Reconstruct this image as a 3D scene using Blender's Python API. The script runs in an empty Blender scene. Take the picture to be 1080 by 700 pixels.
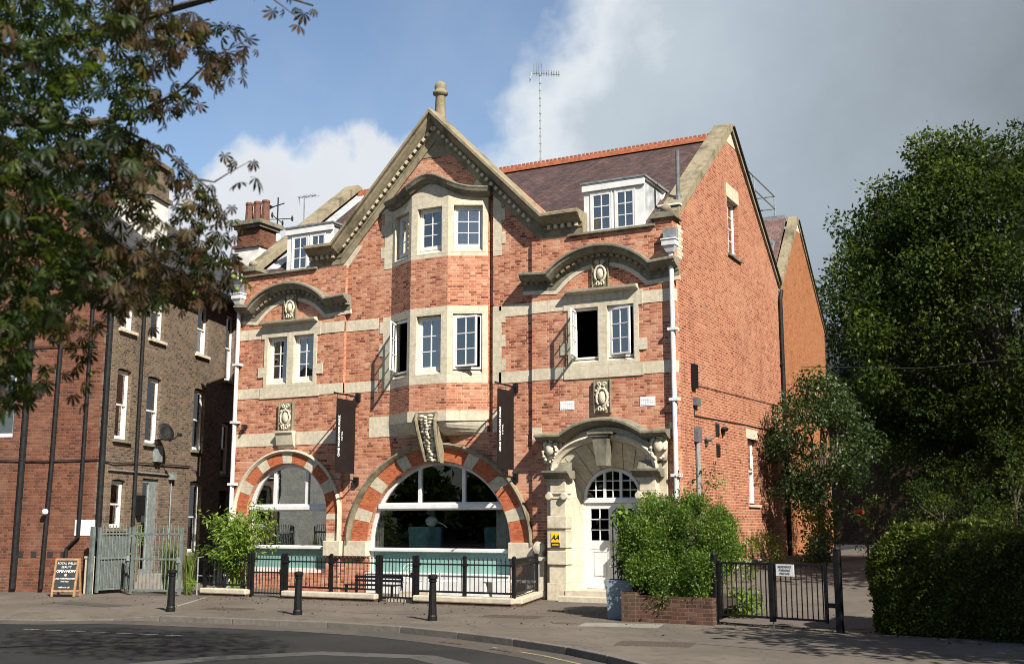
import bpy, bmesh, math, random
import numpy as np
from mathutils import Vector, Matrix
from mathutils.geometry import tessellate_polygon
R = math.radians
rng = np.random.default_rng(7)
random.seed(7)
scene = bpy.context.scene
col = scene.collection

# ---------------------------------------------------------------- camera
CAM = Vector((9.228, -26.41, 1.90))
YAW, PITCH, FPX = R(27.6), math.atan(201 / 1190), 1190.0
cam_data = bpy.data.cameras.new('camera')
cam_data.sensor_width = 36.0
cam_data.lens = FPX / 1080 * 36
cam_data.clip_end = 3000
cam_data.dof.use_dof = True
cam_data.dof.focus_distance = 29.0
cam_data.dof.aperture_fstop = 2.0
cam = bpy.data.objects.new('camera', cam_data)
cam.location = CAM
cam.rotation_euler = (math.pi / 2 + PITCH, 0, YAW)
col.objects.link(cam)
scene.camera = cam

# ---------------------------------------------------------------- sun, sky, exposure
TO_SUN = Vector((1.0, -0.63, 0.98)).normalized()
SUN_EL = math.asin(TO_SUN.z)
SUN_AZ = math.atan2(TO_SUN.x, TO_SUN.y)
sun_data = bpy.data.lights.new('sun', 'SUN')
sun_data.energy = 4.9
sun_data.angle = R(0.53)
sun_data.color = (1.0, 0.93, 0.82)
sun = bpy.data.objects.new('sun', sun_data)
sun.rotation_euler = TO_SUN.to_track_quat('Z', 'Y').to_euler()
sun.location = (20, -10, 30)
col.objects.link(sun)
scene.view_settings.view_transform = 'Standard'
scene.view_settings.look = 'None'
scene.cycles.pixel_filter_type = 'BLACKMAN_HARRIS'
scene.cycles.filter_width = 0.95
scene.view_settings.gamma = 1.0
scene.view_settings.use_curve_mapping = False
scene.view_settings.exposure = 1.05

def nn(nt, typ, **kw):
    n = nt.nodes.new(typ)
    for k, v in kw.items():
        if k in n.inputs:
            n.inputs[k].default_value = v
        else:
            setattr(n, k, v)
    return n

def math_n(nt, op, a, b=None, c=None, clamp=False):
    n = nt.nodes.new('ShaderNodeMath'); n.operation = op; n.use_clamp = clamp
    for i, v in enumerate((a, b, c)):
        if v is None: continue
        if isinstance(v, (int, float)): n.inputs[i].default_value = v
        else: nt.links.new(v, n.inputs[i])
    return n.outputs[0]

def smooth_n(nt, v, lo, hi, a=0.0, b=1.0):
    n = nt.nodes.new('ShaderNodeMapRange'); n.interpolation_type = 'SMOOTHSTEP'
    nt.links.new(v, n.inputs[0])
    n.inputs[1].default_value = lo; n.inputs[2].default_value = hi
    n.inputs[3].default_value = a; n.inputs[4].default_value = b
    return n.outputs[0]

def ramp_n(nt, v, stops, interp='LINEAR'):
    n = nt.nodes.new('ShaderNodeValToRGB'); n.color_ramp.interpolation = interp
    cr = n.color_ramp
    while len(cr.elements) < len(stops): cr.elements.new(0.5)
    for e, (p, c) in zip(cr.elements, stops):
        e.position = p; e.color = (*c, 1.0)
    nt.links.new(v, n.inputs[0])
    return n.outputs[0]

def mix_n(nt, f, a, b, mode='MIX'):
    n = nt.nodes.new('ShaderNodeMix'); n.data_type = 'RGBA'; n.blend_type = mode; n.clamp_factor = True
    for s, v in ((n.inputs[0], f), (n.inputs[6], a), (n.inputs[7], b)):
        if isinstance(v, (int, float)): s.default_value = v
        elif isinstance(v, (tuple, list)): s.default_value = (*v[:3], 1.0)
        else: nt.links.new(v, s)
    return n.outputs[2]

def noise_n(nt, vec, scale, detail=4.0, rough=0.55, dims='3D', dist=0.0):
    n = nt.nodes.new('ShaderNodeTexNoise'); n.noise_dimensions = dims
    n.inputs['Scale'].default_value = scale; n.inputs['Detail'].default_value = detail
    n.inputs['Roughness'].default_value = rough; n.inputs['Distortion'].default_value = dist
    if vec is not None: nt.links.new(vec, n.inputs['Vector'])
    return n.outputs[0]

def dot_n(nt, vec, d):
    n = nt.nodes.new('ShaderNodeVectorMath'); n.operation = 'DOT_PRODUCT'
    nt.links.new(vec, n.inputs[0]); n.inputs[1].default_value = d
    return n.outputs['Value']

def build_world():
    w = bpy.data.worlds.new('World'); scene.world = w; w.use_nodes = True
    nt = w.node_tree; nt.nodes.clear(); L = nt.links.new
    sky = nn(nt, 'ShaderNodeTexSky'); sky.sky_type = 'NISHITA'; sky.sun_disc = False
    sky.sun_elevation = SUN_EL; sky.sun_rotation = SUN_AZ
    sky.air_density = 1.0; sky.dust_density = 0.8; sky.ozone_density = 1.3
    skyb = nn(nt, 'ShaderNodeBackground', Strength=0.075); L(sky.outputs[0], skyb.inputs['Color'])
    tc = nn(nt, 'ShaderNodeTexCoord'); D = tc.outputs['Generated']
    # compass bearing and slope of the view ray, measured against the street the hotel faces
    a = dot_n(nt, D, (math.cos(YAW), math.sin(YAW), 0)); f = dot_n(nt, D, (-math.sin(YAW), math.cos(YAW), 0))
    z = dot_n(nt, D, (0, 0, 1))
    hyp = math_n(nt, 'SQRT', math_n(nt, 'MAXIMUM', math_n(nt, 'SUBTRACT', 1.0, math_n(nt, 'MULTIPLY', z, z)), 0.0004))
    el = math_n(nt, 'DIVIDE', z, hyp)                      # tangent of the elevation
    az = math_n(nt, 'ARCTAN2', a, f)                       # bearing, 0 along the view axis
    big = noise_n(nt, D, 3.2, 7, 0.56, dist=0.25); puff = noise_n(nt, D, 6.5, 9, 0.55, dist=0.15)
    fine = noise_n(nt, D, 9.0, 8, 0.6)
    tex = math_n(nt, 'ADD', math_n(nt, 'MULTIPLY', math_n(nt, 'SUBTRACT', big, 0.5), 0.34),
                 math_n(nt, 'MULTIPLY', math_n(nt, 'SUBTRACT', fine, 0.5), 0.14))
    # grey bank of cloud: its edge leans to the left lower down
    e1 = math_n(nt, 'ADD', math_n(nt, 'SUBTRACT', az, 0.036), math_n(nt, 'MULTIPLY', math_n(nt, 'SUBTRACT', 0.455, el), 0.5))
    bank = math_n(nt, 'ADD', e1, math_n(nt, 'ADD', math_n(nt, 'MULTIPLY', tex, 0.55), math_n(nt, 'MULTIPLY', math_n(nt, 'SUBTRACT', puff, 0.5), 0.16)))
    m1 = smooth_n(nt, bank, -0.02, 0.035)
    # white cumulus lower on the left: its top is highest near a bearing of -0.17
    d = math_n(nt, 'ADD', az, 0.155)
    top = math_n(nt, 'SUBTRACT', 0.348, math_n(nt, 'MULTIPLY', math_n(nt, 'MULTIPLY', d, d), 1.5))
    e2 = math_n(nt, 'ADD', math_n(nt, 'SUBTRACT', top, el), math_n(nt, 'MULTIPLY', math_n(nt, 'SUBTRACT', puff, 0.5), 0.26))
    m2 = smooth_n(nt, e2, -0.006, 0.02)
    left = smooth_n(nt, az, 0.02, 0.14, 1.0, 0.0)
    m2 = math_n(nt, 'MULTIPLY', m2, left)
    shade = math_n(nt, 'ADD', bank, math_n(nt, 'MULTIPLY', math_n(nt, 'SUBTRACT', fine, 0.5), 0.10))
    grey = ramp_n(nt, shade, [(0.0, (0.95, 0.99, 1.0)), (0.045, (0.82, 0.88, 0.94)), (0.085, (0.60, 0.68, 0.75)), (0.19, (0.50, 0.575, 0.645)),
                              (0.34, (0.385, 0.445, 0.50)), (0.56, (0.22, 0.25, 0.28))])
    white = ramp_n(nt, math_n(nt, 'ADD', e2, math_n(nt, 'MULTIPLY', math_n(nt, 'SUBTRACT', puff, 0.5), 0.3)),
                   [(0.0, (0.88, 0.92, 0.97)), (0.06, (0.86, 0.89, 0.93)), (0.25, (0.74, 0.78, 0.84))])
    ccol = mix_n(nt, m2, grey, white)
    cb = nn(nt, 'ShaderNodeBackground', Strength=0.44); L(ccol, cb.inputs['Color'])
    mask = math_n(nt, 'MAXIMUM', math_n(nt, 'MAXIMUM', math_n(nt, 'MULTIPLY', m1, 0.97), math_n(nt, 'MULTIPLY', m2, 0.96)), smooth_n(nt, puff, 0.3, 0.9, 0.0, 0.16))
    mx = nn(nt, 'ShaderNodeMixShader'); L(mask, mx.inputs[0]); L(skyb.outputs[0], mx.inputs[1]); L(cb.outputs[0], mx.inputs[2])
    out = nn(nt, 'ShaderNodeOutputWorld'); L(mx.outputs[0], out.inputs[0])
build_world()

# ---------------------------------------------------------------- materials
MATS = {}
def new_mat(name):
    m = bpy.data.materials.new(name); m.use_nodes = True
    nt = m.node_tree; b = nt.nodes['Principled BSDF']
    MATS[name] = m
    return m, nt, b

def bump_to(nt, b, h, strength=0.3, dist=0.02):
    n = nn(nt, 'ShaderNodeBump', Strength=strength, Distance=dist)
    nt.links.new(h, n.inputs['Height']); nt.links.new(n.outputs[0], b.inputs['Normal'])

def plain(name, c, rough=0.6, metal=0.0, var=0.12, scale=6.0, spec=None, bump=0.0):
    m, nt, b = new_mat(name)
    tc = nn(nt, 'ShaderNodeTexCoord').outputs['Object']
    f = noise_n(nt, tc, scale, 5, 0.6)
    lo = tuple(x * (1 - var) for x in c); hi = tuple(min(1, x * (1 + var)) for x in c)
    nt.links.new(mix_n(nt, smooth_n(nt, f, 0.3, 0.7), lo, hi), b.inputs['Base Color'])
    b.inputs['Roughness'].default_value = rough; b.inputs['Metallic'].default_value = metal
    if spec is not None: b.inputs['Specular IOR Level'].default_value = spec
    if bump: bump_to(nt, b, noise_n(nt, tc, scale * 8, 4, 0.6), bump, 0.01)
    return m

def brick(name, stops, mortar, bl=0.225, bh=0.0755, joint=0.011, patch=0.35, stain=None, flemish=True, wash=(0.8, 0.75, 0.68)):
    """stops: colour ramp of single bricks; uv is in metres"""
    m, nt, b = new_mat(name); L = nt.links.new
    uv = nn(nt, 'ShaderNodeUVMap').outputs[0]
    sp = nn(nt, 'ShaderNodeSeparateXYZ'); L(uv, sp.inputs[0]); u, v = sp.outputs[0], sp.outputs[1]
    vr = math_n(nt, 'DIVIDE', v, bh); row = math_n(nt, 'FLOOR', vr); fv = math_n(nt, 'FRACT', vr)
    odd = math_n(nt, 'MODULO', math_n(nt, 'ABSOLUTE', row), 2.0)
    # stretcher and header alternate inside a course, the next course is shifted
    per = bl * 1.5
    ur = math_n(nt, 'DIVIDE', math_n(nt, 'ADD', u, math_n(nt, 'MULTIPLY', odd, per * 0.5)), per)
    cell = math_n(nt, 'FLOOR', ur); fu = math_n(nt, 'FRACT', ur)
    isH = math_n(nt, 'GREATER_THAN', fu, 2 / 3)
    fs = math_n(nt, 'DIVIDE', fu, 2 / 3); fh = math_n(nt, 'MULTIPLY', math_n(nt, 'SUBTRACT', fu, 2 / 3), 3.0)
    px = math_n(nt, 'ADD', math_n(nt, 'MULTIPLY', isH, math_n(nt, 'MULTIPLY', fh, bl / 2)),
                math_n(nt, 'MULTIPLY', math_n(nt, 'SUBTRACT', 1.0, isH), math_n(nt, 'MULTIPLY', fs, bl)))
    ln = math_n(nt, 'ADD', bl / 2, math_n(nt, 'MULTIPLY', math_n(nt, 'SUBTRACT', 1.0, isH), bl / 2))
    du = math_n(nt, 'MINIMUM', px, math_n(nt, 'SUBTRACT', ln, px))
    pv = math_n(nt, 'MULTIPLY', fv, bh); dv = math_n(nt, 'MINIMUM', pv, math_n(nt, 'SUBTRACT', bh, pv))
    dmin = math_n(nt, 'MINIMUM', du, dv)
    mor = smooth_n(nt, dmin, joint * 0.35, joint * 0.75, 1.0, 0.0)
    cid = nn(nt, 'ShaderNodeCombineXYZ')
    L(math_n(nt, 'ADD', math_n(nt, 'MULTIPLY', cell, 2.0), isH), cid.inputs[0]); L(row, cid.inputs[1])
    wn = nn(nt, 'ShaderNodeTexWhiteNoise'); wn.noise_dimensions = '2D'; L(cid.outputs[0], wn.inputs['Vector'])
    big = noise_n(nt, uv, 0.55, 4, 0.6); mid = noise_n(nt, uv, 2.6, 4, 0.6); fine = noise_n(nt, uv, 40, 3, 0.6)
    val = math_n(nt, 'ADD', math_n(nt, 'MULTIPLY', wn.outputs['Value'], 1 - patch),
                 math_n(nt, 'MULTIPLY', smooth_n(nt, mid, 0.3, 0.7), patch))
    c = ramp_n(nt, val, stops)
    c = mix_n(nt, math_n(nt, 'MULTIPLY', smooth_n(nt, fine, 0.3, 0.75), 0.22), c, tuple(x * 0.55 for x in stops[1][1]))
    c = mix_n(nt, mor, c, mortar)
    c = mix_n(nt, math_n(nt, 'MULTIPLY', smooth_n(nt, big, 0.46, 0.7), 0.3), c, wash)      # lime bloom
    if stain:
        sx = nn(nt, 'ShaderNodeMapping'); L(uv, sx.inputs[0]); sx.inputs['Scale'].default_value = (1.6, 0.22, 1)
        s = noise_n(nt, sx.outputs[0], 1.0, 5, 0.62)
        c = mix_n(nt, math_n(nt, 'MULTIPLY', smooth_n(nt, s, 0.5, 0.8), stain[1]), c, stain[0])
    L(c, b.inputs['Base Color']); b.inputs['Roughness'].default_value = 0.88
    b.inputs['Specular IOR Level'].default_value = 0.25
    h = math_n(nt, 'ADD', math_n(nt, 'MULTIPLY', math_n(nt, 'SUBTRACT', 1.0, mor), 1.0),
               math_n(nt, 'ADD', math_n(nt, 'MULTIPLY', fine, 0.35), math_n(nt, 'MULTIPLY', wn.outputs['Value'], 0.3)))
    bump_to(nt, b, h, 0.55, 0.008)
    return m

def stone(name, c, dark, amount=0.5, streak=0.5, bump=0.25, joints=None):
    m, nt, b = new_mat(name); L = nt.links.new
    tc = nn(nt, 'ShaderNodeTexCoord').outputs['Object']
    n1 = noise_n(nt, tc, 1.3, 6, 0.62); n2 = noise_n(nt, tc, 9.0, 6, 0.65); n3 = noise_n(nt, tc, 55, 3, 0.6)
    mp = nn(nt, 'ShaderNodeMapping'); L(tc, mp.inputs[0]); mp.inputs['Scale'].default_value = (5.0, 5.0, 0.5)
    s = noise_n(nt, mp.outputs[0], 1.0, 5, 0.6)
    a = mix_n(nt, smooth_n(nt, n2, 0.3, 0.7), tuple(x * 0.82 for x in c), tuple(min(1, x * 1.1) for x in c))
    a = mix_n(nt, math_n(nt, 'MULTIPLY', smooth_n(nt, n1, 0.45, 0.75), amount), a, dark)
    a = mix_n(nt, math_n(nt, 'MULTIPLY', smooth_n(nt, s, 0.5, 0.78), streak), a, dark)
    if joints:
        uv = nn(nt, 'ShaderNodeUVMap').outputs[0]
        bt = nn(nt, 'ShaderNodeTexBrick'); L(uv, bt.inputs['Vector'])
        bt.inputs['Scale'].default_value = 1.0; bt.inputs['Brick Width'].default_value = joints[0]; bt.inputs['Row Height'].default_value = joints[1]
        bt.inputs['Mortar Size'].default_value = 0.008
        a = mix_n(nt, math_n(nt, 'MULTIPLY', bt.outputs['Fac'], 0.5), a, tuple(x * 0.5 for x in c))
    L(a, b.inputs['Base Color']); b.inputs['Roughness'].default_value = 0.9; b.inputs['Specular IOR Level'].default_value = 0.2
    bump_to(nt, b, math_n(nt, 'ADD', n2, math_n(nt, 'MULTIPLY', n3, 0.5)), bump, 0.012)
    return m

def tiles(name, stops, tw=0.165, th=0.10):
    m, nt, b = new_mat(name); L = nt.links.new
    uv = nn(nt, 'ShaderNodeUVMap').outputs[0]
    sp = nn(nt, 'ShaderNodeSeparateXYZ'); L(uv, sp.inputs[0]); u, v = sp.outputs[0], sp.outputs[1]
    vr = math_n(nt, 'DIVIDE', v, th); row = math_n(nt, 'FLOOR', vr); fv = math_n(nt, 'FRACT', vr)
    odd = math_n(nt, 'MODULO', math_n(nt, 'ABSOLUTE', row), 2.0)
    ur = math_n(nt, 'ADD', math_n(nt, 'DIVIDE', u, tw), math_n(nt, 'MULTIPLY', odd, 0.5))
    cell = math_n(nt, 'FLOOR', ur); fu = math_n(nt, 'FRACT', ur)
    cid = nn(nt, 'ShaderNodeCombineXYZ'); L(cell, cid.inputs[0]); L(row, cid.inputs[1])
    wn = nn(nt, 'ShaderNodeTexWhiteNoise'); wn.noise_dimensions = '2D'; L(cid.outputs[0], wn.inputs['Vector'])
    big = noise_n(nt, uv, 0.9, 5, 0.6)
    val = math_n(nt, 'ADD', math_n(nt, 'MULTIPLY', wn.outputs['Value'], 0.65), math_n(nt, 'MULTIPLY', smooth_n(nt, big, 0.3, 0.7), 0.35))
    c = ramp_n(nt, val, stops)
    edge = math_n(nt, 'MINIMUM', fu, math_n(nt, 'SUBTRACT', 1.0, fu))
    gap = math_n(nt, 'MAXIMUM', smooth_n(nt, edge, 0.02, 0.06, 1.0, 0.0), smooth_n(nt, fv, 0.0, 0.12, 1.0, 0.0))
    c = mix_n(nt, math_n(nt, 'MULTIPLY', gap, 0.6), c, tuple(x * 0.3 for x in stops[0][1]))
    L(c, b.inputs['Base Color']); b.inputs['Roughness'].default_value = 0.75
    h = math_n(nt, 'SUBTRACT', math_n(nt, 'ADD', math_n(nt, 'SUBTRACT', 1.0, fv), math_n(nt, 'MULTIPLY', wn.outputs['Value'], 0.4)), gap)
    bump_to(nt, b, h, 0.6, 0.012)
    return m

def leafmat(name, stops, trans=0.35, rough=0.45, spec=0.4):
    m, nt, b = new_mat(name); L = nt.links.new
    uv = nn(nt, 'ShaderNodeUVMap').outputs[0]
    sp = nn(nt, 'ShaderNodeSeparateXYZ'); L(uv, sp.inputs[0])
    c = ramp_n(nt, sp.outputs[0], stops)
    L(c, b.inputs['Base Color']); b.inputs['Roughness'].default_value = rough
    b.inputs['Specular IOR Level'].default_value = spec
    t = nn(nt, 'ShaderNodeBsdfTranslucent'); L(mix_n(nt, 0.35, c, (0.35, 0.5, 0.05), 'MIX'), t.inputs[0])
    mx = nn(nt, 'ShaderNodeMixShader'); mx.inputs[0].default_value = trans
    L(b.outputs[0], mx.inputs[1]); L(t.outputs[0], mx.inputs[2])
    L(mx.outputs[0], nt.nodes['Material Output'].inputs[0])
    return m

def glassmat(name, tint=(0.8, 0.86, 0.85), wave=0.05, refl=1.45, gain=1.6, base=0.06):
    m, nt, b = new_mat(name); L = nt.links.new
    nt.nodes.remove(b)
    fr = nn(nt, 'ShaderNodeFresnel', IOR=refl)
    tr = nn(nt, 'ShaderNodeBsdfTransparent'); tr.inputs[0].default_value = (*tint, 1)
    gl = nn(nt, 'ShaderNodeBsdfGlossy', Roughness=0.004); gl.inputs[0].default_value = (1, 1, 1, 1)
    tc = nn(nt, 'ShaderNodeTexCoord').outputs['Object']
    bp = nn(nt, 'ShaderNodeBump', Strength=wave, Distance=0.05); L(noise_n(nt, tc, 1.6, 2, 0.5), bp.inputs['Height'])
    L(bp.outputs[0], gl.inputs['Normal'])
    mx = nn(nt, 'ShaderNodeMixShader'); L(math_n(nt, 'ADD', math_n(nt, 'MULTIPLY', fr.outputs[0], gain), base, clamp=True), mx.inputs[0])
    L(tr.outputs[0], mx.inputs[1]); L(gl.outputs[0], mx.inputs[2])
    L(mx.outputs[0], nt.nodes['Material Output'].inputs[0])
    return m

M = MATS
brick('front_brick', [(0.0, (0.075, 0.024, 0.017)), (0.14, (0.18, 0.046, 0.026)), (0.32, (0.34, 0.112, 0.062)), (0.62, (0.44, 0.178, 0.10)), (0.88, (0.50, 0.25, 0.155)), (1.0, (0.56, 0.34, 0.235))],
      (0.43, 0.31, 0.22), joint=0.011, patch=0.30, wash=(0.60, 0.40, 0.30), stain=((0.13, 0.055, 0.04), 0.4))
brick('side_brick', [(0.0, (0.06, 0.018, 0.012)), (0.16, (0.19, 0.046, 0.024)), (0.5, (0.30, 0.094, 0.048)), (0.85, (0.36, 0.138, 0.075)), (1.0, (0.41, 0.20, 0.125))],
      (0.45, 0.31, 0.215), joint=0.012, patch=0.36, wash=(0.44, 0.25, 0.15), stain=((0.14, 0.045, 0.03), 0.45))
brick('orange_brick', [(0.0, (0.13, 0.04, 0.014)), (0.25, (0.24, 0.076, 0.026)), (0.8, (0.30, 0.105, 0.036)), (1.0, (0.36, 0.155, 0.065))],
      (0.33, 0.20, 0.115), joint=0.012, patch=0.3, wash=(0.28, 0.13, 0.06), stain=((0.13, 0.05, 0.025), 0.4))
brick('stock_brick', [(0.0, (0.03, 0.024, 0.02)), (0.25, (0.082, 0.058, 0.04)), (0.6, (0.14, 0.10, 0.068)), (0.85, (0.165, 0.10, 0.062)), (1.0, (0.23, 0.175, 0.125))],
      (0.19, 0.165, 0.135), patch=0.25, wash=(0.25, 0.2, 0.15), stain=((0.06, 0.055, 0.045), 0.5))
brick('red_brick', [(0.0, (0.04, 0.017, 0.012)), (0.3, (0.10, 0.034, 0.02)), (0.7, (0.15, 0.052, 0.028)), (1.0, (0.20, 0.085, 0.05))],
      (0.14, 0.10, 0.075), patch=0.35, wash=(0.28, 0.16, 0.11), stain=((0.07, 0.05, 0.04), 0.5))
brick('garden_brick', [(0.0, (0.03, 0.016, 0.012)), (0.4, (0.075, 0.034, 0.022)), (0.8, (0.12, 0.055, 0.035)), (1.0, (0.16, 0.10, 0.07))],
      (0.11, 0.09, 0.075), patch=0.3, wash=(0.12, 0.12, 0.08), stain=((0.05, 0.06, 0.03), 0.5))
brick('arch_brick', [(0.0, (0.25, 0.05, 0.02)), (0.4, (0.38, 0.09, 0.036)), (1.0, (0.45, 0.14, 0.06))],
      (0.42, 0.2, 0.11), bl=0.12, bh=0.05, joint=0.006, patch=0.2, wash=(0.42, 0.18, 0.1))
stone('pale_stone', (0.53, 0.475, 0.37), (0.27, 0.235, 0.165), 0.35, 0.35)
stone('clean_stone', (0.51, 0.455, 0.35), (0.27, 0.235, 0.165), 0.4, 0.45, joints=(0.9, 0.42))
stone('band_stone', (0.54, 0.48, 0.37), (0.29, 0.25, 0.18), 0.4, 0.4, joints=(0.78, 3.0))
stone('mossy_stone', (0.25, 0.215, 0.145), (0.055, 0.052, 0.034), 0.85, 0.75, bump=0.5)
stone('sooty_stone', (0.20, 0.185, 0.14), (0.045, 0.045, 0.036), 0.85, 0.8, bump=0.5)
stone('kerb_stone', (0.46, 0.41, 0.32), (0.22, 0.2, 0.15), 0.3, 0.2)
tiles('plum_tiles', [(0.0, (0.022, 0.013, 0.012)), (0.4, (0.050, 0.028, 0.026)), (0.75, (0.074, 0.040, 0.034)), (1.0, (0.12, 0.068, 0.055))])
tiles('slate', [(0.0, (0.012, 0.0125, 0.014)), (0.5, (0.024, 0.025, 0.028)), (1.0, (0.045, 0.045, 0.048))], 0.25, 0.2)
tiles('hung_tiles', [(0.0, (0.07, 0.04, 0.038)), (0.5, (0.13, 0.075, 0.068)), (1.0, (0.2, 0.13, 0.115))], 0.2, 0.16)
plain('ridge_tile', (0.24, 0.07, 0.028), 0.8, var=0.35, scale=9, bump=0.2)
plain('white_paint', (0.61, 0.61, 0.60), 0.45, var=0.09, scale=3)
plain('offwhite_paint', (0.62, 0.615, 0.59), 0.5, var=0.1, scale=3)
plain('white_plastic', (0.58, 0.585, 0.585), 0.5, var=0.16, scale=3)
plain('lead', (0.17, 0.18, 0.19), 0.6, 0.0, 0.3, 5, bump=0.1)
plain('pale_lead', (0.36, 0.385, 0.40), 0.6, 0.0, 0.3, 4, bump=0.1)
plain('black_iron', (0.007, 0.007, 0.0075), 0.5, var=0.3, scale=12, spec=0.25)
plain('dark_pipe', (0.012, 0.012, 0.013), 0.55, var=0.4, scale=8, spec=0.25)
plain('grey_pipe', (0.105, 0.11, 0.115), 0.5, var=0.3, scale=8)
plain('galvanised', (0.24, 0.27, 0.27), 0.5, 0.3, 0.25, 10)
plain('green_grey_steel', (0.12, 0.145, 0.137), 0.5, 0.1, 0.25, 6)
plain('banner_cloth', (0.0125, 0.0085, 0.0075), 0.85, var=0.2, scale=2, spec=0.15)
plain('white_ink', (0.8, 0.8, 0.79), 0.6, var=0.02)
plain('black_ink', (0.015, 0.015, 0.015), 0.5, var=0.02)
plain('yellow_enamel', (0.86, 0.50, 0.0), 0.35, var=0.02)
plain('teal_frost', (0.18, 0.33, 0.30), 0.28, var=0.12, scale=1.5)
plain('teal_cloth', (0.07, 0.16, 0.16), 0.8, var=0.2)
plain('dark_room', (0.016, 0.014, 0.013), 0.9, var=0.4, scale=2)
plain('dark_wood', (0.035, 0.02, 0.012), 0.5, var=0.4, scale=5)
plain('curtain', (0.44, 0.42, 0.38), 0.9, var=0.15)
plain('blind', (0.30, 0.31, 0.30), 0.9, var=0.15)
plain('chalkboard', (0.026, 0.029, 0.029), 0.85, var=0.4, scale=14)
plain('pale_wood', (0.33, 0.185, 0.09), 0.55, var=0.25, scale=14)
plain('planter_blue', (0.15, 0.195, 0.225), 0.45, var=0.07, scale=3)
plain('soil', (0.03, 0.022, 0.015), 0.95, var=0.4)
plain('bark', (0.07, 0.055, 0.042), 0.9, var=0.5, scale=12, bump=0.6)
plain('twig', (0.115, 0.10, 0.08), 0.85, var=0.4, scale=9)
plain('terracotta', (0.12, 0.046, 0.03), 0.8, var=0.3)
plain('render_white', (0.62, 0.60, 0.56), 0.85, var=0.18, scale=2)
plain('plaque_white', (0.66, 0.66, 0.66), 0.5, var=0.08, scale=20)
plain('mesh_grey', (0.10, 0.115, 0.112), 0.5, 0.1, 0.2, 20)
plain('brass', (0.45, 0.30, 0.10), 0.3, 0.9, 0.1)
plain('rubber', (0.015, 0.015, 0.015), 0.8, var=0.2)
plain('paint_line', (0.17, 0.168, 0.16), 0.9, var=0.6, scale=20)
plain('yellow_line', (0.24, 0.20, 0.10), 0.85, var=0.45, scale=18)
plain('cast_iron', (0.085, 0.068, 0.055), 0.65, 0.3, 0.35, 30, bump=0.4)
plain('red_petal', (0.6, 0.05, 0.03), 0.6)
plain('fruit_green', (0.13, 0.19, 0.03), 0.5)
glassmat('glass', gain=2.2, base=0.12); glassmat('clear_glass', (0.92, 0.95, 0.94), 0.01, 1.4, 0.9, 0.0)
leafmat('chestnut_leaf', [(0.0, (0.004, 0.010, 0.0022)), (0.5, (0.0065, 0.014, 0.002)), (0.82, (0.018, 0.036, 0.0035)), (1.0, (0.085, 0.105, 0.012))], 0.3, 0.5, 0.25)  # the crown's own shade is put into these darkened leaf colours
leafmat('rusty_leaf', [(0.0, (0.007, 0.0045, 0.003)), (0.45, (0.020, 0.010, 0.005)), (0.74, (0.048, 0.022, 0.008)), (0.86, (0.034, 0.040, 0.008)), (1.0, (0.095, 0.055, 0.014))], 0.2, 0.6, 0.2)
leafmat('oak_leaf', [(0.0, (0.006, 0.013, 0.0035)), (0.5, (0.014, 0.027, 0.006)), (0.80, (0.032, 0.052, 0.007)), (1.0, (0.10, 0.125, 0.016))], 0.25, 0.6, 0.15)
leafmat('privet_leaf', [(0.0, (0.028, 0.058, 0.008)), (0.5, (0.068, 0.128, 0.014)), (1.0, (0.155, 0.235, 0.032))], 0.35)
leafmat('beech_leaf', [(0.0, (0.018, 0.024, 0.005)), (0.5, (0.055, 0.075, 0.011)), (0.88, (0.13, 0.15, 0.022)), (1.0, (0.17, 0.115, 0.03))], 0.25, 0.55, 0.2)
leafmat('holly_leaf', [(0.0, (0.012, 0.028, 0.009)), (0.6, (0.026, 0.048, 0.014)), (1.0, (0.06, 0.09, 0.025))], 0.12, 0.42, 0.3)
leafmat('fern_leaf', [(0.0, (0.06, 0.12, 0.012)), (0.5, (0.13, 0.22, 0.025)), (1.0, (0.24, 0.33, 0.05))], 0.4)
leafmat('grass_leaf', [(0.0, (0.05, 0.085, 0.012)), (0.5, (0.11, 0.16, 0.03)), (1.0, (0.22, 0.24, 0.08))], 0.3)

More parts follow.
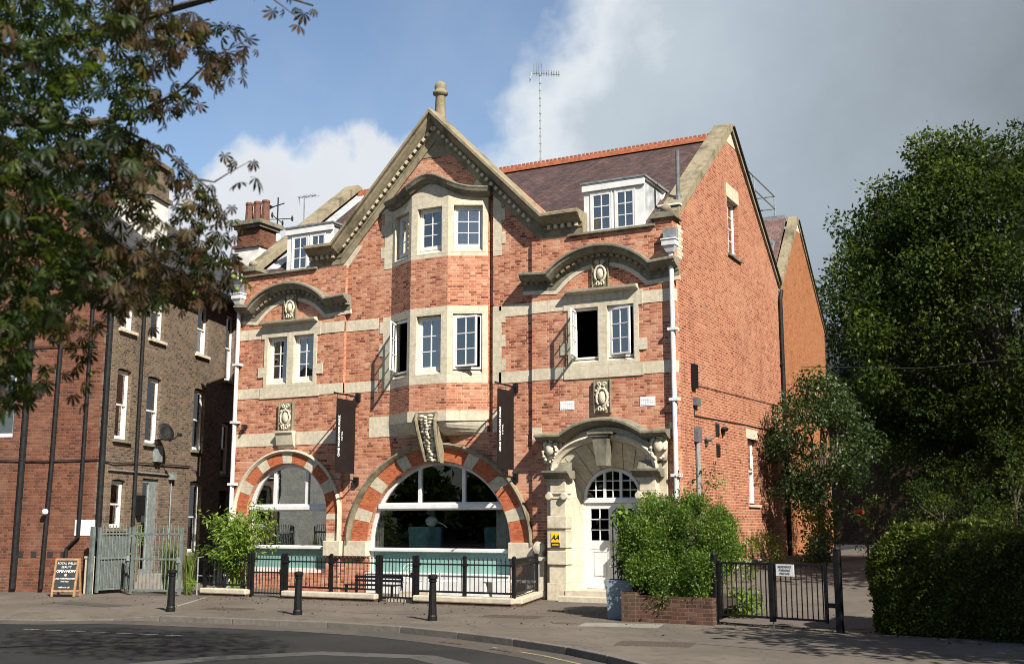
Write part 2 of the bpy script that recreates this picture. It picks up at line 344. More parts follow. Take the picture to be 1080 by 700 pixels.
# ---------------------------------------------------------------- mesh builder
class MB:
    def __init__(self, xf=None):
        self.v = []; self.f = []; self.mi = []; self.mats = []; self.cur = 0
        self.xf = xf or Matrix.Identity(4)
    def use(self, mat):
        m = M[mat]
        if m not in self.mats: self.mats.append(m)
        self.cur = self.mats.index(m); return self
    def av(self, p):
        self.v.append(self.xf @ Vector(p)); return len(self.v) - 1
    def af(self, idx):
        self.f.append(tuple(idx)); self.mi.append(self.cur)
    def face(self, pts): self.af([self.av(p) for p in pts])
    def box(self, x0, x1, y0, y1, z0, z1):
        if x0 > x1: x0, x1 = x1, x0
        if y0 > y1: y0, y1 = y1, y0
        if z0 > z1: z0, z1 = z1, z0
        i = [self.av(p) for p in ((x0, y0, z0), (x1, y0, z0), (x1, y1, z0), (x0, y1, z0), (x0, y0, z1), (x1, y0, z1), (x1, y1, z1), (x0, y1, z1))]
        for q in ((0, 3, 2, 1), (4, 5, 6, 7), (0, 1, 5, 4), (1, 2, 6, 5), (2, 3, 7, 6), (3, 0, 4, 7)): self.af([i[k] for k in q])
    def hexa(self, b, t):
        """b, t: four points each, counter-clockwise seen from above"""
        i = [self.av(p) for p in list(b) + list(t)]
        for q in ((0, 3, 2, 1), (4, 5, 6, 7), (0, 1, 5, 4), (1, 2, 6, 5), (2, 3, 7, 6), (3, 0, 4, 7)): self.af([i[k] for k in q])
    def slab(self, outline, y0, y1, holes=()):
        """polygon in x,z with holes, from y0 (front) to y1 (back)"""
        loops = [list(outline)] + [list(h) for h in holes]
        flat = [p for l in loops for p in l]
        tris = tessellate_polygon([[Vector((p[0], p[1], 0)) for p in l] for l in loops])
        fi = [self.av((p[0], y0, p[1])) for p in flat]; bi = [self.av((p[0], y1, p[1])) for p in flat]
        for t in tris:
            a, b2, c = (Vector((*flat[k], 0)) for k in t)
            s = (b2 - a).cross(c - a).z
            if abs(s) < 1e-9: continue
            t = t if s > 0 else (t[0], t[2], t[1])
            self.af([fi[k] for k in t]); self.af([bi[k] for k in reversed(t)])
        o = 0
        for l in loops:
            n = len(l); ar = sum(l[k][0] * l[(k + 1) % n][1] - l[(k + 1) % n][0] * l[k][1] for k in range(n))
            first = (l is loops[0]); rev = (ar > 0) != first
            for k in range(n):
                a, b2 = o + k, o + (k + 1) % n
                q = (fi[a], bi[a], bi[b2], fi[b2])
                self.af(q if not rev else tuple(reversed(q)))
            o += n
    def prism(self, prof, x0, x1, axis='x'):
        """profile (y,z) swept along x (or (x,z) along y, (x,y) along z)"""
        def P(a, b, t):
            return (t, a, b) if axis == 'x' else (a, t, b) if axis == 'y' else (a, b, t)
        n = len(prof); A = [self.av(P(a, b, x0)) for a, b in prof]; B = [self.av(P(a, b, x1)) for a, b in prof]
        self.af(A[::-1]); self.af(B)
        for k in range(n): self.af((A[k], A[(k + 1) % n], B[(k + 1) % n], B[k]))
    def tube(self, pts, r, seg=8, cap=True):
        pts = [Vector(p) for p in pts]; n = len(pts)
        rs = r if isinstance(r, (list, tuple)) else [r] * n
        rings = []; ref = None
        for k in range(n):
            d = (pts[min(k + 1, n - 1)] - pts[max(k - 1, 0)])
            if d.length < 1e-9: d = Vector((0, 0, 1))
            d.normalize()
            if ref is None: ref = Vector((0, 0, 1)) if abs(d.z) < 0.9 else Vector((1, 0, 0))
            s = d.cross(ref)
            if s.length < 1e-4: s = d.orthogonal()
            s.normalize(); t = s.cross(d).normalized(); ref = t
            rings.append([self.av(pts[k] + (s * math.cos(2 * math.pi * j / seg) + t * math.sin(2 * math.pi * j / seg)) * rs[k]) for j in range(seg)])
        for a, b in zip(rings, rings[1:]):
            for j in range(seg): self.af((a[j], a[(j + 1) % seg], b[(j + 1) % seg], b[j]))
        if cap: self.af(rings[0][::-1]); self.af(rings[-1])
    def lathe(self, prof, c=(0, 0), seg=16, ang=0.0):
        rings = []
        for r, z in prof:
            rings.append([self.av((c[0] + r * math.cos(ang + 2 * math.pi * j / seg), c[1] + r * math.sin(ang + 2 * math.pi * j / seg), z)) for j in range(seg)])
        for a, b in zip(rings, rings[1:]):
            for j in range(seg): self.af((a[j], a[(j + 1) % seg], b[(j + 1) % seg], b[j]))
        self.af(rings[0][::-1]); self.af(rings[-1])
    def ball(self, c, r, seg=10, ring=7):
        rx, ry, rz = r if isinstance(r, (tuple, list)) else (r, r, r)
        rows = []
        for i in range(1, ring):
            th = math.pi * i / ring
            rows.append([self.av((c[0] + rx * math.sin(th) * math.cos(2 * math.pi * j / seg), c[1] + ry * math.sin(th) * math.sin(2 * math.pi * j / seg), c[2] - rz * math.cos(th))) for j in range(seg)])
        b = self.av((c[0], c[1], c[2] - rz)); t = self.av((c[0], c[1], c[2] + rz))
        for j in range(seg): self.af((b, rows[0][(j + 1) % seg], rows[0][j])); self.af((t, rows[-1][j], rows[-1][(j + 1) % seg]))
        for a, c2 in zip(rows, rows[1:]):
            for j in range(seg): self.af((a[j], a[(j + 1) % seg], c2[(j + 1) % seg], c2[j]))
    def sweep(self, path, prof, closed=False):
        """path: x,z points on a wall; prof: (n, o) with n along the left-hand normal of the path and o = distance in front of y=0 (so y=-o)"""
        P = [Vector((p[0], p[1])) for p in path]; n = len(P); rings = []
        for k in range(n):
            a = P[k] - P[k - 1] if (k > 0 or closed) else P[k + 1] - P[k]
            b = P[(k + 1) % n] - P[k] if (k < n - 1 or closed) else a
            a = a.normalized(); b = b.normalized()
            na = Vector((-a.y, a.x)); nb = Vector((-b.y, b.x)); m = na + nb
            m = m / max(0.35, m.length_squared / 2) if m.length > 1e-6 else na
            rings.append([self.av((P[k].x + m.x * q[0], -q[1], P[k].y + m.y * q[0])) for q in prof])
        s = len(prof)
        pairs = list(zip(rings, rings[1:])) + ([(rings[-1], rings[0])] if closed else [])
        for A, B in pairs:
            for j in range(s): self.af((A[j], B[j], B[(j + 1) % s], A[(j + 1) % s]))
        if not closed: self.af(rings[0]); self.af(rings[-1][::-1])
    def build(self, name, mat=None, parent=None, smooth=False, bevel=0.0, fix=True):
        me = bpy.data.meshes.new(name)
        me.from_pydata([tuple(p) for p in self.v], [], self.f)
        if mat and not self.mats: me.materials.append(M[mat])
        for m in self.mats: me.materials.append(m)
        if self.mats: me.polygons.foreach_set('material_index', self.mi)
        if fix:
            bm = bmesh.new(); bm.from_mesh(me)
            bmesh.ops.recalc_face_normals(bm, faces=bm.faces); bm.to_mesh(me); bm.free()
        uv = me.uv_layers.new(name='UVMap')
        vs = me.vertices
        for p in me.polygons:
            nrm = p.normal
            if abs(nrm.z) > 0.985: t = Vector((1, 0, 0)); s = Vector((0, 1, 0))
            else:
                t = Vector((-nrm.y, nrm.x, 0)).normalized()
                if t.x < -0.001 or (abs(t.x) < 0.001 and t.y < 0): t = -t
                s = nrm.cross(t)
                if s.z < 0: s = -s
                if abs(nrm.z) < 0.25: s = Vector((0, 0, 1))
            for li in p.loop_indices:
                co = vs[me.loops[li].vertex_index].co
                uv.data[li].uv = (co.dot(t), co.dot(s))
        if smooth: me.polygons.foreach_set('use_smooth', [True] * len(me.polygons))
        me.update()
        o = bpy.data.objects.new(name, me); col.objects.link(o)
        if parent: o.parent = parent
        if bevel:
            b = o.modifiers.new('bevel', 'BEVEL'); b.width = bevel; b.segments = 2; b.limit_method = 'ANGLE'; b.angle_limit = R(40)
        return o

def thing(name, label, cat, loc=(0, 0, 0), rotz=0.0, group=None):
    o = bpy.data.objects.new(name, None); o.empty_display_size = 0.2
    o.location = loc; o.rotation_euler = (0, 0, rotz); col.objects.link(o)
    o['label'] = label; o['category'] = cat
    if group: o['group'] = group
    return o
def tag(o, label, cat, group=None):
    o['label'] = label; o['category'] = cat
    if group: o['group'] = group
    return o
def struct(o): o['kind'] = 'structure'; return o
def copy_tree(o, parent=None):
    c = o.copy(); col.objects.link(c)
    if parent is not None: c.parent = parent
    for ch in list(o.children): copy_tree(ch, c)
    return c
def arc(cx, cz, rx, rz, a0, a1, n):
    return [(cx + rx * math.cos(R(a0 + (a1 - a0) * k / n)), cz + rz * math.sin(R(a0 + (a1 - a0) * k / n))) for k in range(n + 1)]
def text_mesh(body, size, name, mat, parent, mtx, spacing=1.0, align='CENTER', extrude=0.002, bold=0.0, shear=0.0):
    cu = bpy.data.curves.new(name, 'FONT'); cu.body = body; cu.size = size; cu.align_x = align; cu.align_y = 'CENTER'
    cu.extrude = extrude; cu.space_character = spacing; cu.offset = bold; cu.shear = shear; cu.resolution_u = 3
    tmp = bpy.data.objects.new(name + '_tmp', cu); col.objects.link(tmp)
    dg = bpy.context.evaluated_depsgraph_get(); dg.update()
    me = bpy.data.meshes.new_from_object(tmp.evaluated_get(dg)); me.name = name
    bpy.data.objects.remove(tmp); bpy.data.curves.remove(cu)
    me.transform(mtx); me.materials.clear(); me.materials.append(M[mat])
    o = bpy.data.objects.new(name, me); col.objects.link(o); o.parent = parent
    return o

# ================================================================ THE HOTEL
hotel = thing('hotel_building', 'red brick hotel with tall stone-trimmed front gable, arched windows and a bay', 'building')
XC = -6.95          # axis of the front
T = Matrix.Translation
def RZ(deg): return Matrix.Rotation(R(deg), 4, 'Z')

def window(parent, xf, w, h, cols=2, rows=3, leaf=None, frame=0.055, mat='white_paint', blind=None, sash=False, gm='glass', bar=0.024, bars=True):
    """frame in the opening; leaf: None or (hinge side 'l'/'r', degrees open)"""
    b = MB(xf)
    b.slab([(0, 0), (w, 0), (w, h), (0, h)], 0.0, 0.09, [[(frame, frame), (w - frame, frame), (w - frame, h - frame), (frame, h - frame)]])
    wo = b.build('window', mat, parent)
    i0 = frame + 0.004; W = w - 2 * i0; H = h - 2 * i0
    def leaf_xf(side, deg):
        hx = i0 if side == 'l' else i0 + W
        return xf @ T((hx, 0.012, 0)) @ RZ(-deg if side == 'l' else deg) @ T((-hx, 0, 0))
    if sash:
        for nm, z0, z1, y0 in (('upper_sash', i0 + H * 0.5 - 0.02, i0 + H, 0.012), ('lower_sash', i0, i0 + H * 0.5 + 0.02, 0.05)):
            s = MB(xf); f = 0.05
            s.slab([(i0, z0), (i0 + W, z0), (i0 + W, z1), (i0, z1)], y0, y0 + 0.035, [[(i0 + f, z0 + f), (i0 + W - f, z0 + f), (i0 + W - f, z1 - f), (i0 + f, z1 - f)]])
            if bars: s.box(i0 + W / 2 - 0.011, i0 + W / 2 + 0.011, y0 + 0.004, y0 + 0.03, z0 + f, z1 - f)
            s.build(nm, mat, wo)
            g = MB(xf); y = y0 + 0.018
            g.face([(i0 + f, y, z0 + f), (i0 + W - f, y, z0 + f), (i0 + W - f, y, z1 - f), (i0 + f, y, z1 - f)])
            g.build('pane', gm, wo)
    else:
        lx = leaf_xf(*leaf) if leaf else xf
        s = MB(lx); f = 0.05; y0 = 0.008 if not leaf else -0.02
        s.slab([(i0, i0), (i0 + W, i0), (i0 + W, i0 + H), (i0, i0 + H)], y0, y0 + 0.045,
               [[(i0 + f, i0 + f), (i0 + W - f, i0 + f), (i0 + W - f, i0 + H - f), (i0 + f, i0 + H - f)]])
        gw = (W - 2 * f) / cols; gh = (H - 2 * f) / rows
        for k in range(1, cols): s.box(i0 + f + gw * k - bar / 2, i0 + f + gw * k + bar / 2, y0 + 0.004, y0 + 0.04, i0 + f, i0 + H - f)
        for k in range(1, rows): s.box(i0 + f, i0 + W - f, y0 + 0.007, y0 + 0.037, i0 + f + gh * k - bar / 2, i0 + f + gh * k + bar / 2)
        s.build('casement', mat, wo)
        g = MB(lx); y = y0 + 0.022
        g.face([(i0 + f, y, i0 + f), (i0 + W - f, y, i0 + f), (i0 + W - f, y, i0 + H - f), (i0 + f, y, i0 + H - f)])
        g.build('pane', gm, wo)
    if blind:
        c = MB(xf); n = 14
        for (a, bb) in blind:
            x0 = frame + (w - 2 * frame) * a; x1 = frame + (w - 2 * frame) * bb
            for k in range(n):
                u0 = x0 + (x1 - x0) * k / n; u1 = x0 + (x1 - x0) * (k + 1) / n
                y0 = 0.20 + 0.03 * (k % 2); y1 = 0.20 + 0.03 * ((k + 1) % 2)
                c.face([(u0, y0, frame), (u1, y1, frame), (u1, y1, h - frame), (u0, y0, h - frame)])
        c.build('curtain', 'curtain', wo, fix=False)
    return wo

# ---- brick shell
big_hole = [(XC + 0.02 - 2.26, 0.42)] + [(XC + 0.02 + 2.26, 0.42)] + arc(XC + 0.02, 1.3, 2.26, 2.26, 0, 180, 32)
small_cx = -12.0
small_hole = [(small_cx - 1.46, 0.5), (small_cx + 1.46, 0.5)] + arc(small_cx, 2.15, 1.46, 1.46, 0, 180, 28)
door_cx = -1.89
door_hole = [(door_cx - 0.99, 0.0), (door_cx + 0.99, 0.0), (door_cx + 0.99, 3.15)] + arc(door_cx, 3.17, 1.25, 0.7, 0, 180, 20) + [(door_cx - 0.99, 3.15)]
def rect(x0, x1, z0, z1): return [(x0, z0), (x1, z0), (x1, z1), (x0, z1)]
wl_c, wr_c = -12.02, -1.94
EAV = 9.34
b = MB(); b.slab([(-14.0, -0.1), (-10.08, -0.1), (-10.08, EAV), (-14.0, EAV)], 0.0, 0.3,
                 [small_hole, rect(wl_c - 0.88, wl_c + 0.88, 5.93, 7.42)])
b.build('wing_wall', 'front_brick', hotel)
b = MB(); b.slab([(-3.98, -0.1), (0.0, -0.1), (0.0, EAV), (-3.98, EAV)], 0.0, 0.3,
                 [[(x, max(z, 0.0)) for x, z in door_hole], rect(wr_c - 0.88, wr_c + 0.88, 5.93, 7.42)])
b.build('wing_wall', 'front_brick', hotel)
b = MB(); b.slab([(-10.08, -0.1), (-3.98, -0.1), (-3.98, EAV), (-2.9, EAV), (-2.9, 9.42), (-7.0, 13.42), (-11.1, 9.42), (-11.1, EAV), (-10.08, EAV)], 0.1, 0.4,
                 [big_hole, rect(-8.5, -5.42, 5.7, 7.7), rect(-8.5, -5.42, 9.16, 10.9), rect(-5.37, -5.215, 4.3, 10.85)])
b.build('gable_wall', 'front_brick', hotel)
b = MB(); b.box(-5.4, -5.19, 0.24, 0.29, 4.25, 10.9); b.build('groove_back', 'front_brick', hotel)
# side gable (x = 0), local x = depth into the site
SX = RZ(90)
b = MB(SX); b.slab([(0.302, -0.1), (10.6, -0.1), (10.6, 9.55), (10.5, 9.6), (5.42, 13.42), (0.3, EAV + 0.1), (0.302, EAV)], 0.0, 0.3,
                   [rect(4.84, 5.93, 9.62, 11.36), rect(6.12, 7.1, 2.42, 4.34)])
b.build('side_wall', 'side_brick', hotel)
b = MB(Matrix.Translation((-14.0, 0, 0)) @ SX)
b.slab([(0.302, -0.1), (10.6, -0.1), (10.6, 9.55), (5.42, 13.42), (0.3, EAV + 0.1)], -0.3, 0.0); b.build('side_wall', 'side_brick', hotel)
b = MB(); b.box(-13.69, -0.31, 10.3, 10.6, -0.1, 9.5); b.build('rear_wall', 'side_brick', hotel)
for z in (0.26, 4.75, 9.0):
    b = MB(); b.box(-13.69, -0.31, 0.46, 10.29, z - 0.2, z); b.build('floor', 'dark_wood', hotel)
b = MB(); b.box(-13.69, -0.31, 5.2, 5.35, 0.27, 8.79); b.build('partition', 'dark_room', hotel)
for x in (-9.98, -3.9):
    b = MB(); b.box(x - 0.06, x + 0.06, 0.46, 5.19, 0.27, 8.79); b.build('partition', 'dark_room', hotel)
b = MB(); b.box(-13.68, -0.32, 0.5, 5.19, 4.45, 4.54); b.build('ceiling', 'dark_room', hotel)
# paler brick quoin at the top of the corner
b = MB()
for k in range(9):
    w = 0.33 if k % 2 else 0.22
    b.box(0.0, 0.006, 0.31, 0.31 + w + 0.12, 8.55 + k * 0.1, 8.64 + k * 0.1)
b.build('quoin', 'pale_stone', hotel)

# ---- stone bands
def band(x0, x1, z0, z1, y, name='string_course', mat='band_stone', d=0.012):
    b = MB(); b.box(x0, x1, y - d, y + 0.05, z0, z1); return b.build(name, mat, hotel)
for z0, z1 in ((7.38, 7.69), (5.58, 5.88)):
    band(-14.0, wl_c - 1.09, z0, z1, 0); band(wl_c + 1.09, -10.08, z0, z1, 0)
    band(-3.98, wr_c - 1.09, z0, z1, 0); band(wr_c + 1.09, -0.0, z0, z1, 0)
    band(-10.08, -8.95, z0, z1, 0.1); band(-5.02, -3.98, z0, z1, 0.1)
    b = MB(SX); b.box(0.0, 0.22, -0.004, 0.05, z0, z1); b.build('string_course', 'band_stone', hotel)
band(-14.0, -12.38, 4.14, 4.52, 0); band(-11.72, -10.08, 4.14, 4.52, 0)
band(-3.98, -3.7, 4.02, 4.34, 0); band(-0.2, 0.0, 4.02, 4.34, 0)
band(-9.2, -5.38, 4.28, 4.86, 0.1); band(-5.21, -4.72, 4.28, 4.86, 0.1)

# ---- windows in the wings, with stone surround and label mould
def wing_window(cx, mirror):
    b = MB(); h = [rect(cx - 0.86, cx - 0.12, 5.95, 7.4), rect(cx + 0.12, cx + 0.86, 5.95, 7.4)]
    q = []
    xs = (1.09, 0.98, 1.19, 0.98, 1.19, 0.98, 1.19, 0.98); zs = (5.55, 5.89, 6.2, 6.5, 6.8, 7.1, 7.36, 7.75)
    L_ = []; R_ = []
    ext = (1.1, 0.98, 1.2, 0.98, 0.98, 0.98, 1.1)
    for k in range(7):
        L_ += [(cx - ext[k], zs[k]), (cx - ext[k], zs[k + 1])]; R_ += [(cx + ext[k], zs[k]), (cx + ext[k], zs[k + 1])]
    b.slab(R_ + L_[::-1], -0.03, 0.31, h)
    for s in (-1, 1):
        x0 = cx + (-0.86 if s < 0 else 0.12)
        b.prism([(-0.03, 5.951), (0.15, 5.951), (0.15, 6.07), (-0.03, 5.97)], x0 + 0.002, x0 + 0.738)
    b.build('window_surround', 'clean_stone', hotel)
    b = MB(); b.prism([(-0.03, 7.752), (-0.22, 7.80), (-0.24, 7.86), (-0.03, 7.9), (0.0, 7.9), (0.0, 7.752)], cx - 1.0, cx + 1.0)
    b.build('label_mould', 'clean_stone', hotel)
    return [(cx - 0.855, 0.74 - 0.01), (cx + 0.125, 0.73)]
for cx, leafs in ((wl_c, (None, None)), (wr_c, (('l', 77), ('l', 15)))):
    for (x, w), lf in zip(wing_window(cx, 0), leafs):
        window(hotel, T((x, 0.12 if lf is None else 0.06, 6.06)), w, 1.335, 2, 3, lf, gm='glass', blind=None if cx > -5 else [(0.0, 0.25)])

# ---- bay
FW, FD, JW = 0.60, -0.42, 1.58      # half width and plane of the front face, half width at the wall
bang = math.degrees(math.atan2(0.1 - FD, JW - FW)); clen = math.hypot(JW - FW, 0.1 - FD)
faces = [(T((XC - JW, 0.1, 0)) @ RZ(-bang), clen), (T((XC - FW, FD, 0)), 2 * FW), (T((XC + FW, FD, 0)) @ RZ(bang), clen)]
def bay_ring(z0, z1, mat, name, holes=None, d=0.22, proud=0.0):
    b = MB()
    for (xf, w) in faces:
        b.xf = xf
        hs = []
        if holes:
            hw, hz0, hz1 = holes; hs = [rect(w / 2 - hw / 2, w / 2 + hw / 2, hz0, hz1)]
        b.slab([(0, z0), (w, z0), (w, z1), (0, z1)], -proud, d, hs)
        if holes: b.prism([(-0.002, hz0 + 0.001), (0.16, hz0 + 0.001), (0.16, hz0 + 0.15), (-0.002, hz0 + 0.02)], w / 2 - hw / 2 + 0.002, w / 2 + hw / 2 - 0.002)
    return b.build(name, mat, hotel)
bay_ring(4.88, 5.62, 'front_brick', 'bay_wall')
bay_ring(5.62, 7.74, 'clean_stone', 'bay_surround', (0.80, 5.86, 7.52))
bay_ring(7.74, 9.14, 'front_brick', 'bay_wall')
bay_ring(9.14, 11.06, 'clean_stone', 'bay_surround', (0.80, 9.24, 10.58))
for i, (xf, w) in enumerate(faces):
    x = w / 2 - 0.395
    window(hotel, xf @ T((x, 0.14 if i == 1 else 0.05, 6.0)), 0.79, 1.5, 2, 3, (('l', 42), None, ('l', 28))[i], blind=[(0.55, 0.95)] if i == 0 else None)
    window(hotel, xf @ T((x, 0.14, 9.39)), 0.79, 1.18, 2, 3, None, blind=[(0.0, 0.35)] if i == 0 else ([(0, 1)] if i == 2 else None))
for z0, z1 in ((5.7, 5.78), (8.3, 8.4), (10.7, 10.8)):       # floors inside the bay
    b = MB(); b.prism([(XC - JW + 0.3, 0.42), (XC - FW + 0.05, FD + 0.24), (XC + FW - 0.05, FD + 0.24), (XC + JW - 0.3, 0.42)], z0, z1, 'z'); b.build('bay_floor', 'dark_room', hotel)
# corbelled foot of the bay
b = MB()
rows = []
prof = [(4.88, 1.0, 0.035), (4.60, 1.0, 0.035), (4.585, 0.985, 0.0), (4.52, 0.95, 0.0), (4.44, 0.85, 0), (4.36, 0.68, 0), (4.29, 0.46, 0), (4.24, 0.2, 0)]
for z, k, pr in prof:
    dep = (0.1 - FD) * (k ** 0.9) + pr; jw = FW + (JW - FW) * (0.55 + 0.45 * k) + pr; fw = FW * (0.72 + 0.28 * k) + pr * 0.5
    rows.append([b.av(p) for p in ((XC - jw, 0.1, z), (XC - fw, 0.1 - dep, z), (XC + fw, 0.1 - dep, z), (XC + jw, 0.1, z))])
for A, B in zip(rows, rows[1:]):
    for j in range(3): b.af((A[j], A[j + 1], B[j + 1], B[j]))
    b.af((A[3], A[0], B[0], B[3]))
b.af(rows[0]); b.af(rows[-1][::-1])
b.build('bay_corbel', 'clean_stone', hotel)
# stone quoins at the sides of the bay, lower and upper storey
def quoins(x_in, s, z0, z1, mat='clean_stone'):
    b = MB(); z = z0; k = 0
    while z < z1 - 0.05:
        h = min(0.33, z1 - z); w = 0.38 if k % 2 else 0.26
        x0, x1 = (x_in - w, x_in) if s < 0 else (x_in, x_in + w)
        b.box(x0, x1, 0.1 - 0.012 - 0.001 * (k % 2), 0.2, z, z + h); z += h; k += 1
    b.build('quoin', mat, hotel)
quoins(XC - JW, -1, 5.58, 7.69); quoins(-5.213, 1, 5.58, 7.69)
quoins(XC - JW, -1, 9.1, 10.9); quoins(-5.213, 1, 9.1, 10.9)
band(XC - JW - 0.2, XC - JW + 0.1, 10.6, 11.1, 0.1, 'quoin', 'clean_stone', 0.01)
# wavy cornice over the bay
b = MB(); N = 44; rings = []
plan = []
for k in range(N + 1):
    t = k / N; s = -1.0 + 2 * t
    x = XC + s * (JW + 0.06)
    ax = abs(x - XC)
    y = FD if ax < FW else FD + (0.1 - FD) * (ax - FW) / (JW + 0.06 - FW)
    bump = 0.52 * math.exp(-(s / 0.42) ** 2) - 0.03 * math.cos(s * math.pi)
    plan.append((x, y, 10.98 + bump))
wall_pts = []
for k, (x, y, z) in enumerate(plan):
    s = -1 + 2 * k / N
    nx = math.sin(R(bang)) * max(-1, min(1, s * 1.9)); ny = -math.sqrt(max(0.1, 1 - nx * nx))
    e = 0.26
    ring = []
    for o, dz in ((0.0, -0.21), (0.07, -0.20), (0.11, -0.14), (0.2, -0.10), (0.23, -0.04), (e, 0.0), (e, 0.035), (0.0, 0.10)):
        ring.append(b.av((x + nx * o, y + ny * o, z + dz)))
    ring.append(b.av((x, max(0.08, y + 0.05), z + 0.14))); ring.append(b.av((x, 0.11, z - 0.21)))
    rings.append(ring)
for A, B in zip(rings, rings[1:]):
    for j in range(len(A)): b.af((A[j], B[j], B[(j + 1) % len(A)], A[(j + 1) % len(A)]))
b.af(rings[0]); b.af(rings[-1][::-1])
b.build('bay_cornice', 'sooty_stone', hotel)
# plain stone panel between the bay windows and the wavy cornice
b = MB()
for (x, y, z), (x2, y2, z2) in zip(plan, plan[1:]):
    if abs(x - XC) > JW - 0.02 or abs(x2 - XC) > JW - 0.02: continue
    b.hexa([(x, y + 0.002, 11.05), (x2, y2 + 0.002, 11.05), (x2, 0.12, 11.05), (x, 0.12, 11.05)],
           [(x, y + 0.002, max(11.06, z - 0.1)), (x2, y2 + 0.002, max(11.06, z2 - 0.1)), (x2, 0.12, max(11.06, z2 - 0.1)), (x, 0.12, max(11.06, z - 0.1))])
b.build('bay_panel', 'clean_stone', hotel)
b = MB(); b.slab([(-8.62, 11.0), (-7.95, 11.0), (-7.95, 11.2), (-8.2, 11.32), (-8.35, 11.25)], 0.088, 0.2); b.slab([(-5.95, 11.05), (-5.15, 11.05), (-5.45, 11.36), (-5.75, 11.36)], 0.088, 0.2)
b.build('bay_shoulder', 'clean_stone', hotel)

# ---- gable cornice with dentils, apex stone, kneelers, finial
GX, GZ = -7.09, 13.58
path = [(-11.42, 10.02), (-10.46, 10.02), (GX, GZ), (-3.54, 10.02), (-2.5, 10.02)]
b = MB(T((0, 0.1, 0)))
b.sweep(path, [(0, -0.25), (0, 0.40), (-0.03, 0.44), (-0.10, 0.44), (-0.115, 0.36), (-0.17, 0.335), (-0.25, 0.24), (-0.28, 0.18), (-0.30, 0.18), (-0.30, 0.08), (-0.41, 0.08), (-0.42, 0.055), (-0.60, 0.05), (-0.60, -0.25)])
gc = b.build('gable_cornice', 'mossy_stone', hotel)
b = MB(T((0, 0.1, 0)))
for s in (-1, 1):
    a = Vector((GX, GZ)); e = Vector((GX + s * 3.46, 10.02)); d = (e - a).normalized(); n = Vector((-d.y, d.x)) * (1 if s > 0 else -1)
    if n.y < 0: n = -n
    L_ = (e - a).length
    k = 0.42
    while k < L_ - 0.05:
        c = a + d * k; h = 0.05
        p = [c - d * h - n * 0.31, c + d * h - n * 0.31, c + d * h - n * 0.405, c - d * h - n * 0.405]
        b = MB(T((0, 0.1, 0))); b.slab([(q.x, q.y) for q in p], -0.185, -0.07); b.build('dentil', 'pale_stone', gc); k += 0.205
for x0, x1 in ((-11.38, -10.5), (-3.5, -2.55)):
    x = x0 + 0.06
    while x < x1: b = MB(T((0, 0.1, 0))); b.box(x - 0.045, x + 0.045, -0.185, -0.07, 9.615, 9.71); b.build('dentil', 'pale_stone', gc); x += 0.2
b = MB(); b.slab([(GX - 0.74, 12.24), (GX + 0.62, 12.24), (GX, 12.92)], 0.085, 0.2); b.build('apex_stone', 'mossy_stone', hotel)
b = MB()
b.slab([(-11.2, 9.06), (-10.25, 9.06), (-9.55, 9.9), (-9.9, 9.95), (-10.4, 9.42), (-11.2, 9.42)], 0.083, 0.2)
b.slab([(-2.85, 9.12), (-3.55, 9.12), (-4.15, 9.85), (-4.1, 9.93), (-3.6, 9.42), (-2.85, 9.42)], 0.083, 0.2)
b.build('kneeler', 'clean_stone', hotel)
b = MB(); b.lathe([(0.17, 13.1), (0.165, 13.5), (0.14, 14.12), (0.15, 14.14), (0.22, 14.18), (0.225, 14.24), (0.17, 14.28), (0.165, 14.34), (0.175, 14.42), (0.14, 14.52), (0.06, 14.58)], (-7.1, 0.32), 14)
b.build('finial', 'mossy_stone', hotel, smooth=True)

# ---- arched cornices on the wings, coping, corner pier
def wing_cornice(cx, xl, xr, nm='arch_cornice'):
    Rr = 2.05; zc = 9.0 - Rr; a = math.degrees(math.asin(1.45 / Rr))
    pts = [(xl, 8.45)] + arc(cx, zc, Rr, Rr, 90 + a, 90 - a, 26) + [(xr, 8.45)]
    b = MB()
    b.sweep(pts, [(0, -0.05), (0.01, 0.31), (-0.02, 0.37), (-0.07, 0.37), (-0.085, 0.32), (-0.14, 0.3), (-0.2, 0.2), (-0.22, 0.16), (-0.235, 0.07), (-0.31, 0.065), (-0.32, 0.035), (-0.44, 0.03), (-0.44, -0.05)])
    o = b.build(nm, 'sooty_stone', hotel)
    b = MB()
    n = 15
    for k in range(n):
        t = R(90 + a - 4 - (2 * a - 8) * k / (n - 1)); c = Vector((cx + (Rr - 0.27) * math.cos(t), zc + (Rr - 0.27) * math.sin(t))); rd = Vector((math.cos(t), math.sin(t))); d = Vector((rd.y, -rd.x))
        p = [c - d * 0.05 - rd * 0.035, c + d * 0.05 - rd * 0.035, c + d * 0.05 + rd * 0.035, c - d * 0.05 + rd * 0.035]
        b = MB(); b.slab([(q.x, q.y) for q in p], -0.16, -0.06); b.build('dentil', 'mossy_stone', o)
    for x0, x1 in ((xl + 0.05, cx - 1.5), (cx + 1.52, xr - 0.04)):
        x = x0 + 0.05
        while x < x1: b = MB(); b.box(x - 0.045, x + 0.045, -0.15, -0.06, 8.15, 8.215); b.build('dentil', 'mossy_stone', o); x += 0.18
    # paler stone frieze under the mouldings
    b = MB(); b.sweep([p for p in pts], [(-0.441, -0.05), (-0.441, 0.02), (-0.55, 0.018), (-0.55, -0.05)]); b.build('frieze', 'pale_stone', o)
wing_cornice(-12.05, -13.98, -9.9); wing_cornice(-1.98, -4.2, 0.12)
for x0, x1 in ((-14.02, -11.12), (-2.88, -0.46)):
    b = MB(); b.prism([(-0.09, 9.345), (-0.09, 9.40), (0.4, 9.47), (0.4, 9.345)], x0, x1); b.build('parapet_coping', 'sooty_stone', hotel)
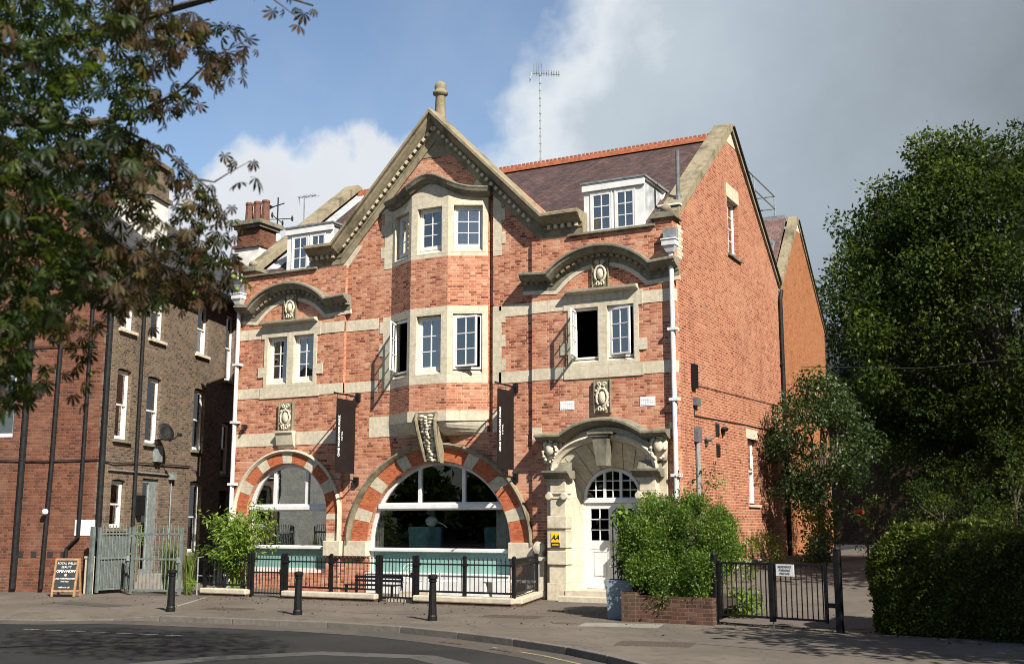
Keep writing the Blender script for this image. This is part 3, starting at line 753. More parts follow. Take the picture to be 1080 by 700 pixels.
for x0, x1 in ((-0.5, 0.0), (-14.0, -13.5)):
    b = MB(); b.box(x0 + 0.002, x1 - 0.002, 0.002, 0.42, 9.342, 9.52); pr = b.build('corner_pier', 'front_brick', hotel)
    b = MB(); b.box(x0 - 0.1, x1 + 0.1, -0.1, 0.5, 9.525, 9.58); b.box(x0 - 0.05, x1 + 0.05, -0.05, 0.46, 9.582, 9.66); b.box(x0 + 0.02, x1 - 0.02, 0.04, 0.4, 9.662, 9.72)
    b.build('pier_cap', 'sooty_stone', pr)
    b = MB(); b.ball(((x0 + x1) / 2, 0.22, 9.82), (0.15, 0.15, 0.12)); b.build('pier_ball', 'mossy_stone', pr, smooth=True)

# ---- roof
b = MB()
def slope(b, x0, x1, y0, z0, y1, z1, t=0.1):
    b.hexa([(x0, y0, z0 - t), (x1, y0, z0 - t), (x1, y1, z1 - t), (x0, y1, z1 - t)], [(x0, y0, z0), (x1, y0, z0), (x1, y1, z1), (x0, y1, z1)])
slope(b, -13.55, -0.42, 0.34, 9.46, 5.42, 13.36); slope(b, -13.55, -0.42, 10.35, 9.6, 5.421, 13.36)
for s in (-1, 1):
    b.hexa([(GX, 0.14, 12.1), (GX, 5.4, 12.1), (GX + s * 4.0, 5.4, 9.3), (GX + s * 4.0, 0.14, 9.3)][::s],
           [(GX, 0.14, 12.2), (GX, 5.4, 12.2), (GX + s * 4.0, 5.4, 9.4), (GX + s * 4.0, 0.14, 9.4)][::s])
roof = b.build('roof', 'plum_tiles', hotel)
b = MB()
x = -13.5
while x < -0.5:
    x1 = min(x + 0.43, -0.45)
    b.prism([(5.22, 13.27), (5.3, 13.42), (5.38, 13.475), (5.46, 13.475), (5.54, 13.42), (5.62, 13.27), (5.42, 13.37)], x + 0.006, x1)
    for k in range(3): b.prism([(5.385, 13.47), (5.385, 13.53), (5.42, 13.555), (5.455, 13.53), (5.455, 13.47)], x + 0.03 + 0.14 * k, x + 0.12 + 0.14 * k)
    x += 0.43
b.build('ridge_tile', 'ridge_tile', roof)
# stone coping on the two side gables
def coping(xf, y0, y1):
    b = MB(xf)
    up = [(0.16, 9.5), (5.42, 13.52), (5.42, 13.72), (5.3, 13.72), (0.42, 9.93), (0.16, 9.73)]
    dn = [(5.422, 13.52), (10.5, 9.62), (10.62, 9.66), (5.55, 13.70), (5.422, 13.72)]
    b.slab(up, y0, y1); b.slab(dn, y0 + 0.002, y1 - 0.2)
    return b.build('gable_coping', 'mossy_stone', hotel)
coping(SX, -0.07, 0.46); coping(T((-14.0, 0, 0)) @ SX, -0.46, 0.07)
b = MB(SX); b.slab([(4.95, 13.04), (5.42, 13.42), (5.86, 13.06)], -0.01, 0.1); b.build('apex_stone', 'pale_stone', hotel)
b = MB(); b.hexa([(-13.56, 0.6, 9.68), (-13.1, 0.6, 9.68), (-13.1, 5.3, 13.29), (-13.56, 5.3, 13.29)], [(-13.56, 0.6, 9.72), (-13.1, 0.6, 9.70), (-13.1, 5.3, 13.31), (-13.56, 5.3, 13.33)]); b.build('roof_flashing', 'pale_lead', hotel)
b = MB(SX); b.tube([(5.5, -0.09, 13.66), (10.42, -0.09, 9.84), (10.45, -0.09, 9.7)], 0.045, 6); b.build('verge_trim', 'dark_pipe', hotel)

# ---- dormers
def dormer(cx, w):
    d = MB(); x0, x1 = cx - w / 2, cx + w / 2; yf = 0.52; z0, z1 = 9.47, 10.84
    yb = 0.34 + (z1 - 9.46) / 0.768; yl = 0.36
    d.hexa([(x0, yf + 0.02, z0 - 0.1), (x1, yf + 0.02, z0 - 0.1), (x1, yb + 0.2, z0 - 0.1), (x0, yb + 0.2, z0 - 0.1)], [(x0, yf + 0.02, z1), (x1, yf + 0.02, z1), (x1, yb + 0.2, z1), (x0, yb + 0.2, z1)])
    # hollow look: cheeks are the sides of this body
    o = d.build('dormer', 'pale_lead', hotel)
    f = MB(); f.slab(rect(x0 - 0.03, x1 + 0.03, z0, z1 - 0.03), yf - 0.06, yf + 0.016, [rect(x0 + 0.16, cx - 0.03, z0 + 0.02, z1 - 0.24), rect(cx + 0.03, x1 - 0.2, z0 + 0.02, z1 - 0.24)])
    f.box(x0 - 0.06, x1 + 0.06, yf - 0.13, yf - 0.061, z1 - 0.2, z1 + 0.0)
    f.build('dormer_front', 'white_paint', o)
    r = MB(); r.hexa([(x0 - 0.1, yf - 0.16, z1 + 0.002), (x1 + 0.1, yf - 0.16, z1 + 0.002), (x1 + 0.1, yb + 0.1, z1 + 0.002), (x0 - 0.1, yb + 0.1, z1 + 0.002)],
                  [(x0 - 0.1, yf - 0.16, z1 + 0.05), (x1 + 0.1, yf - 0.16, z1 + 0.05), (x1 + 0.1, yb + 0.1, z1 + 0.08), (x0 - 0.1, yb + 0.1, z1 + 0.08)])
    r.build('dormer_roof', 'lead', o)
    r = MB()
    r.tube([(x1 + 0.04, yf - 0.02, z1 - 0.02), (x1 + 0.04, yb - 0.1, z1 - 0.02), (x1 + 0.02, yf + 0.62, z0 + 0.42), (x1 + 0.02, yf + 0.1, z0 + 0.05)], 0.03, 6)
    r.build('cheek_trim', 'white_paint', o)
    for a, b2 in ((x0 + 0.165, cx - 0.035), (cx + 0.035, x1 - 0.205)):
        bl = MB(); n = 12
        for k in range(n):
            u0 = a + (b2 - a) * k / n; u1 = a + (b2 - a) * (k + 1) / n
            bl.face([(u0, yf + 0.008 + 0.004 * (k % 2), z0 + 0.05), (u1, yf + 0.008 + 0.004 * ((k + 1) % 2), z0 + 0.05), (u1, yf + 0.008 + 0.004 * ((k + 1) % 2), z1 - 0.26), (u0, yf + 0.008 + 0.004 * (k % 2), z1 - 0.26)])
        bl.build('curtain', 'blind', o, fix=False)
        window(o, T((a, yf - 0.085, z0 + 0.025)), b2 - a, z1 - z0 - 0.27, 2, 3, None, frame=0.03)
dormer(-1.78, 1.66); dormer(-11.8, 1.66)
# window with one sub-level too many would break the rule: dormer windows hang on the hotel instead
for o in [c for d in hotel.children if d.name.startswith('dormer') for c in list(d.children) if c.name.startswith('window')]:
    o.parent = hotel

# flue on the right roof
b = MB(); b.tube([(-0.12, 0.85, 9.95), (-0.12, 0.85, 11.55)], 0.055, 10); b.lathe([(0.10, 9.98), (0.10, 10.3), (0.06, 10.36)], (-0.12, 0.85), 10)
b.build('flue_pipe', 'grey_pipe', hotel)
b = MB(); b.box(-0.5, 0.1, 0.3, 0.5, 9.93, 9.975); b.build('flue_flashing', 'white_plastic', hotel)

# ---- downpipes on the front
def downpipe(x, zt, zb, hop=True, r=0.062):
    b = MB()
    b.lathe([(r, zb), (r, zt)], (x, -0.12), 10)
    for z in (zb + 0.35, 3.0, 4.85, 6.6): b.box(x - 0.115, x + 0.135, -0.2, -0.012, z, z + 0.07)
    o = b.build('downpipe', 'white_plastic', hotel)
    b = MB(); zh = zt
    b.hexa([(x - 0.09, -0.22, zh), (x + 0.09, -0.22, zh), (x + 0.09, -0.03, zh), (x - 0.09, -0.03, zh)], [(x - 0.17, -0.28, zh + 0.16), (x + 0.17, -0.28, zh + 0.16), (x + 0.17, -0.03, zh + 0.16), (x - 0.17, -0.03, zh + 0.16)])
    b.box(x - 0.18, x + 0.18, -0.3, -0.03, zh + 0.162, zh + 0.3); b.box(x - 0.2, x + 0.2, -0.32, -0.03, zh + 0.302, zh + 0.34)
    b.build('hopper', 'white_plastic', o)
    b = MB(); b.box(x - 0.17, x + 0.17, -0.2, -0.01, zh + 0.345, zh + 0.62); b.build('hopper_outlet', 'lead', o)
downpipe(-0.02, 8.58, 0.0); downpipe(-13.97, 8.5, 0.0)

# ---- carved stone panels
def cartouche(cx, z0, z1, w, y, seed, mat='pale_stone', kind='shield'):
    rg = random.Random(seed); h = z1 - z0
    b = MB(); b.box(cx - w / 2, cx + w / 2, y - 0.05, y + 0.04, z0, z1)
    for s in (-1, 1): b.box(cx + s * w / 2 - 0.02 * (s > 0) , cx + s * w / 2 + 0.02 * (s < 0), y - 0.09, y - 0.051, z0 + 0.001, z1 - 0.001)
    o = b.build('carved_panel', 'mossy_stone', hotel)  # darker stone behind the pale carving, for contrast in its recesses
    c = MB(); zc = z0 + h * 0.45
    c.ball((cx, y - 0.07, zc), (w * 0.22, 0.09, h * 0.2), 12, 8)
    pts = []
    for k in range(15):                                     # scrolled rim of the shield
        t = R(-70 + 320 * k / 14 - 20)
        pts.append((cx + w * 0.33 * math.cos(t), y - 0.08 - 0.02 * (k % 2), zc + h * 0.27 * math.sin(t)))
    c.tube(pts, 0.035, 6)
    for s in (-1, 1):
        c.tube([(cx + s * w * (0.05 + 0.13 * math.cos(q) * (1 - q / 9)) + s * w * 0.1, y - 0.09, z1 - h * 0.17 + h * 0.08 * math.sin(q) * (1 - q / 9)) for q in np.linspace(0, 7, 14)], 0.024, 6)
        c.tube([(cx + s * w * (0.14 + 0.09 * math.cos(q)), y - 0.09, z0 + h * 0.12 + h * 0.06 * math.sin(q)) for q in np.linspace(-1, 4.5, 10)], 0.026, 6)
    if kind == 'rich':
        for k in range(22):
            a = rg.uniform(0, 6.28); rr = rg.uniform(0.25, 0.42)
            c.ball((cx + w * rr * math.cos(a), y - 0.075, zc + h * rr * 0.95 * math.sin(a)), (rg.uniform(0.02, 0.045), 0.04, rg.uniform(0.02, 0.05)), 7, 5)
    c.build('carving', mat, o, smooth=True)
cartouche(-12.04, 7.9, 8.66, 0.46, 0.0, 1); cartouche(-1.97, 7.9, 8.66, 0.46, 0.0, 2)
cartouche(-12.06, 4.56, 5.42, 0.52, -0.02, 3, 'pale_stone', 'rich'); cartouche(-1.95, 4.64, 5.5, 0.46, -0.02, 4, 'pale_stone', 'rich')
b = MB(); b.prism([(0.0, 4.05), (-0.1, 4.15), (-0.16, 4.46), (-0.2, 4.5), (-0.2, 4.56), (0.0, 4.56)], -12.36, -11.74); b.build('panel_bracket', 'pale_stone', hotel)
for x in (-2.97, -0.76):       # air bricks
    b = MB(); b.box(x - 0.2, x + 0.2, -0.012, 0.03, 4.77, 5.0)
    for i in range(6):
        for j in range(3): b.box(x - 0.17 + i * 0.058, x - 0.17 + i * 0.058 + 0.042, -0.018, -0.0125, 4.80 + j * 0.06, 4.80 + j * 0.06 + 0.042)
    b.build('air_brick', 'plaque_white', hotel)

# ---- arches round the ground-floor windows
def ring_segment(b, cx, z0, r0, r1, rz0, rz1, a0, a1, y0, y1):
    n = max(2, int(abs(a1 - a0) / 4)); A = arc(cx, z0, r0, rz0, a0, a1, n); B = arc(cx, z0, r1, rz1, a0, a1, n)
    for k in range(n):
        b.hexa([(A[k][0], y0, A[k][1]), (A[k + 1][0], y0, A[k + 1][1]), (A[k + 1][0], y1, A[k + 1][1]), (A[k][0], y1, A[k][1])],
               [(B[k][0], y0, B[k][1]), (B[k + 1][0], y0, B[k + 1][1]), (B[k + 1][0], y1, B[k + 1][1]), (B[k][0], y1, B[k][1])])
def voussoirs(cx, z0, r0, r1, rz0, rz1, segs, y):
    a = 90.0
    for kind, span in segs:
        yf = y - (0.02 if kind == 'b' else 0.026)
        for a0, a1 in ([(a - span, 90 + span)] if kind == 'S' else [(a - span, a), (180 - a, 180 - a + span)]):
            t = MB(); ring_segment(t, cx, z0, r0, r1, rz0, rz1, a0, a1, yf, y + 0.1)
            t.build('voussoir', 'arch_brick' if kind == 'b' else 'clean_stone', hotel)
        a -= span
bx = XC + 0.02
voussoirs(bx, 1.3, 2.27, 2.80, 2.27, 2.62, [('b', 21), ('s', 7.5), ('b', 16), ('s', 7.5), ('b', 15), ('s', 7.5), ('b', 15.5)], 0.1)
voussoirs(small_cx, 2.15, 1.47, 1.86, 1.47, 1.77, [('S', 6), ('b', 19), ('s', 12), ('b', 19), ('s', 12), ('b', 22)], 0.0)
b = MB(T((0, 0.1, 0))); b.sweep(arc(bx, 1.3, 2.80, 2.62, 180, 0, 44), [(0.13, -0.05), (0.14, 0.13), (0.09, 0.15), (0.04, 0.10), (0.0, 0.05), (0.0, -0.05)]); b.build('hood_mould', 'mossy_stone', hotel)
b = MB(); b.sweep([(small_cx - 1.86, 1.4), (small_cx - 1.86, 2.1)] + arc(small_cx, 2.15, 1.86, 1.77, 180, 0, 36) + [(small_cx + 1.86, 2.1), (small_cx + 1.86, 1.4)], [(0.09, -0.05), (0.10, 0.09), (0.05, 0.11), (0.0, 0.05), (0.0, -0.05)]); b.build('hood_mould', 'pale_stone', hotel)
for cx, y, xs in ((bx, 0.1, ((-2.98, -2.24), (2.24, 2.98))), (small_cx, 0.0, ((-2.0, -1.44), (1.44, 2.02)))):
    for x0, x1 in xs:
        b = MB(); b.box(cx + x0, cx + x1, y - 0.12, y + 0.31, 0.98, 1.395); b.build('impost_block', 'pale_stone', hotel, bevel=0.015)
for s in (-1, 1):       # short jambs between block and small arch
    for k, (m, z0, z1) in enumerate((('clean_stone', 1.4, 1.62), ('front_brick', 1.62, 2.0), ('clean_stone', 2.0, 2.16))):
        b = MB(); x0 = small_cx + s * 1.47; x1 = small_cx + s * 1.85; b.box(x0, x1, -0.022 - 0.001 * k, 0.1, z0, z1); b.build('arch_jamb', m, hotel)
# carved keystone carrying the bay
b = MB(); 
b.hexa([(bx - 0.26, -0.12, 3.5), (bx + 0.2, -0.12, 3.5), (bx + 0.2, 0.12, 3.5), (bx - 0.26, 0.12, 3.5)], [(bx - 0.36, -0.50, 4.84), (bx + 0.34, -0.50, 4.84), (bx + 0.34, 0.12, 4.84), (bx - 0.36, 0.12, 4.84)])
for s in (-1, 1): b.tube([(bx + s * 0.32, -0.48, 4.8), (bx + s * 0.30, -0.56, 4.62), (bx + s * 0.28, -0.52, 4.4), (bx + s * 0.25, -0.36, 4.0), (bx + s * 0.22, -0.16, 3.55)], 0.055, 7)
ko = b.build('keystone', 'mossy_stone', hotel)  # base kept darker than its carving so the hollows stand out
c = MB(); rg = random.Random(5)
for k in range(16):
    t = k / 15; z = 4.72 - 1.12 * t; y = -0.52 + 0.38 * t; w = 0.24 - 0.09 * t
    for s in (-1, 1):
        c.ball((bx + s * w * 0.55 + rg.uniform(-0.03, 0.03), y - 0.03, z + rg.uniform(-0.02, 0.02)), (w * 0.42, 0.06, 0.045), 8, 5)
    c.ball((bx + rg.uniform(-0.04, 0.04), y - 0.06, z - 0.03), (0.06, 0.055, 0.05), 8, 5)
c.build('carving', 'pale_stone', ko, smooth=True)

# ---- big arched windows
def arch_window(cx, z0, r, zb, ztr, zrail, mull, y, flo, white_to, jambs):
    b = MB(); f = 0.10
    outer = [(cx - r, zb), (cx + r, zb)] + arc(cx, z0, r, r, 0, 180, 36)
    def half(z):          # half width of the opening inside the frame at height z
        return (r - f) if z <= z0 else math.sqrt(max(0.0, (r - f) ** 2 - (z - z0) ** 2))
    holes = []
    # lights above the transom
    xs = [cx - half(ztr + 0.1)] + mull + [cx + half(ztr + 0.1)]
    za = ztr + 0.09
    for i in range(3):
        xa = xs[i] + (0.05 if i else 0.0); xb = xs[i + 1] - (0.05 if i < 2 else 0.0)
        top = []
        for k in range(13):
            x = xb + (xa - xb) * k / 12; q = (r - f) ** 2 - (x - cx) ** 2
            top.append((x, max(za + 0.004, z0 + math.sqrt(max(0.0, q)))))
        holes.append([(xa, za), (xb, za)] + top)
    lo = [(cx - half(zrail + 0.1), zrail + 0.09), (cx + half(zrail + 0.1), zrail + 0.09)]
    for k in range(9):
        z = zrail + 0.1 + (ztr - 0.12 - zrail - 0.1) * k / 8; lo.append((cx + half(z), z))
    for k in range(9):
        z = ztr - 0.12 - (ztr - 0.12 - zrail - 0.1) * k / 8; lo.append((cx - half(z), z))
    holes.append(lo[:1] + lo[1:])
    holes.append(rect(cx - r + f, cx + r - f, white_to, zrail - 0.02))
    b.slab(outer, y, y + 0.1, holes)
    b.prism([(y - 0.08, ztr - 0.07), (y - 0.08, ztr + 0.03), (y - 0.001, ztr + 0.07), (y - 0.001, ztr - 0.1)], cx - half(ztr) - 0.08, cx + half(ztr) + 0.08)
    b.prism([(y - 0.1, zrail - 0.0), (y - 0.1, zrail + 0.06), (y - 0.001, zrail + 0.085), (y - 0.001, zrail - 0.015)], cx - r + 0.01, cx + r - 0.01)
    o = b.build('window', 'white_paint', hotel)
    g = MB(); g.slab([(cx - r + 0.05, zrail + 0.05), (cx + r - 0.05, zrail + 0.05)] + arc(cx, z0, r - 0.05, r - 0.05, 0, 180, 30), y + 0.05, y + 0.056) ; g.build('pane', 'clear_glass' if r > 2 else 'glass', o)
    g = MB(); g.box(cx - r + f - 0.01, cx + r - f + 0.01, y + 0.04, y + 0.06, white_to - 0.01, zrail - 0.01); g.build('frosted_pane', 'teal_frost', o)
    return o
arch_window(bx, 1.3, 2.26, 0.42, 2.36, 1.13, [bx - 0.66, bx + 0.74], 0.26, 0, 0.56, True)
arch_window(small_cx, 2.15, 1.46, 0.5, 2.35, 1.17, [small_cx - 0.55, small_cx + 0.62], 0.14, 0, 0.62, True)
b = MB(); b.box(bx - 2.24, bx + 2.24, 0.05, 0.098, -0.05, 0.52); b.box(bx - 2.24, bx + 2.24, 0.02, 0.25, 0.521, 0.555); b.build('window_apron', 'white_paint', hotel)
# curtains and furniture behind the big window
def drape(name, x0, x1, y, z0, z1, mat, n=18):
    b = MB()
    for k in range(n):
        u0 = x0 + (x1 - x0) * k / n; u1 = x0 + (x1 - x0) * (k + 1) / n
        b.hexa([(u0, y + 0.05 * (k % 2), z0), (u1, y + 0.05 * ((k + 1) % 2), z0), (u1, y + 0.03 + 0.05 * ((k + 1) % 2), z0), (u0, y + 0.03 + 0.05 * (k % 2), z0)],
               [(u0, y + 0.05 * (k % 2), z1), (u1, y + 0.05 * ((k + 1) % 2), z1), (u1, y + 0.03 + 0.05 * ((k + 1) % 2), z1), (u0, y + 0.03 + 0.05 * (k % 2), z1)])
    return b.build(name, mat)
o = drape('curtain', bx + 1.62, bx + 2.25, 0.5, 0.3, 2.5, 'curtain'); tag(o, 'pale drawn curtain at the door-side edge of the big arched window', 'curtain')
o = drape('curtain', bx - 2.27, bx - 2.0, 0.5, 0.3, 2.5, 'curtain', 10); tag(o, 'narrow curtain bunched at the lit edge of the big arched window', 'curtain')

# ---- doorway
def portal():
    c = door_cx
    b = MB()
    b.slab([(c - 1.63, -0.06), (c - 1.0, -0.06), (c - 1.0, 3.17)] + arc(c, 3.19, 1.27, 0.72, 180, 0, 24) + [(c + 1.0, 3.17), (c + 1.0, -0.06), (c + 1.63, -0.06), (c + 1.63, 3.3), (c + 1.66, 4.0), (c + 1.2, 4.1)] + arc(c, 2.86, 1.55, 1.52, 40, 140, 14) + [(c - 1.2, 4.1), (c - 1.66, 4.0), (c - 1.63, 3.3)], -0.10, 0.12)
    p = b.build('door_surround', 'clean_stone', hotel)
    # funnel from the outer arch to the door arch
    b = MB()
    def outl(hw, zs, rx, r, n=24): return [(c - hw, 0.0), (c - hw, zs - 0.02)] + arc(c, zs, rx, r, 180, 0, n) + [(c + hw, zs - 0.02), (c + hw, 0.0)]
    A = outl(1.0, 3.19, 1.27, 0.72); B = outl(0.78, 2.48, 0.78, 0.78)
    for k in range(len(A) - 1): b.face([(A[k][0], -0.10, A[k][1]), (A[k + 1][0], -0.10, A[k + 1][1]), (B[k + 1][0], 0.40, B[k + 1][1]), (B[k][0], 0.40, B[k][1])])
    b.build('door_reveal', 'clean_stone', p, smooth=False)
    # radiating joints on the flat ring
    b = MB()
    for t in (28, 48, 68, 112, 132, 152):
        ct, st = math.cos(R(t)), math.sin(R(t)); n = Vector((-st, 0, ct)) * 0.008; q0 = Vector((c + 0.80 * ct, 0.375, 2.48 + 0.80 * st)); q1 = Vector((c + 1.25 * ct, -0.095, 3.19 + 0.71 * st)); o_ = Vector((0, -0.004, 0))
        b = MB(); b.face([q0 - n + o_, q1 - n + o_, q1 + n + o_, q0 + n + o_]); b.build('joint', 'sooty_stone', p, fix=False)
    # pilasters
    for s in (-1, 1):
        x = c + s * 1.21
        b = MB()
        for z0, z1, w, y in ((-0.06, 0.42, 0.27, -0.42), (0.421, 0.87, 0.235, -0.36), (0.871, 1.21, 0.265, -0.41), (1.211, 1.28, 0.235, -0.36), (1.281, 1.69, 0.265, -0.41), (1.691, 1.76, 0.235, -0.36), (1.761, 2.07, 0.265, -0.41), (2.071, 2.50, 0.21, -0.34), (2.68, 3.0, 0.21, -0.34)):
            b.box(x - w, x + w, y, -0.05, z0, z1)
        pl = b.build('pilaster', 'clean_stone', p, bevel=0.012)
        b = MB()
        b.box(x - 0.25, x + 0.25, -0.40, -0.05, 2.62, 2.679); b.box(x - 0.22, x + 0.22, -0.36, -0.05, 2.501, 2.62)
        for q in (-1, 1):
            xx = x + q * 0.21
            b.xf = T((xx, -0.38, 2.56)) @ Matrix.Rotation(R(90), 4, 'X')
            b.lathe([(0.085, -0.03), (0.095, 0.0), (0.085, 0.07), (0.05, 0.075)], (0, 0), 12); b.xf = Matrix.Identity(4)
        b.build('capital', 'pale_stone', p)
        b = MB()
        b.prism([(-0.34, 3.001), (-0.38, 3.03), (-0.42, 3.06), (-0.46, 3.11), (-0.53, 3.13), (-0.55, 3.15), (-0.55, 3.2), (-0.05, 3.2), (-0.05, 3.001)], x - 0.36, x + 0.36)
        b.prism([(-0.25, 3.201), (-0.1, 3.201), (-0.1, 3.42)], x - 0.3, x + 0.3)
        b.build('impost_cornice', 'sooty_stone', p)
        # carved console under the end of the hood
        b = MB(); xx = c + s * 1.47
        b.box(xx - 0.2, xx + 0.2, -0.2, -0.101, 3.4, 4.02); b.ball((xx, -0.25, 3.76), (0.12, 0.1, 0.17), 12, 8)
        rg = random.Random(9 + s)
        for k in range(26):
            a = rg.uniform(0, 6.28); b.ball((xx + 0.18 * math.cos(a), -0.22 - rg.uniform(0, 0.06), 3.7 + 0.27 * math.sin(a)), (rg.uniform(0.025, 0.055), 0.06, rg.uniform(0.03, 0.06)), 7, 5)
        b.build('carved_console', 'pale_stone', p, smooth=True)
    # inner arch mould and the hood
    b = MB(); b.sweep(arc(c, 3.2, 1.3, 0.73, 180, 0, 34), [(0.15, 0.05), (0.16, 0.26), (0.11, 0.29), (0.07, 0.22), (0.0, 0.18), (0.0, 0.05)]); b.build('arch_mould', 'pale_stone', p)
    Rr = (1.12 ** 2 + 0.36 ** 2) / (2 * 0.36); a = math.degrees(math.asin(1.12 / Rr)); zc = 4.50 - Rr
    path = [(c - 1.82, 4.14)] + arc(c, zc, Rr, Rr, 90 + a, 90 - a, 24) + [(c + 1.74, 4.14)]
    b = MB(); b.sweep(path, [(0.05, -0.02), (0.0, 0.44), (-0.03, 0.48), (-0.08, 0.48), (-0.095, 0.41), (-0.13, 0.37), (-0.17, 0.28), (-0.20, 0.2), (-0.22, 0.12), (-0.22, -0.02)]); b.build('door_hood', 'sooty_stone', p)
    # keystone
    b = MB(); b.hexa([(c - 0.13, -0.34, 3.30), (c + 0.13, -0.34, 3.30), (c + 0.13, -0.05, 3.30), (c - 0.13, -0.05, 3.30)], [(c - 0.20, -0.46, 4.02), (c + 0.20, -0.46, 4.02), (c + 0.20, -0.05, 4.02), (c - 0.20, -0.05, 4.02)])
    b.box(c - 0.31, c + 0.31, -0.52, -0.05, 4.08, 4.13); b.box(c - 0.25, c + 0.25, -0.49, -0.05, 4.021, 4.079); b.build('keystone', 'sooty_stone', p)
    # steps
    b = MB(); b.box(c - 0.98, c + 0.98, -0.45, 0.46, 0.0, 0.26); b.box(c - 1.02, c + 1.02, -0.78, -0.451, -0.06, 0.13); b.build('doorstep', 'kerb_stone', p, bevel=0.015)
portal()
def door():
    c = door_cx; y = 0.33
    b = MB()
    b.slab([(c - 0.80, 0.262), (c + 0.80, 0.262), (c + 0.80, 2.48)] + arc(c, 2.48, 0.80, 0.80, 0, 180, 24)[1:] , y + 0.03, y + 0.11,
           [rect(c - 0.735, c + 0.735, 0.265, 2.39)] + 
           [[(c - 0.19, 2.53), (c + 0.19, 2.53), (c + 0.19, 3.16), (c, 3.205), (c - 0.19, 3.16)],
            [(c + 0.255, 2.53), (c + 0.725, 2.53), (c + 0.69, 2.72), (c + 0.58, 2.92), (c + 0.45, 3.05), (c + 0.255, 3.15)],
            [(c - 0.725, 2.53), (c - 0.255, 2.53), (c - 0.255, 3.15), (c - 0.45, 3.05), (c - 0.58, 2.92), (c - 0.69, 2.72)]])
    b.box(c - 0.79, c + 0.79, y - 0.01, y + 0.029, 2.40, 2.48)
    b.box(c - 0.012, c + 0.012, y + 0.05, y + 0.09, 2.53, 3.2)
    for z in (2.72, 2.95): b.box(c - 0.64 if z > 2.8 else c - 0.7, c + 0.64 if z > 2.8 else c + 0.7, y + 0.052, y + 0.088, z - 0.012, z + 0.012)
    for s in (-1, 1): b.box(c + s * 0.47 - 0.012, c + s * 0.47 + 0.012, y + 0.05, y + 0.09, 2.53, 3.03)
    f = b.build('fanlight', 'white_paint', hotel)
    b = MB(); b.slab([(c - 0.76, 2.5), (c + 0.76, 2.5)] + arc(c, 2.5, 0.74, 0.72, 0, 180, 20), y + 0.07, y + 0.074); b.build('pane', 'clear_glass', f)
    for s in (-1, 1):
        x0, x1 = (c - 0.73, c - 0.004) if s < 0 else (c + 0.004, c + 0.73)
        b = MB(); g0, g1 = (x0 + 0.12, x1 - 0.12)
        b.slab(rect(x0, x1, 0.27, 2.385), y + 0.04, y + 0.09, [rect(g0, g1, 1.46, 2.25), rect(g0, g1, 0.48, 1.24)])
        b.box(g0, g1, y + 0.062, y + 0.075, 0.48, 1.24); b.slab(rect(g0 + 0.001, g1 - 0.001, 0.481, 1.239), y + 0.05, y + 0.061, [rect(g0 + 0.05, g1 - 0.05, 0.55, 1.17)])
        b.slab(rect(g0 + 0.08, g1 - 0.08, 0.59, 1.13), y + 0.045, y + 0.061)
        b.box((g0 + g1) / 2 - 0.014, (g0 + g1) / 2 + 0.014, y + 0.045, y + 0.085, 1.46, 2.25)
        for k in (1, 2): b.box(g0, g1, y + 0.047, y + 0.083, 1.46 + 0.263 * k - 0.014, 1.46 + 0.263 * k + 0.014)
        b.box(x0, x1, y + 0.02, y + 0.039, 0.272, 0.40)
        d = b.build('door', 'white_paint', hotel)
        b = MB(); b.face([(g0, y + 0.065, 1.46), (g1, y + 0.065, 1.46), (g1, y + 0.065, 2.25), (g0, y + 0.065, 2.25)]); b.build('pane', 'clear_glass', d)
        b = MB(); b.tube([(c + s * 0.05, y + 0.04, 1.3), (c + s * 0.05, y - 0.02, 1.3), (c + s * 0.05, y - 0.02, 1.45), (c + s * 0.05, y + 0.04, 1.45)], 0.012, 6); b.build('handle', 'brass', d)
door()

# ---- side wall fittings and windows
window(hotel, SX @ T((4.86, 0.14, 9.68)), 1.05, 1.66, 2, 4, None, frame=0.05)
b = MB(SX); b.box(4.75, 6.02, -0.012, 0.13, 11.33, 11.74); b.build('lintel', 'clean_stone', hotel)
b = MB(SX); b.box(4.74, 6.02, -0.07, 0.14, 9.55, 9.62); b.build('sill', 'sooty_stone', hotel)
window(hotel, SX @ T((6.14, 0.13, 2.47)), 0.94, 1.86, 1, 2, None, sash=True)
b = MB(SX); b.box(6.0, 7.22, -0.01, 0.12, 4.34, 4.63); b.build('lintel', 'clean_stone', hotel)
b = MB(SX); b.box(6.02, 7.2, -0.06, 0.14, 2.35, 2.42); b.build('sill', 'kerb_stone', hotel)
for y0, z0, z1, m, d in ((1.13, 5.3, 5.92, 'black_iron', 0.1), (1.22, 4.86, 5.06, 'grey_pipe', 0.12), (1.24, 3.93, 4.32, 'grey_pipe', 0.12), (3.06, 4.2, 4.55, 'rubber', 0.02), (3.08, 3.65, 4.0, 'rubber', 0.02)):
    b = MB(SX); b.box(y0, y0 + 0.3, -d, -0.002, z0, z1)
    if m == 'rubber':
        for k in range(6): b.box(y0 + 0.02, y0 + 0.28, -d - 0.02, -d - 0.001, z0 + 0.03 + k * 0.052, z0 + 0.055 + k * 0.052)
    b.build('wall_vent' if m == 'rubber' else 'service_box', m, hotel)
b = MB(SX); b.tube([(1.36, -0.06, 0.1), (1.36, -0.06, 3.93)], 0.06, 8); b.build('grey_conduit', 'galvanised', hotel)
b = MB(SX); b.tube([(1.3, -0.02, 4.86), (1.28, -0.02, 4.6), (2.2, -0.02, 4.62), (6.0, -0.02, 4.72), (9.5, -0.02, 4.76)], 0.012, 5); b.tube([(1.3, -0.02, 5.4), (9.6, -0.02, 5.62)], 0.009, 5); b.build('cable', 'rubber', hotel)
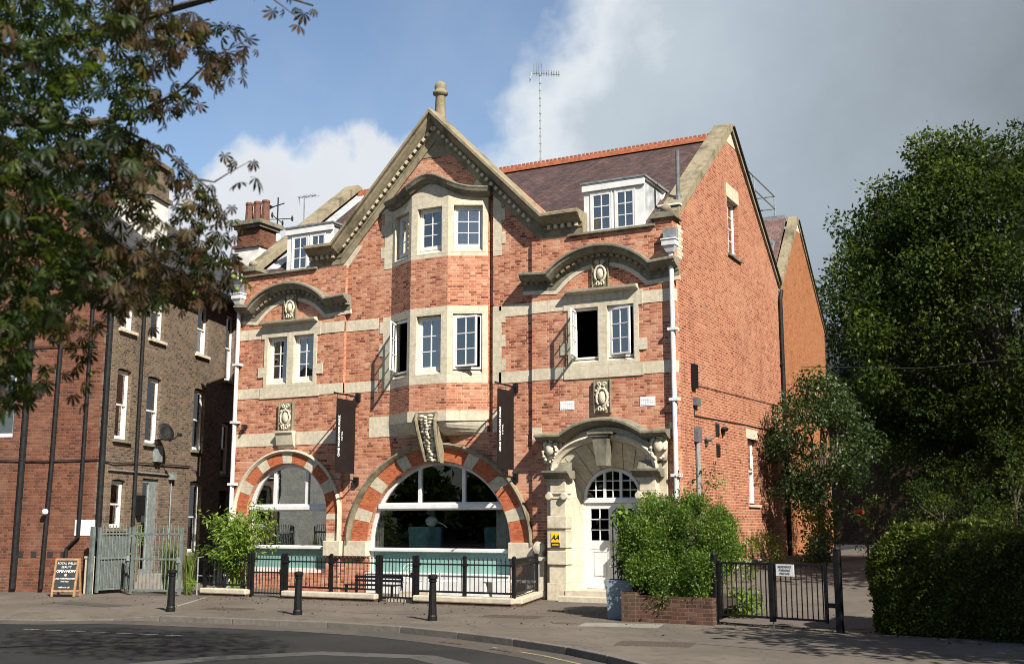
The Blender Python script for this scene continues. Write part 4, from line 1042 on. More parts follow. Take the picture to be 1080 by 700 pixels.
for y, z in ((2.15, 4.05), (3.62, 4.42)):
    b = MB(SX); b.ball((y, -0.09, z), (0.12, 0.1, 0.07), 10, 6); b.box(y - 0.03, y + 0.03, -0.08, -0.002, z - 0.16, z - 0.02); b.build('wall_lamp', 'grey_pipe' if y < 3 else 'black_iron', hotel)
b = MB(SX); b.tube([(10.34, -0.08, 0.6), (10.34, -0.08, 9.2), (10.55, -0.08, 9.55)], 0.07, 8)
for z in (3.0, 5.0, 7.0): b.box(10.24, 10.44, -0.12, -0.002, z, z + 0.06)
b.build('downpipe', 'dark_pipe', hotel)
b = MB(SX); b.box(0.31, 10.6, -0.04, 0.02, -0.1, 0.86); b.build('plinth', 'pale_stone', hotel)
b = MB(); b.box(-13.68, -13.56, -0.14, -0.002, 4.7, 4.8); b.tube([(-13.6, -0.02, 4.75), (-13.6, -0.16, 4.75), (-13.6, -0.17, 4.68)], 0.04, 7); b.build('overflow_pipe', 'dark_pipe', hotel)
# small pedestal with a scroll at the foot of the door surround
b = MB(); b.box(-3.9, -3.56, -0.2, -0.002, -0.06, 0.95); b.box(-3.96, -3.5, -0.25, -0.002, 0.951, 1.05); b.box(-3.94, -3.52, -0.24, -0.002, -0.055, 0.2)
b.xf = T((-3.73, -0.12, 1.27)) @ Matrix.Rotation(R(90), 4, 'X'); b.lathe([(0.15, -0.07), (0.17, -0.04), (0.17, 0.04), (0.15, 0.07), (0.07, 0.09)], (0, 0), 14); b.xf = Matrix.Identity(4)
b.box(-3.8, -3.62, -0.15, -0.002, 1.051, 1.2)
b.build('scroll_pedestal', 'pale_stone', hotel)

# ================================================================ GROUND
def ground_mat():
    m, nt, b = new_mat('road_asphalt'); L = nt.links.new
    tc = nn(nt, 'ShaderNodeTexCoord').outputs['Object']
    a = noise_n(nt, tc, 0.35, 5, 0.6); g = noise_n(nt, tc, 90, 2, 0.6); s = noise_n(nt, tc, 2.3, 5, 0.65)
    c = mix_n(nt, smooth_n(nt, a, 0.35, 0.7), (0.018, 0.018, 0.0188), (0.031, 0.0305, 0.030))
    c = mix_n(nt, math_n(nt, 'MULTIPLY', smooth_n(nt, g, 0.45, 0.75), 0.5), c, (0.055, 0.053, 0.05))
    c = mix_n(nt, math_n(nt, 'MULTIPLY', smooth_n(nt, s, 0.55, 0.8), 0.3), c, (0.014, 0.014, 0.015))
    L(c, b.inputs['Base Color']); b.inputs['Roughness'].default_value = 0.9; b.inputs['Specular IOR Level'].default_value = 0.12; bump_to(nt, b, g, 0.5, 0.01)
    def pav(name, c0, c1, c2, crack=True):
        m, nt, b = new_mat(name); L = nt.links.new
        tc = nn(nt, 'ShaderNodeTexCoord').outputs['Object']
        a = noise_n(nt, tc, 0.5, 5, 0.62); g = noise_n(nt, tc, 110, 2, 0.6); s = noise_n(nt, tc, 3.5, 5, 0.65)
        c = mix_n(nt, smooth_n(nt, a, 0.35, 0.68), c0, c1)
        c = mix_n(nt, math_n(nt, 'MULTIPLY', smooth_n(nt, g, 0.5, 0.75), 0.35), c, c2)
        c = mix_n(nt, math_n(nt, 'MULTIPLY', smooth_n(nt, s, 0.48, 0.75), 0.55), c, tuple(x * 0.55 for x in c0))
        vz = nn(nt, 'ShaderNodeTexVoronoi'); vz.feature = 'DISTANCE_TO_EDGE'; vz.inputs['Scale'].default_value = 0.42
        wv = nn(nt, 'ShaderNodeVectorMath'); wv.operation = 'ADD'; L(tc, wv.inputs[0])
        nz = nn(nt, 'ShaderNodeTexNoise'); nz.inputs['Scale'].default_value = 2.0; nz.inputs['Detail'].default_value = 5; L(tc, nz.inputs['Vector'])
        L(nz.outputs[1], wv.inputs[1]); L(wv.outputs[0], vz.inputs['Vector'])
        gv = nn(nt, 'ShaderNodeTexVoronoi'); gv.inputs['Scale'].default_value = 2.6; L(tc, gv.inputs['Vector'])
        c = mix_n(nt, math_n(nt, 'MULTIPLY', smooth_n(nt, gv.outputs['Distance'], 0.05, 0.085, 1.0, 0.0), 0.5), c, tuple(x * 0.42 for x in c0))      # trodden gum
        if crack: c = mix_n(nt, math_n(nt, 'MULTIPLY', smooth_n(nt, vz.outputs['Distance'], 0.0, 0.008, 1.0, 0.0), 0.55), c, (0.03, 0.03, 0.03))
        L(c, b.inputs['Base Color']); b.inputs['Roughness'].default_value = 0.9; b.inputs['Specular IOR Level'].default_value = 0.15; bump_to(nt, b, g, 0.4, 0.006)
    pav('pavement_asphalt', (0.096, 0.082, 0.068), (0.132, 0.113, 0.095), (0.19, 0.17, 0.148))
    pav('drive_asphalt', (0.09, 0.077, 0.067), (0.12, 0.104, 0.09), (0.17, 0.15, 0.13), False)
    pav('patch_asphalt', (0.058, 0.056, 0.053), (0.078, 0.075, 0.071), (0.12, 0.115, 0.105), False)
    pav('gutter_asphalt', (0.062, 0.056, 0.05), (0.09, 0.08, 0.07), (0.14, 0.125, 0.11), False)
    pav('concrete', (0.19, 0.175, 0.15), (0.25, 0.23, 0.20), (0.32, 0.3, 0.27), False)
stone('kerb_granite', (0.135, 0.122, 0.105), (0.05, 0.046, 0.04), 0.6, 0.2)
ground_mat()
RZ0 = -0.115
def grid_sheet(name, mat, x0, x1, y0, y1, nx, ny, zf):
    b = MB(); idx = [[b.av((x0 + (x1 - x0) * i / nx, y0 + (y1 - y0) * j / ny, zf(x0 + (x1 - x0) * i / nx, y0 + (y1 - y0) * j / ny))) for i in range(nx + 1)] for j in range(ny + 1)]
    for j in range(ny):
        for i in range(nx): b.af((idx[j][i], idx[j][i + 1], idx[j + 1][i + 1], idx[j + 1][i]))
    return struct(b.build(name, mat))
b = MB(); b.face([(-900, -900, RZ0), (900, -900, RZ0), (900, 900, RZ0), (-900, 900, RZ0)]); struct(b.build('road', 'road_asphalt'))
KERB = [(-40, -11.2), (-26, -10.6), (-16, -10.2), (-12.2, -10.0), (-10.4, -9.45), (-9.4, -8.75), (-8.4, -8.47), (-6.6, -8.3), (-4.4, -8.1), (-2.6, -8.25), (-1.1, -8.72), (0.3, -9.3), (1.6, -10.0), (2.6, -10.75), (3.5, -11.55), (4.6, -13.0), (5.6, -15.0), (6.3, -17.5), (6.8, -21), (7.0, -34)]
def offset(path, d):
    out = []
    for k, p in enumerate(path):
        a = Vector(path[max(0, k - 1)]); c = Vector(path[min(len(path) - 1, k + 1)]); t = (c - a).normalized(); out.append((p[0] + t.y * d, p[1] - t.x * d))
    return out
def zk(x):      # the kerb drops to the road in front of the yard on the left
    t = max(0.0, min(1.0, (x + 9.6) / 0.9)); return RZ0 + 0.02 + (0.0 - RZ0 - 0.02) * t * t * (3 - 2 * t)
inner = offset(KERB, -0.13)
mid = offset(KERB, -1.3)
b = MB()
for p, q, pm, qm in zip(inner, inner[1:], mid, mid[1:]):     # strip next to the kerb follows its height, the rest is level
    b.face([(*p, zk(p[0])), (*q, zk(q[0])), (*qm, 0.0), (*pm, 0.0)])
loop = mid + [(45, -34), (45, 16), (-40, 16)]
for t_ in tessellate_polygon([[Vector((*p, 0)) for p in loop]]): b.face([(*loop[k], 0.0) for k in t_])
struct(b.build('pavement', 'pavement_asphalt'))
# kerb stones
b = MB()
outer = KERB
pts = []
for k in range(len(KERB) - 1):
    a, c = Vector(KERB[k]), Vector(KERB[k + 1]); n = max(1, int((c - a).length / 0.92)) if KERB[k][0] > -13 else 3
    for i in range(n):
        p = a.lerp(c, i / n); q = a.lerp(c, (i + 1) / n - 0.012 / max(0.1, (c - a).length) ); ia = Vector(inner[k]); ic = Vector(inner[k + 1])
        ip = ia.lerp(ic, i / n); iq = ia.lerp(ic, (i + 1) / n - 0.012 / max(0.1, (c - a).length))
        z0, z1 = zk(p.x) + 0.004, zk(q.x) + 0.004
        b.hexa([(p.x, p.y, -0.3), (q.x, q.y, -0.3), (iq.x, iq.y, -0.3), (ip.x, ip.y, -0.3)], [(p.x, p.y, z0), (q.x, q.y, z1), (iq.x, iq.y, z1), (ip.x, ip.y, z0)])
struct(b.build('kerb', 'kerb_granite', bevel=0.012))
def strip(name, mat, path, w, z):
    b = MB(); L_ = offset(path, -w / 2); R_ = offset(path, w / 2)
    for k in range(len(path) - 1): b.face([(*R_[k], z), (*R_[k + 1], z), (*L_[k + 1], z), (*L_[k], z)])
    return struct(b.build(name, mat))
strip('gutter', 'gutter_asphalt', offset(KERB[3:], 0.42), 0.80, RZ0 + 0.004)
strip('paving_strip', 'concrete', [(-9.55, -7.1), (-11.6, -3.6)], 0.1, 0.0045)
strip('pavement_patch', 'drive_asphalt', [(-5.6, -5.6), (-3.4, -5.3)], 0.9, 0.0042); strip('pavement_patch', 'gutter_asphalt', [(-13.6, -6.6), (-11.2, -6.9)], 0.7, 0.0042); strip('pavement_patch', 'drive_asphalt', [(3.2, -8.2), (6.4, -8.9)], 0.8, 0.0042)
strip('road_patch', 'patch_asphalt', [(-4.6, -17.5), (-3.6, -14.9), (-2.9, -12.9), (-1.9, -11.6), (-0.2, -11.3), (2.2, -12.8), (4.0, -15.5)], 0.5, RZ0 + 0.004)
strip('road_patch', 'patch_asphalt', [(-3.4, -18.2), (-2.3, -15.2), (-1.4, -13.5), (-0.4, -12.6), (0.8, -12.7), (2.0, -13.9)], 0.45, RZ0 + 0.0044)
b = MB()
for k in range(7):
    p = Vector((-9.4, -11.0)).lerp(Vector((-5.6, -10.55)), k / 7); q = Vector((-9.4, -11.0)).lerp(Vector((-5.6, -10.55)), (k + 0.72) / 7)
    d = (q - p).normalized(); nrm = Vector((-d.y, d.x)) * 0.03
    b.face([(*(p - nrm), RZ0 + 0.008), (*(q - nrm), RZ0 + 0.008), (*(q + nrm), RZ0 + 0.008), (*(p + nrm), RZ0 + 0.008)])
struct(b.build('road_marking', 'paint_line'))
strip('road_marking', 'yellow_line', offset(KERB[11:14], 0.4), 0.06, RZ0 + 0.0085)
# covers let into pavement and gutter
def cover(x, y, w, d, ang, mat, label, z=0.004, ribs=True, cat='cover'):
    b = MB(T((x, y, z)) @ RZ(ang)); b.box(-w / 2, w / 2, -d / 2, d / 2, -0.02, 0.002)
    if ribs:
        k = -w / 2 + 0.06
        while k < w / 2 - 0.04: b.box(k, k + 0.03, -d / 2 + 0.04, d / 2 - 0.04, 0.0022, 0.008); k += 0.07
    tag(b.build('manhole_cover' if cat == 'cover' else 'drain_grate', mat), label, cat)
cover(-8.4, -6.4, 1.1, 0.55, 6, 'cast_iron', 'iron cover in the pavement by the bollard nearest the grey gates')
cover(-1.8, -5.3, 1.25, 0.6, 6, 'cast_iron', 'wide iron cover in the pavement before the railing corner')
cover(2.66, -8.95, 1.2, 0.7, 12, 'cast_iron', 'ribbed iron cover in the pavement before the low planter wall')
cover(0.92, -6.1, 1.5, 0.75, 12, 'concrete', 'pale concrete cover slab in the pavement before the blue planter', ribs=False)
cover(-0.75, -9.25, 0.6, 0.42, -20, 'cast_iron', 'road drain grate under the kerb, the nearer to the middle bollard', RZ0 + 0.012, cat='drain')
cover(0.55, -9.85, 0.6, 0.42, -26, 'cast_iron', 'road drain grate under the kerb, the nearer to the planter', RZ0 + 0.012, cat='drain')
cover(-0.2, -6.2, 0.42, 0.28, 8, 'cast_iron', 'smallest iron cover in the pavement, beside the pale slab', ribs=False)
# drive up the side of the hotel
def drive_z(x, y):
    t = max(0.0, min(1.0, (y + 4.9) / 14.0)); return 0.008 + 0.86 * t * t * (3 - 2 * t)
grid_sheet('driveway', 'drive_asphalt', 0.05, 60, -4.9, 80, 30, 60, drive_z)

# ================================================================ RAILINGS, GATES, BOLLARDS
def railing(x0, x1, y, label, first=True, last=True, nposts=2, kerb=True, xf=None, length=None):
    t = thing('iron_railing', label, 'railing', ((x0 + x1) / 2, y, 0), 0, 'black iron railings in front of the hotel')
    if xf is not None: t.rotation_euler = (0, 0, xf)
    w = (x1 - x0) if length is None else length; a = -w / 2
    if kerb:
        b = MB(); b.box(a, a + w, -0.17, 0.17, 0.06, 0.2); b.build('base_stone', 'kerb_stone', t, bevel=0.03)
        b = MB(); b.box(a + 0.03, a + w - 0.03, -0.13, 0.13, -0.05, 0.059); b.build('base_course', 'garden_brick', t)
    z0, z1 = 0.27, 1.05
    b = MB(); b.box(a, a + w, -0.02, 0.02, z0, z0 + 0.045); b.box(a, a + w, -0.02, 0.02, z1 - 0.14, z1 - 0.105)
    k = a + 0.07
    while k < a + w - 0.04:
        b.tube([(k, 0, z0), (k, 0, z1 - 0.02)], 0.0105, 5); b.lathe([(0.011, z1 - 0.03), (0.024, z1 - 0.01), (0.004, z1 + 0.05)], (k, 0), 5)
        k += 0.118
    b.build('bar_panel', 'black_iron', t)
    for i in range(nposts):
        if (i == 0 and not first) or (i == nposts - 1 and not last): continue
        x = a + 0.03 + (w - 0.06) * i / max(1, nposts - 1)
        b = MB(); b.box(x - 0.038, x + 0.038, -0.038, 0.038, 0.2 if kerb else 0.0, z1 + 0.04); b.box(x - 0.06, x + 0.06, -0.06, 0.06, z1 - 0.16, z1 - 0.1); b.lathe([(0.05, z1 + 0.04), (0.055, z1 + 0.06), (0.02, z1 + 0.09)], (x, 0), 8)
        b.build('post', 'black_iron', t)
    return t
RY = -2.9
railing(-12.35, -10.78, RY, 'short black railing on a pale kerb behind the bamboo')
railing(-9.62, -6.74, RY, 'longer black railing between the two narrow black gates', nposts=3)
railing(-5.66, -2.98, RY, 'black railing before the big arched window, from the gate to the corner', nposts=3)
vx, vy = (-3.7 + 2.98), (-0.32 + 2.9)
ln = math.hypot(vx, vy)
railing(0, 0, 0, 'black railing returning from the corner to the door surround', first=False, nposts=2, xf=math.atan2(vy, vx), length=ln).location = ((-3.7 - 2.98) / 2, (-0.32 - 2.9) / 2, 0)
def small_gate(x0, x1, label):
    t = thing('railing_gate', label, 'gate', ((x0 + x1) / 2, RY, 0), 0, 'narrow black gates in the railings')
    w = x1 - x0; b = MB()
    for z in (0.1, 0.62, 0.95): b.box(-w / 2 + 0.03, w / 2 - 0.03, -0.015, 0.015, z, z + 0.035)
    k = -w / 2 + 0.06
    while k < w / 2 - 0.03: b.tube([(k, 0, 0.08), (k, 0, 1.06)], 0.011, 5); k += 0.098
    b.build('bar_panel', 'black_iron', t)
    for s in (-1, 1):
        b = MB(); b.box(s * (w / 2 - 0.03) - 0.03, s * (w / 2 - 0.03) + 0.03, -0.03, 0.03, 0.03, 1.12); b.build('stile', 'black_iron', t)
    b = MB(); b.box(w / 2 - 0.1, w / 2 - 0.02, -0.05, -0.016, 0.6, 0.72); b.build('latch', 'black_iron', t)
small_gate(-10.72, -9.68, 'narrow black gate in the railings in front of the small arched window'); small_gate(-6.70, -5.70, 'narrow black gate in the railings in front of the big arched window')

def bollard():
    t = thing('bollard', '', 'bollard', (0, 0, 0), 0, 'black bollards along the kerb')
    b = MB(); b.lathe([(0.098, -0.02), (0.098, 0.08), (0.084, 0.11), (0.074, 0.5), (0.066, 0.74)], (0, 0), 16); b.build('shaft', 'black_iron', t, smooth=False)
    b = MB(); b.lathe([(0.067, 0.741), (0.084, 0.75), (0.084, 0.775), (0.072, 0.78), (0.075, 0.80), (0.097, 0.815), (0.097, 0.865), (0.076, 0.885), (0.026, 0.895)], (0, 0), 16); b.build('cap', 'black_iron', t)
    return t
bo = bollard()
for i, (x, y, lab) in enumerate(((-9.12, -7.42, 'black bollard before the grey gate, at the dropped kerb'), (-6.01, -6.96, 'black bollard standing between the two others'), (-2.77, -6.85, 'black bollard nearest the door, before the big arched window'))):
    o = bo if i == 0 else copy_tree(bo); o.location = (x, y, 0); o['label'] = lab

# driveway gate with a notice
def drive_gate():
    A, B = Vector((2.5, -5.12)), Vector((4.88, -5.72)); d = B - A; ang = math.atan2(d.y, d.x); w = d.length
    t = thing('driveway_gate', 'black bar gate across the drive with a small notice', 'gate', (A.x, A.y, 0), ang)
    b = MB()
    for z in (0.17, 1.13): b.box(0.06, w - 0.2, -0.018, 0.018, z, z + 0.04)
    n = 21
    for k in range(n):
        x = 0.12 + (w - 0.4) * k / (n - 1); b.tube([(x, 0, 0.18), (x, 0, 1.16)], 0.0115, 6)
    b.build('bar_panel', 'black_iron', t)
    for x, z0, r in ((0.06, 0.1, 0.025), (w - 0.22, 0.15, 0.026), (w * 0.475, 0.12, 0.045)):
        b = MB(); b.box(x - r, x + r, -r, r, z0, 1.19); b.build('stile', 'black_iron', t)
    b = MB(); b.tube([(w * 0.475 + 0.03, -0.03, 0.0), (w * 0.475 + 0.03, -0.03, 0.7)], 0.013, 6); b.build('drop_bolt', 'grey_pipe', t)
    b = MB(); b.box(w - 0.2, w - 0.05, -0.03, 0.03, 0.42, 0.5); b.build('latch', 'black_iron', t)
    for x, r, h in ((-0.05, 0.055, 1.28), (w + 0.02, 0.056, 1.42)):
        b = MB(); b.box(x - r, x + r, -r, r, -0.05, h); b.lathe([(r * 1.2, h), (r * 1.25, h + 0.03), (0.02, h + 0.09)], (x, 0), 10); b.build('gatepost', 'black_iron', t, bevel=0.01)
    s = thing('gate_notice', 'small white notice with grey writing tied to the drive gate bars', 'sign', (A.x, A.y, 0), ang)
    b = MB(); x0 = w * 0.475 + 0.12; b.box(x0, x0 + 0.36, -0.045, -0.03, 0.945, 1.155); b.build('notice_board', 'plaque_white', s)
    for k, (tx, z) in enumerate((('RESIDENTS', 1.11), ('PARKING', 1.05), ('PRIVATE', 0.99))):
        text_mesh(tx, 0.055, 'lettering', 'grey_pipe', s, T((x0 + 0.18, -0.048, z)) @ Matrix.Rotation(R(90), 4, 'X'))
drive_gate()

# banners
def banner(x, label):
    t = thing('banner', label, 'banner', (x, 0, 3.0), 0, 'dark hanging banners on the hotel front')
    y0 = 0.1
    b = MB(); b.box(-0.006, 0.006, -0.96, -0.06, 0.26, 2.32); b.build('banner_cloth', 'banner_cloth', t)
    for z in (0.07, 2.44):
        b = MB(); b.tube([(0, 0.06, z), (0, -1.06, z + 0.02)], 0.022, 7); b.box(-0.06, 0.06, 0.0, 0.098, z - 0.12, z + 0.1); b.ball((0, -1.07, z + 0.02), 0.03, 8, 6); b.build('bracket', 'black_iron', t)
    b = MB()
    for y in (-0.93, -0.5, -0.09): b.tube([(0, y, 2.31), (0, y, 2.45)], 0.008, 4); b.tube([(0, y, 0.08), (0, y, 0.27)], 0.006, 4)
    b.build('tie', 'black_iron', t)
    for s in (1, -1):       # lettering reads upwards on both sides of the cloth
        m = T((0.0085 * s, -0.82, 1.28)) @ Matrix.Rotation(R(90 * s), 4, 'Z') @ Matrix.Rotation(R(90), 4, 'X') @ Matrix.Rotation(R(90), 4, 'Z')
        text_mesh('ONE WARWICK PARK', 0.112, 'lettering', 'white_ink', t, m, 1.02, bold=0.004)
        m = T((0.0085 * s, -0.68 if s > 0 else -0.96 + 0.28, 1.28)) @ Matrix.Rotation(R(90 * s), 4, 'Z') @ Matrix.Rotation(R(90), 4, 'X') @ Matrix.Rotation(R(90), 4, 'Z')
        text_mesh('HOTEL', 0.062, 'lettering', 'white_ink', t, m, 1.5, bold=0.002)
banner(-9.58, 'dark banner with white lettering hung between the two arched windows')
banner(-4.5, 'dark banner with white lettering hung between the big window and the door')

# yellow plate on the pilaster
t = thing('rating_plate', 'small yellow and black plate with two slanted letters on the pilaster', 'sign', (-3.13, -0.415, 1.3))
b = MB(); b.box(-0.115, 0.115, -0.012, 0.003, 0.12, 0.35); b.build('yellow_field', 'yellow_enamel', t)
b = MB(); b.box(-0.115, 0.115, -0.012, 0.003, 0.0, 0.119); b.build('black_field', 'black_ink', t)
text_mesh('AA', 0.17, 'lettering', 'black_ink', t, T((0, -0.014, 0.23)) @ Matrix.Rotation(R(90), 4, 'X'), 0.95, bold=0.006, shear=0.25)
b = MB()
for k in range(4): b.box(-0.085 + k * 0.045, -0.05 + k * 0.045, -0.0145, -0.0125, 0.045, 0.075)
b.build('star_row', 'yellow_enamel', t)

# blackboard on the left
def a_board():
    t = thing('pavement_board', 'chalk lettered blackboard in a pale wood frame by the brick wall', 'sign', (-15.02, -5.1, 0), R(20))
    w, h = 0.66, 0.98; lean = 0.14
    for s, nm in ((-1, 'front'), (1, 'rear')):
        xf = T((0, s * 0.02, h)) @ Matrix.Rotation(R(8.5 * s), 4, 'X') @ T((0, 0, -h))
        b = MB(xf); f = 0.05
        b.slab([(-w / 2, 0.0), (-w / 2 + f, 0.0), (-w / 2 + f, 0.12), (w / 2 - f, 0.12), (w / 2 - f, 0.0), (w / 2, 0.0), (w / 2, h), (-w / 2, h)], -0.02, 0.02, [rect(-w / 2 + f, w / 2 - f, 0.17, h - f)])
        fr = b.build('board_frame', 'pale_wood', t)
        b = MB(xf); b.box(-w / 2 + f - 0.005, w / 2 - f + 0.005, -0.008, 0.008, 0.165, h - f + 0.005); b.build('blackboard', 'chalkboard', t)
        if s < 0:
            for tx, sz, z, bo_ in (('ROYAL WELLS', 0.085, 0.85, -0.001), ('BEAUTY', 0.08, 0.755, -0.001), ('OPEN NOW', 0.1, 0.65, 0.001), ('@', 0.075, 0.56, 0.0), ('ONE WARWICK PARK', 0.06, 0.46, 0.0), ('hotel & spa', 0.05, 0.39, 0.0), ('walk in or call', 0.058, 0.24, 0.0)):
                text_mesh(tx, sz, 'chalk_lettering', 'white_ink', t, xf @ T((0, -0.0095, z)) @ Matrix.Rotation(R(90), 4, 'X'), 0.95, bold=bo_)
a_board()

# ================================================================ BROWN BUILDING ON THE LEFT
BA = math.degrees(math.atan2(0.95127, -0.30835))
brown = thing('brown_brick_house', 'three storey brown brick house with white sash windows and slate roof', 'building', (-15.5, -3.51, 0), R(BA))
def bwall():
    P = brown; L_, D, Hh = 13.5, 9.0, 9.55
    wins = []
    rows = ((7.42, 9.2), (4.25, 6.28))
    cols = ((0.03, 0.80), (2.02, 0.86), (5.2, 0.83), (7.48, 0.72))
    for i, (x, w) in enumerate(cols):
        wins.append((x, w, 7.42 if i < 3 else 6.8, 9.2)); wins.append((x, w, 4.25 if i < 3 else 3.56, 6.28 if i < 3 else 5.36))
    wins.append((-0.0, 0.78, 1.75, 3.12)); wins.append((5.2, 0.86, 0.95, 3.25))
    wins = [(max(x, 0.24), w, a, c) for x, w, a, c in wins]
    holes = []
    for x, w, a, c in wins: holes.append([(x, a), (x + w, a), (x + w, c - 0.06)] + [(x + w / 2 + w / 2 * math.cos(R(t)), c - 0.06 + 0.06 * math.sin(R(t))) for t in (30, 60, 90, 120, 150)] + [(x, c - 0.06)])
    holes.append(rect(2.05, 3.05, 0.4, 3.2)); holes.append(rect(7.45, 8.2, 0.6, 3.0))
    b = MB(); b.slab(rect(0, L_, -0.1, Hh), 0.0, 0.3, holes); b.build('front_wall', 'stock_brick', P)
    b = MB(T((0, 0, 0)) @ RZ(90)); b.slab(rect(0.302, D, -0.1, Hh) , -0.3, 0.0, [rect(2.98, 4.1, 4.3, 6.2)])
    b.xf = RZ(90) ; sw = b.build('side_wall', 'red_brick', P)
    b = MB(); b.slab([(0.002, -0.1), (0.0, -0.1)] and [(0, 0)], 0, 0) if False else None
    b = MB(RZ(90)); b.slab([(0.3, Hh + 0.001), (D, Hh + 0.001), (D / 2, 13.2)], -0.298, -0.002); b.build('gable', 'red_brick', P)
    b = MB(); b.box(L_ - 0.3, L_, 0.31, D, -0.1, Hh); b.box(0.31, L_ - 0.31, D - 0.3, D, -0.1, Hh); b.build('rear_wall', 'stock_brick', P)
    for z in (0.4, 3.5, 6.6, 9.5):
        b = MB(); b.box(0.31, L_ - 0.31, 0.31, D - 0.31, z - 0.2, z); b.build('floor', 'dark_wood', P)
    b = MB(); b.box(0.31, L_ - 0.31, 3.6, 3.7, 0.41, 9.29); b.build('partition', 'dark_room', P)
    # pale stock-brick quoin returning on to the red wall
    b = MB()
    z = 0.0; k = 0
    while z < Hh - 0.1:
        b.box(-0.008, 0.0 , 0.0, 0.34 if k % 2 else 0.22, z, z + 0.302); z += 0.302; k += 1
    b.build('corner_brick', 'stock_brick', P)
    for x, w, a, c in wins:
        window(P, T((x + 0.01, 0.1, a + 0.01)), w - 0.02, c - a - 0.06, sash=True, frame=0.05, blind=[(0.0, 0.4)] if (x + a) % 3 > 1.4 else None, bars=False)
        b = MB(); b.box(x - 0.1, x + w + 0.1, -0.09, 0.1, a - 0.09, a - 0.005); b.build('sill', 'pale_stone' if a > 7 else 'sooty_stone', P)
    window(P, RZ(90) @ T((3.0, 0.1, 4.32)) if False else T((0, 0, 0)) @ RZ(-90) @ T((-4.08, 0.1, 4.32)), 1.08, 1.85, sash=True, bars=False)
    # door, in a pale grey frame
    b = MB(); b.slab(rect(2.06, 3.04, 0.4, 3.18), 0.06, 0.16, [rect(2.14, 2.55, 1.6, 3.08), rect(2.14, 2.55, 0.55, 1.5)])
    d = b.build('door', 'galvanised', P)
    b = MB(); b.face([(2.1, 0.1, 0.5), (2.6, 0.1, 0.5), (2.6, 0.1, 3.1), (2.1, 0.1, 3.1)]); b.build('pane', 'glass', d)
    b = MB(); b.box(7.46, 8.19, 0.1, 0.16, 0.6, 2.98); b.build('door', 'dark_room', P)
    b = MB(); b.box(1.9, 3.2, -1.1, -0.002, -0.05, 0.2); b.box(2.0, 3.1, -0.6, -0.003, 0.201, 0.4); b.build('doorstep', 'concrete', P)
    # roof and gutter
    b = MB()
    b.hexa([(-0.15, -0.45, 9.5), (L_, -0.45, 9.5), (L_, 4.5, 13.45), (-0.15, 4.5, 13.45)], [(-0.15, -0.45, 9.62), (L_, -0.45, 9.62), (L_, 4.5, 13.57), (-0.15, 4.5, 13.57)])
    b.hexa([(-0.15, 4.5, 13.45), (L_, 4.5, 13.45), (L_, 9.4, 9.5), (-0.15, 9.4, 9.5)], [(-0.15, 4.5, 13.57), (L_, 4.5, 13.57), (L_, 9.4, 9.62), (-0.15, 9.4, 9.62)])
    rf = b.build('roof', 'slate', P)
    b = MB(); b.tube([(-0.2, 4.5, 13.58), (L_, 4.5, 13.58)], 0.1, 7); b.build('ridge_tile', 'lead', rf)
    b = MB(); b.prism([(-0.56, 9.42), (-0.44, 9.40), (-0.44, 9.56), (-0.58, 9.56)], -0.18, L_); b.build('gutter', 'black_iron', P)
    b = MB(); b.box(-0.16, L_, -0.44, -0.41, 9.36, 9.6); b.box(-0.16, L_, -0.409, -0.003, 9.46, 9.49); b.build('soffit', 'dark_pipe', P)
    # chimney stack
    b = MB(); b.box(3.9, 5.1, 1.2, 2.6, 10.2, 12.5); ch = b.build('chimney', 'render_white', P)
    b = MB(); b.box(3.8, 5.2, 1.1, 2.7, 12.502, 12.65); b.box(3.9, 5.1, 1.2, 2.6, 12.652, 13.6); b.box(3.8, 5.2, 1.1, 2.7, 13.602, 13.75); b.build('chimney_head', 'stock_brick', ch)
    b = MB()
    for k in range(3): b.lathe([(0.14, 13.75), (0.12, 14.05), (0.14, 14.08)], (4.1 + 0.4 * k, 1.9), 10)
    b.build('chimney_pot', 'terracotta', ch)
    # pipes
    def pipe(pts, r, mat, nm='downpipe'):
        b = MB(); b.tube(pts, r, 8); b.build(nm, mat, P)
    pipe([(-0.09, 0.12, 0.0), (-0.09, 0.12, 9.4), (-0.25, -0.4, 9.5)], 0.075, 'dark_pipe')
    pipe([(1.45, -0.08, 0.1), (1.45, -0.08, 9.1), (1.45, -0.42, 9.42)], 0.055, 'dark_pipe')
    pipe([(-0.08, 1.75, 0.1), (-0.08, 1.66, 3.6), (-0.08, 1.6, 9.3)], 0.06, 'dark_pipe')
    pipe([(-0.08, 1.05, 0.1), (-0.08, 1.05, 1.2), (-0.08, 0.72, 1.5), (-0.08, 0.7, 9.3)], 0.05, 'dark_pipe')
    pipe([(-0.08, 2.6, 0.1), (-0.08, 2.55, 9.3)], 0.085, 'dark_pipe')
    pipe([(-0.05, 3.4, 3.66), (-0.05, 1.9, 3.62), (-0.05, 0.3, 3.66), (-0.05, -0.03, 3.58), (0.2, -0.05, 3.56), (1.5, -0.05, 3.64), (5.0, -0.05, 3.7)], 0.018, 'rubber', 'cable')
    pipe([(-0.05, 3.0, 6.9), (-0.05, 0.5, 6.88)], 0.015, 'rubber', 'cable')
    pipe([(0.0, -0.04, 3.36), (2.0, -0.04, 3.36), (3.75, -0.04, 3.36), (3.8, -0.04, 3.3), (3.8, -0.04, 1.4)], 0.022, 'galvanised', 'pipe')
    b = MB(); b.box(3.66, 3.94, -0.14, -0.01, 3.22, 3.42); b.build('junction_box', 'galvanised', P)
    b = MB(); b.box(2.58, 2.9, -0.16, -0.004, 3.72, 4.2); b.build('alarm_box', 'galvanised', P)
    b = MB(); b.box(1.68, 2.0, -0.14, -0.004, 2.1, 2.7); b.build('notice_box', 'black_iron', P)
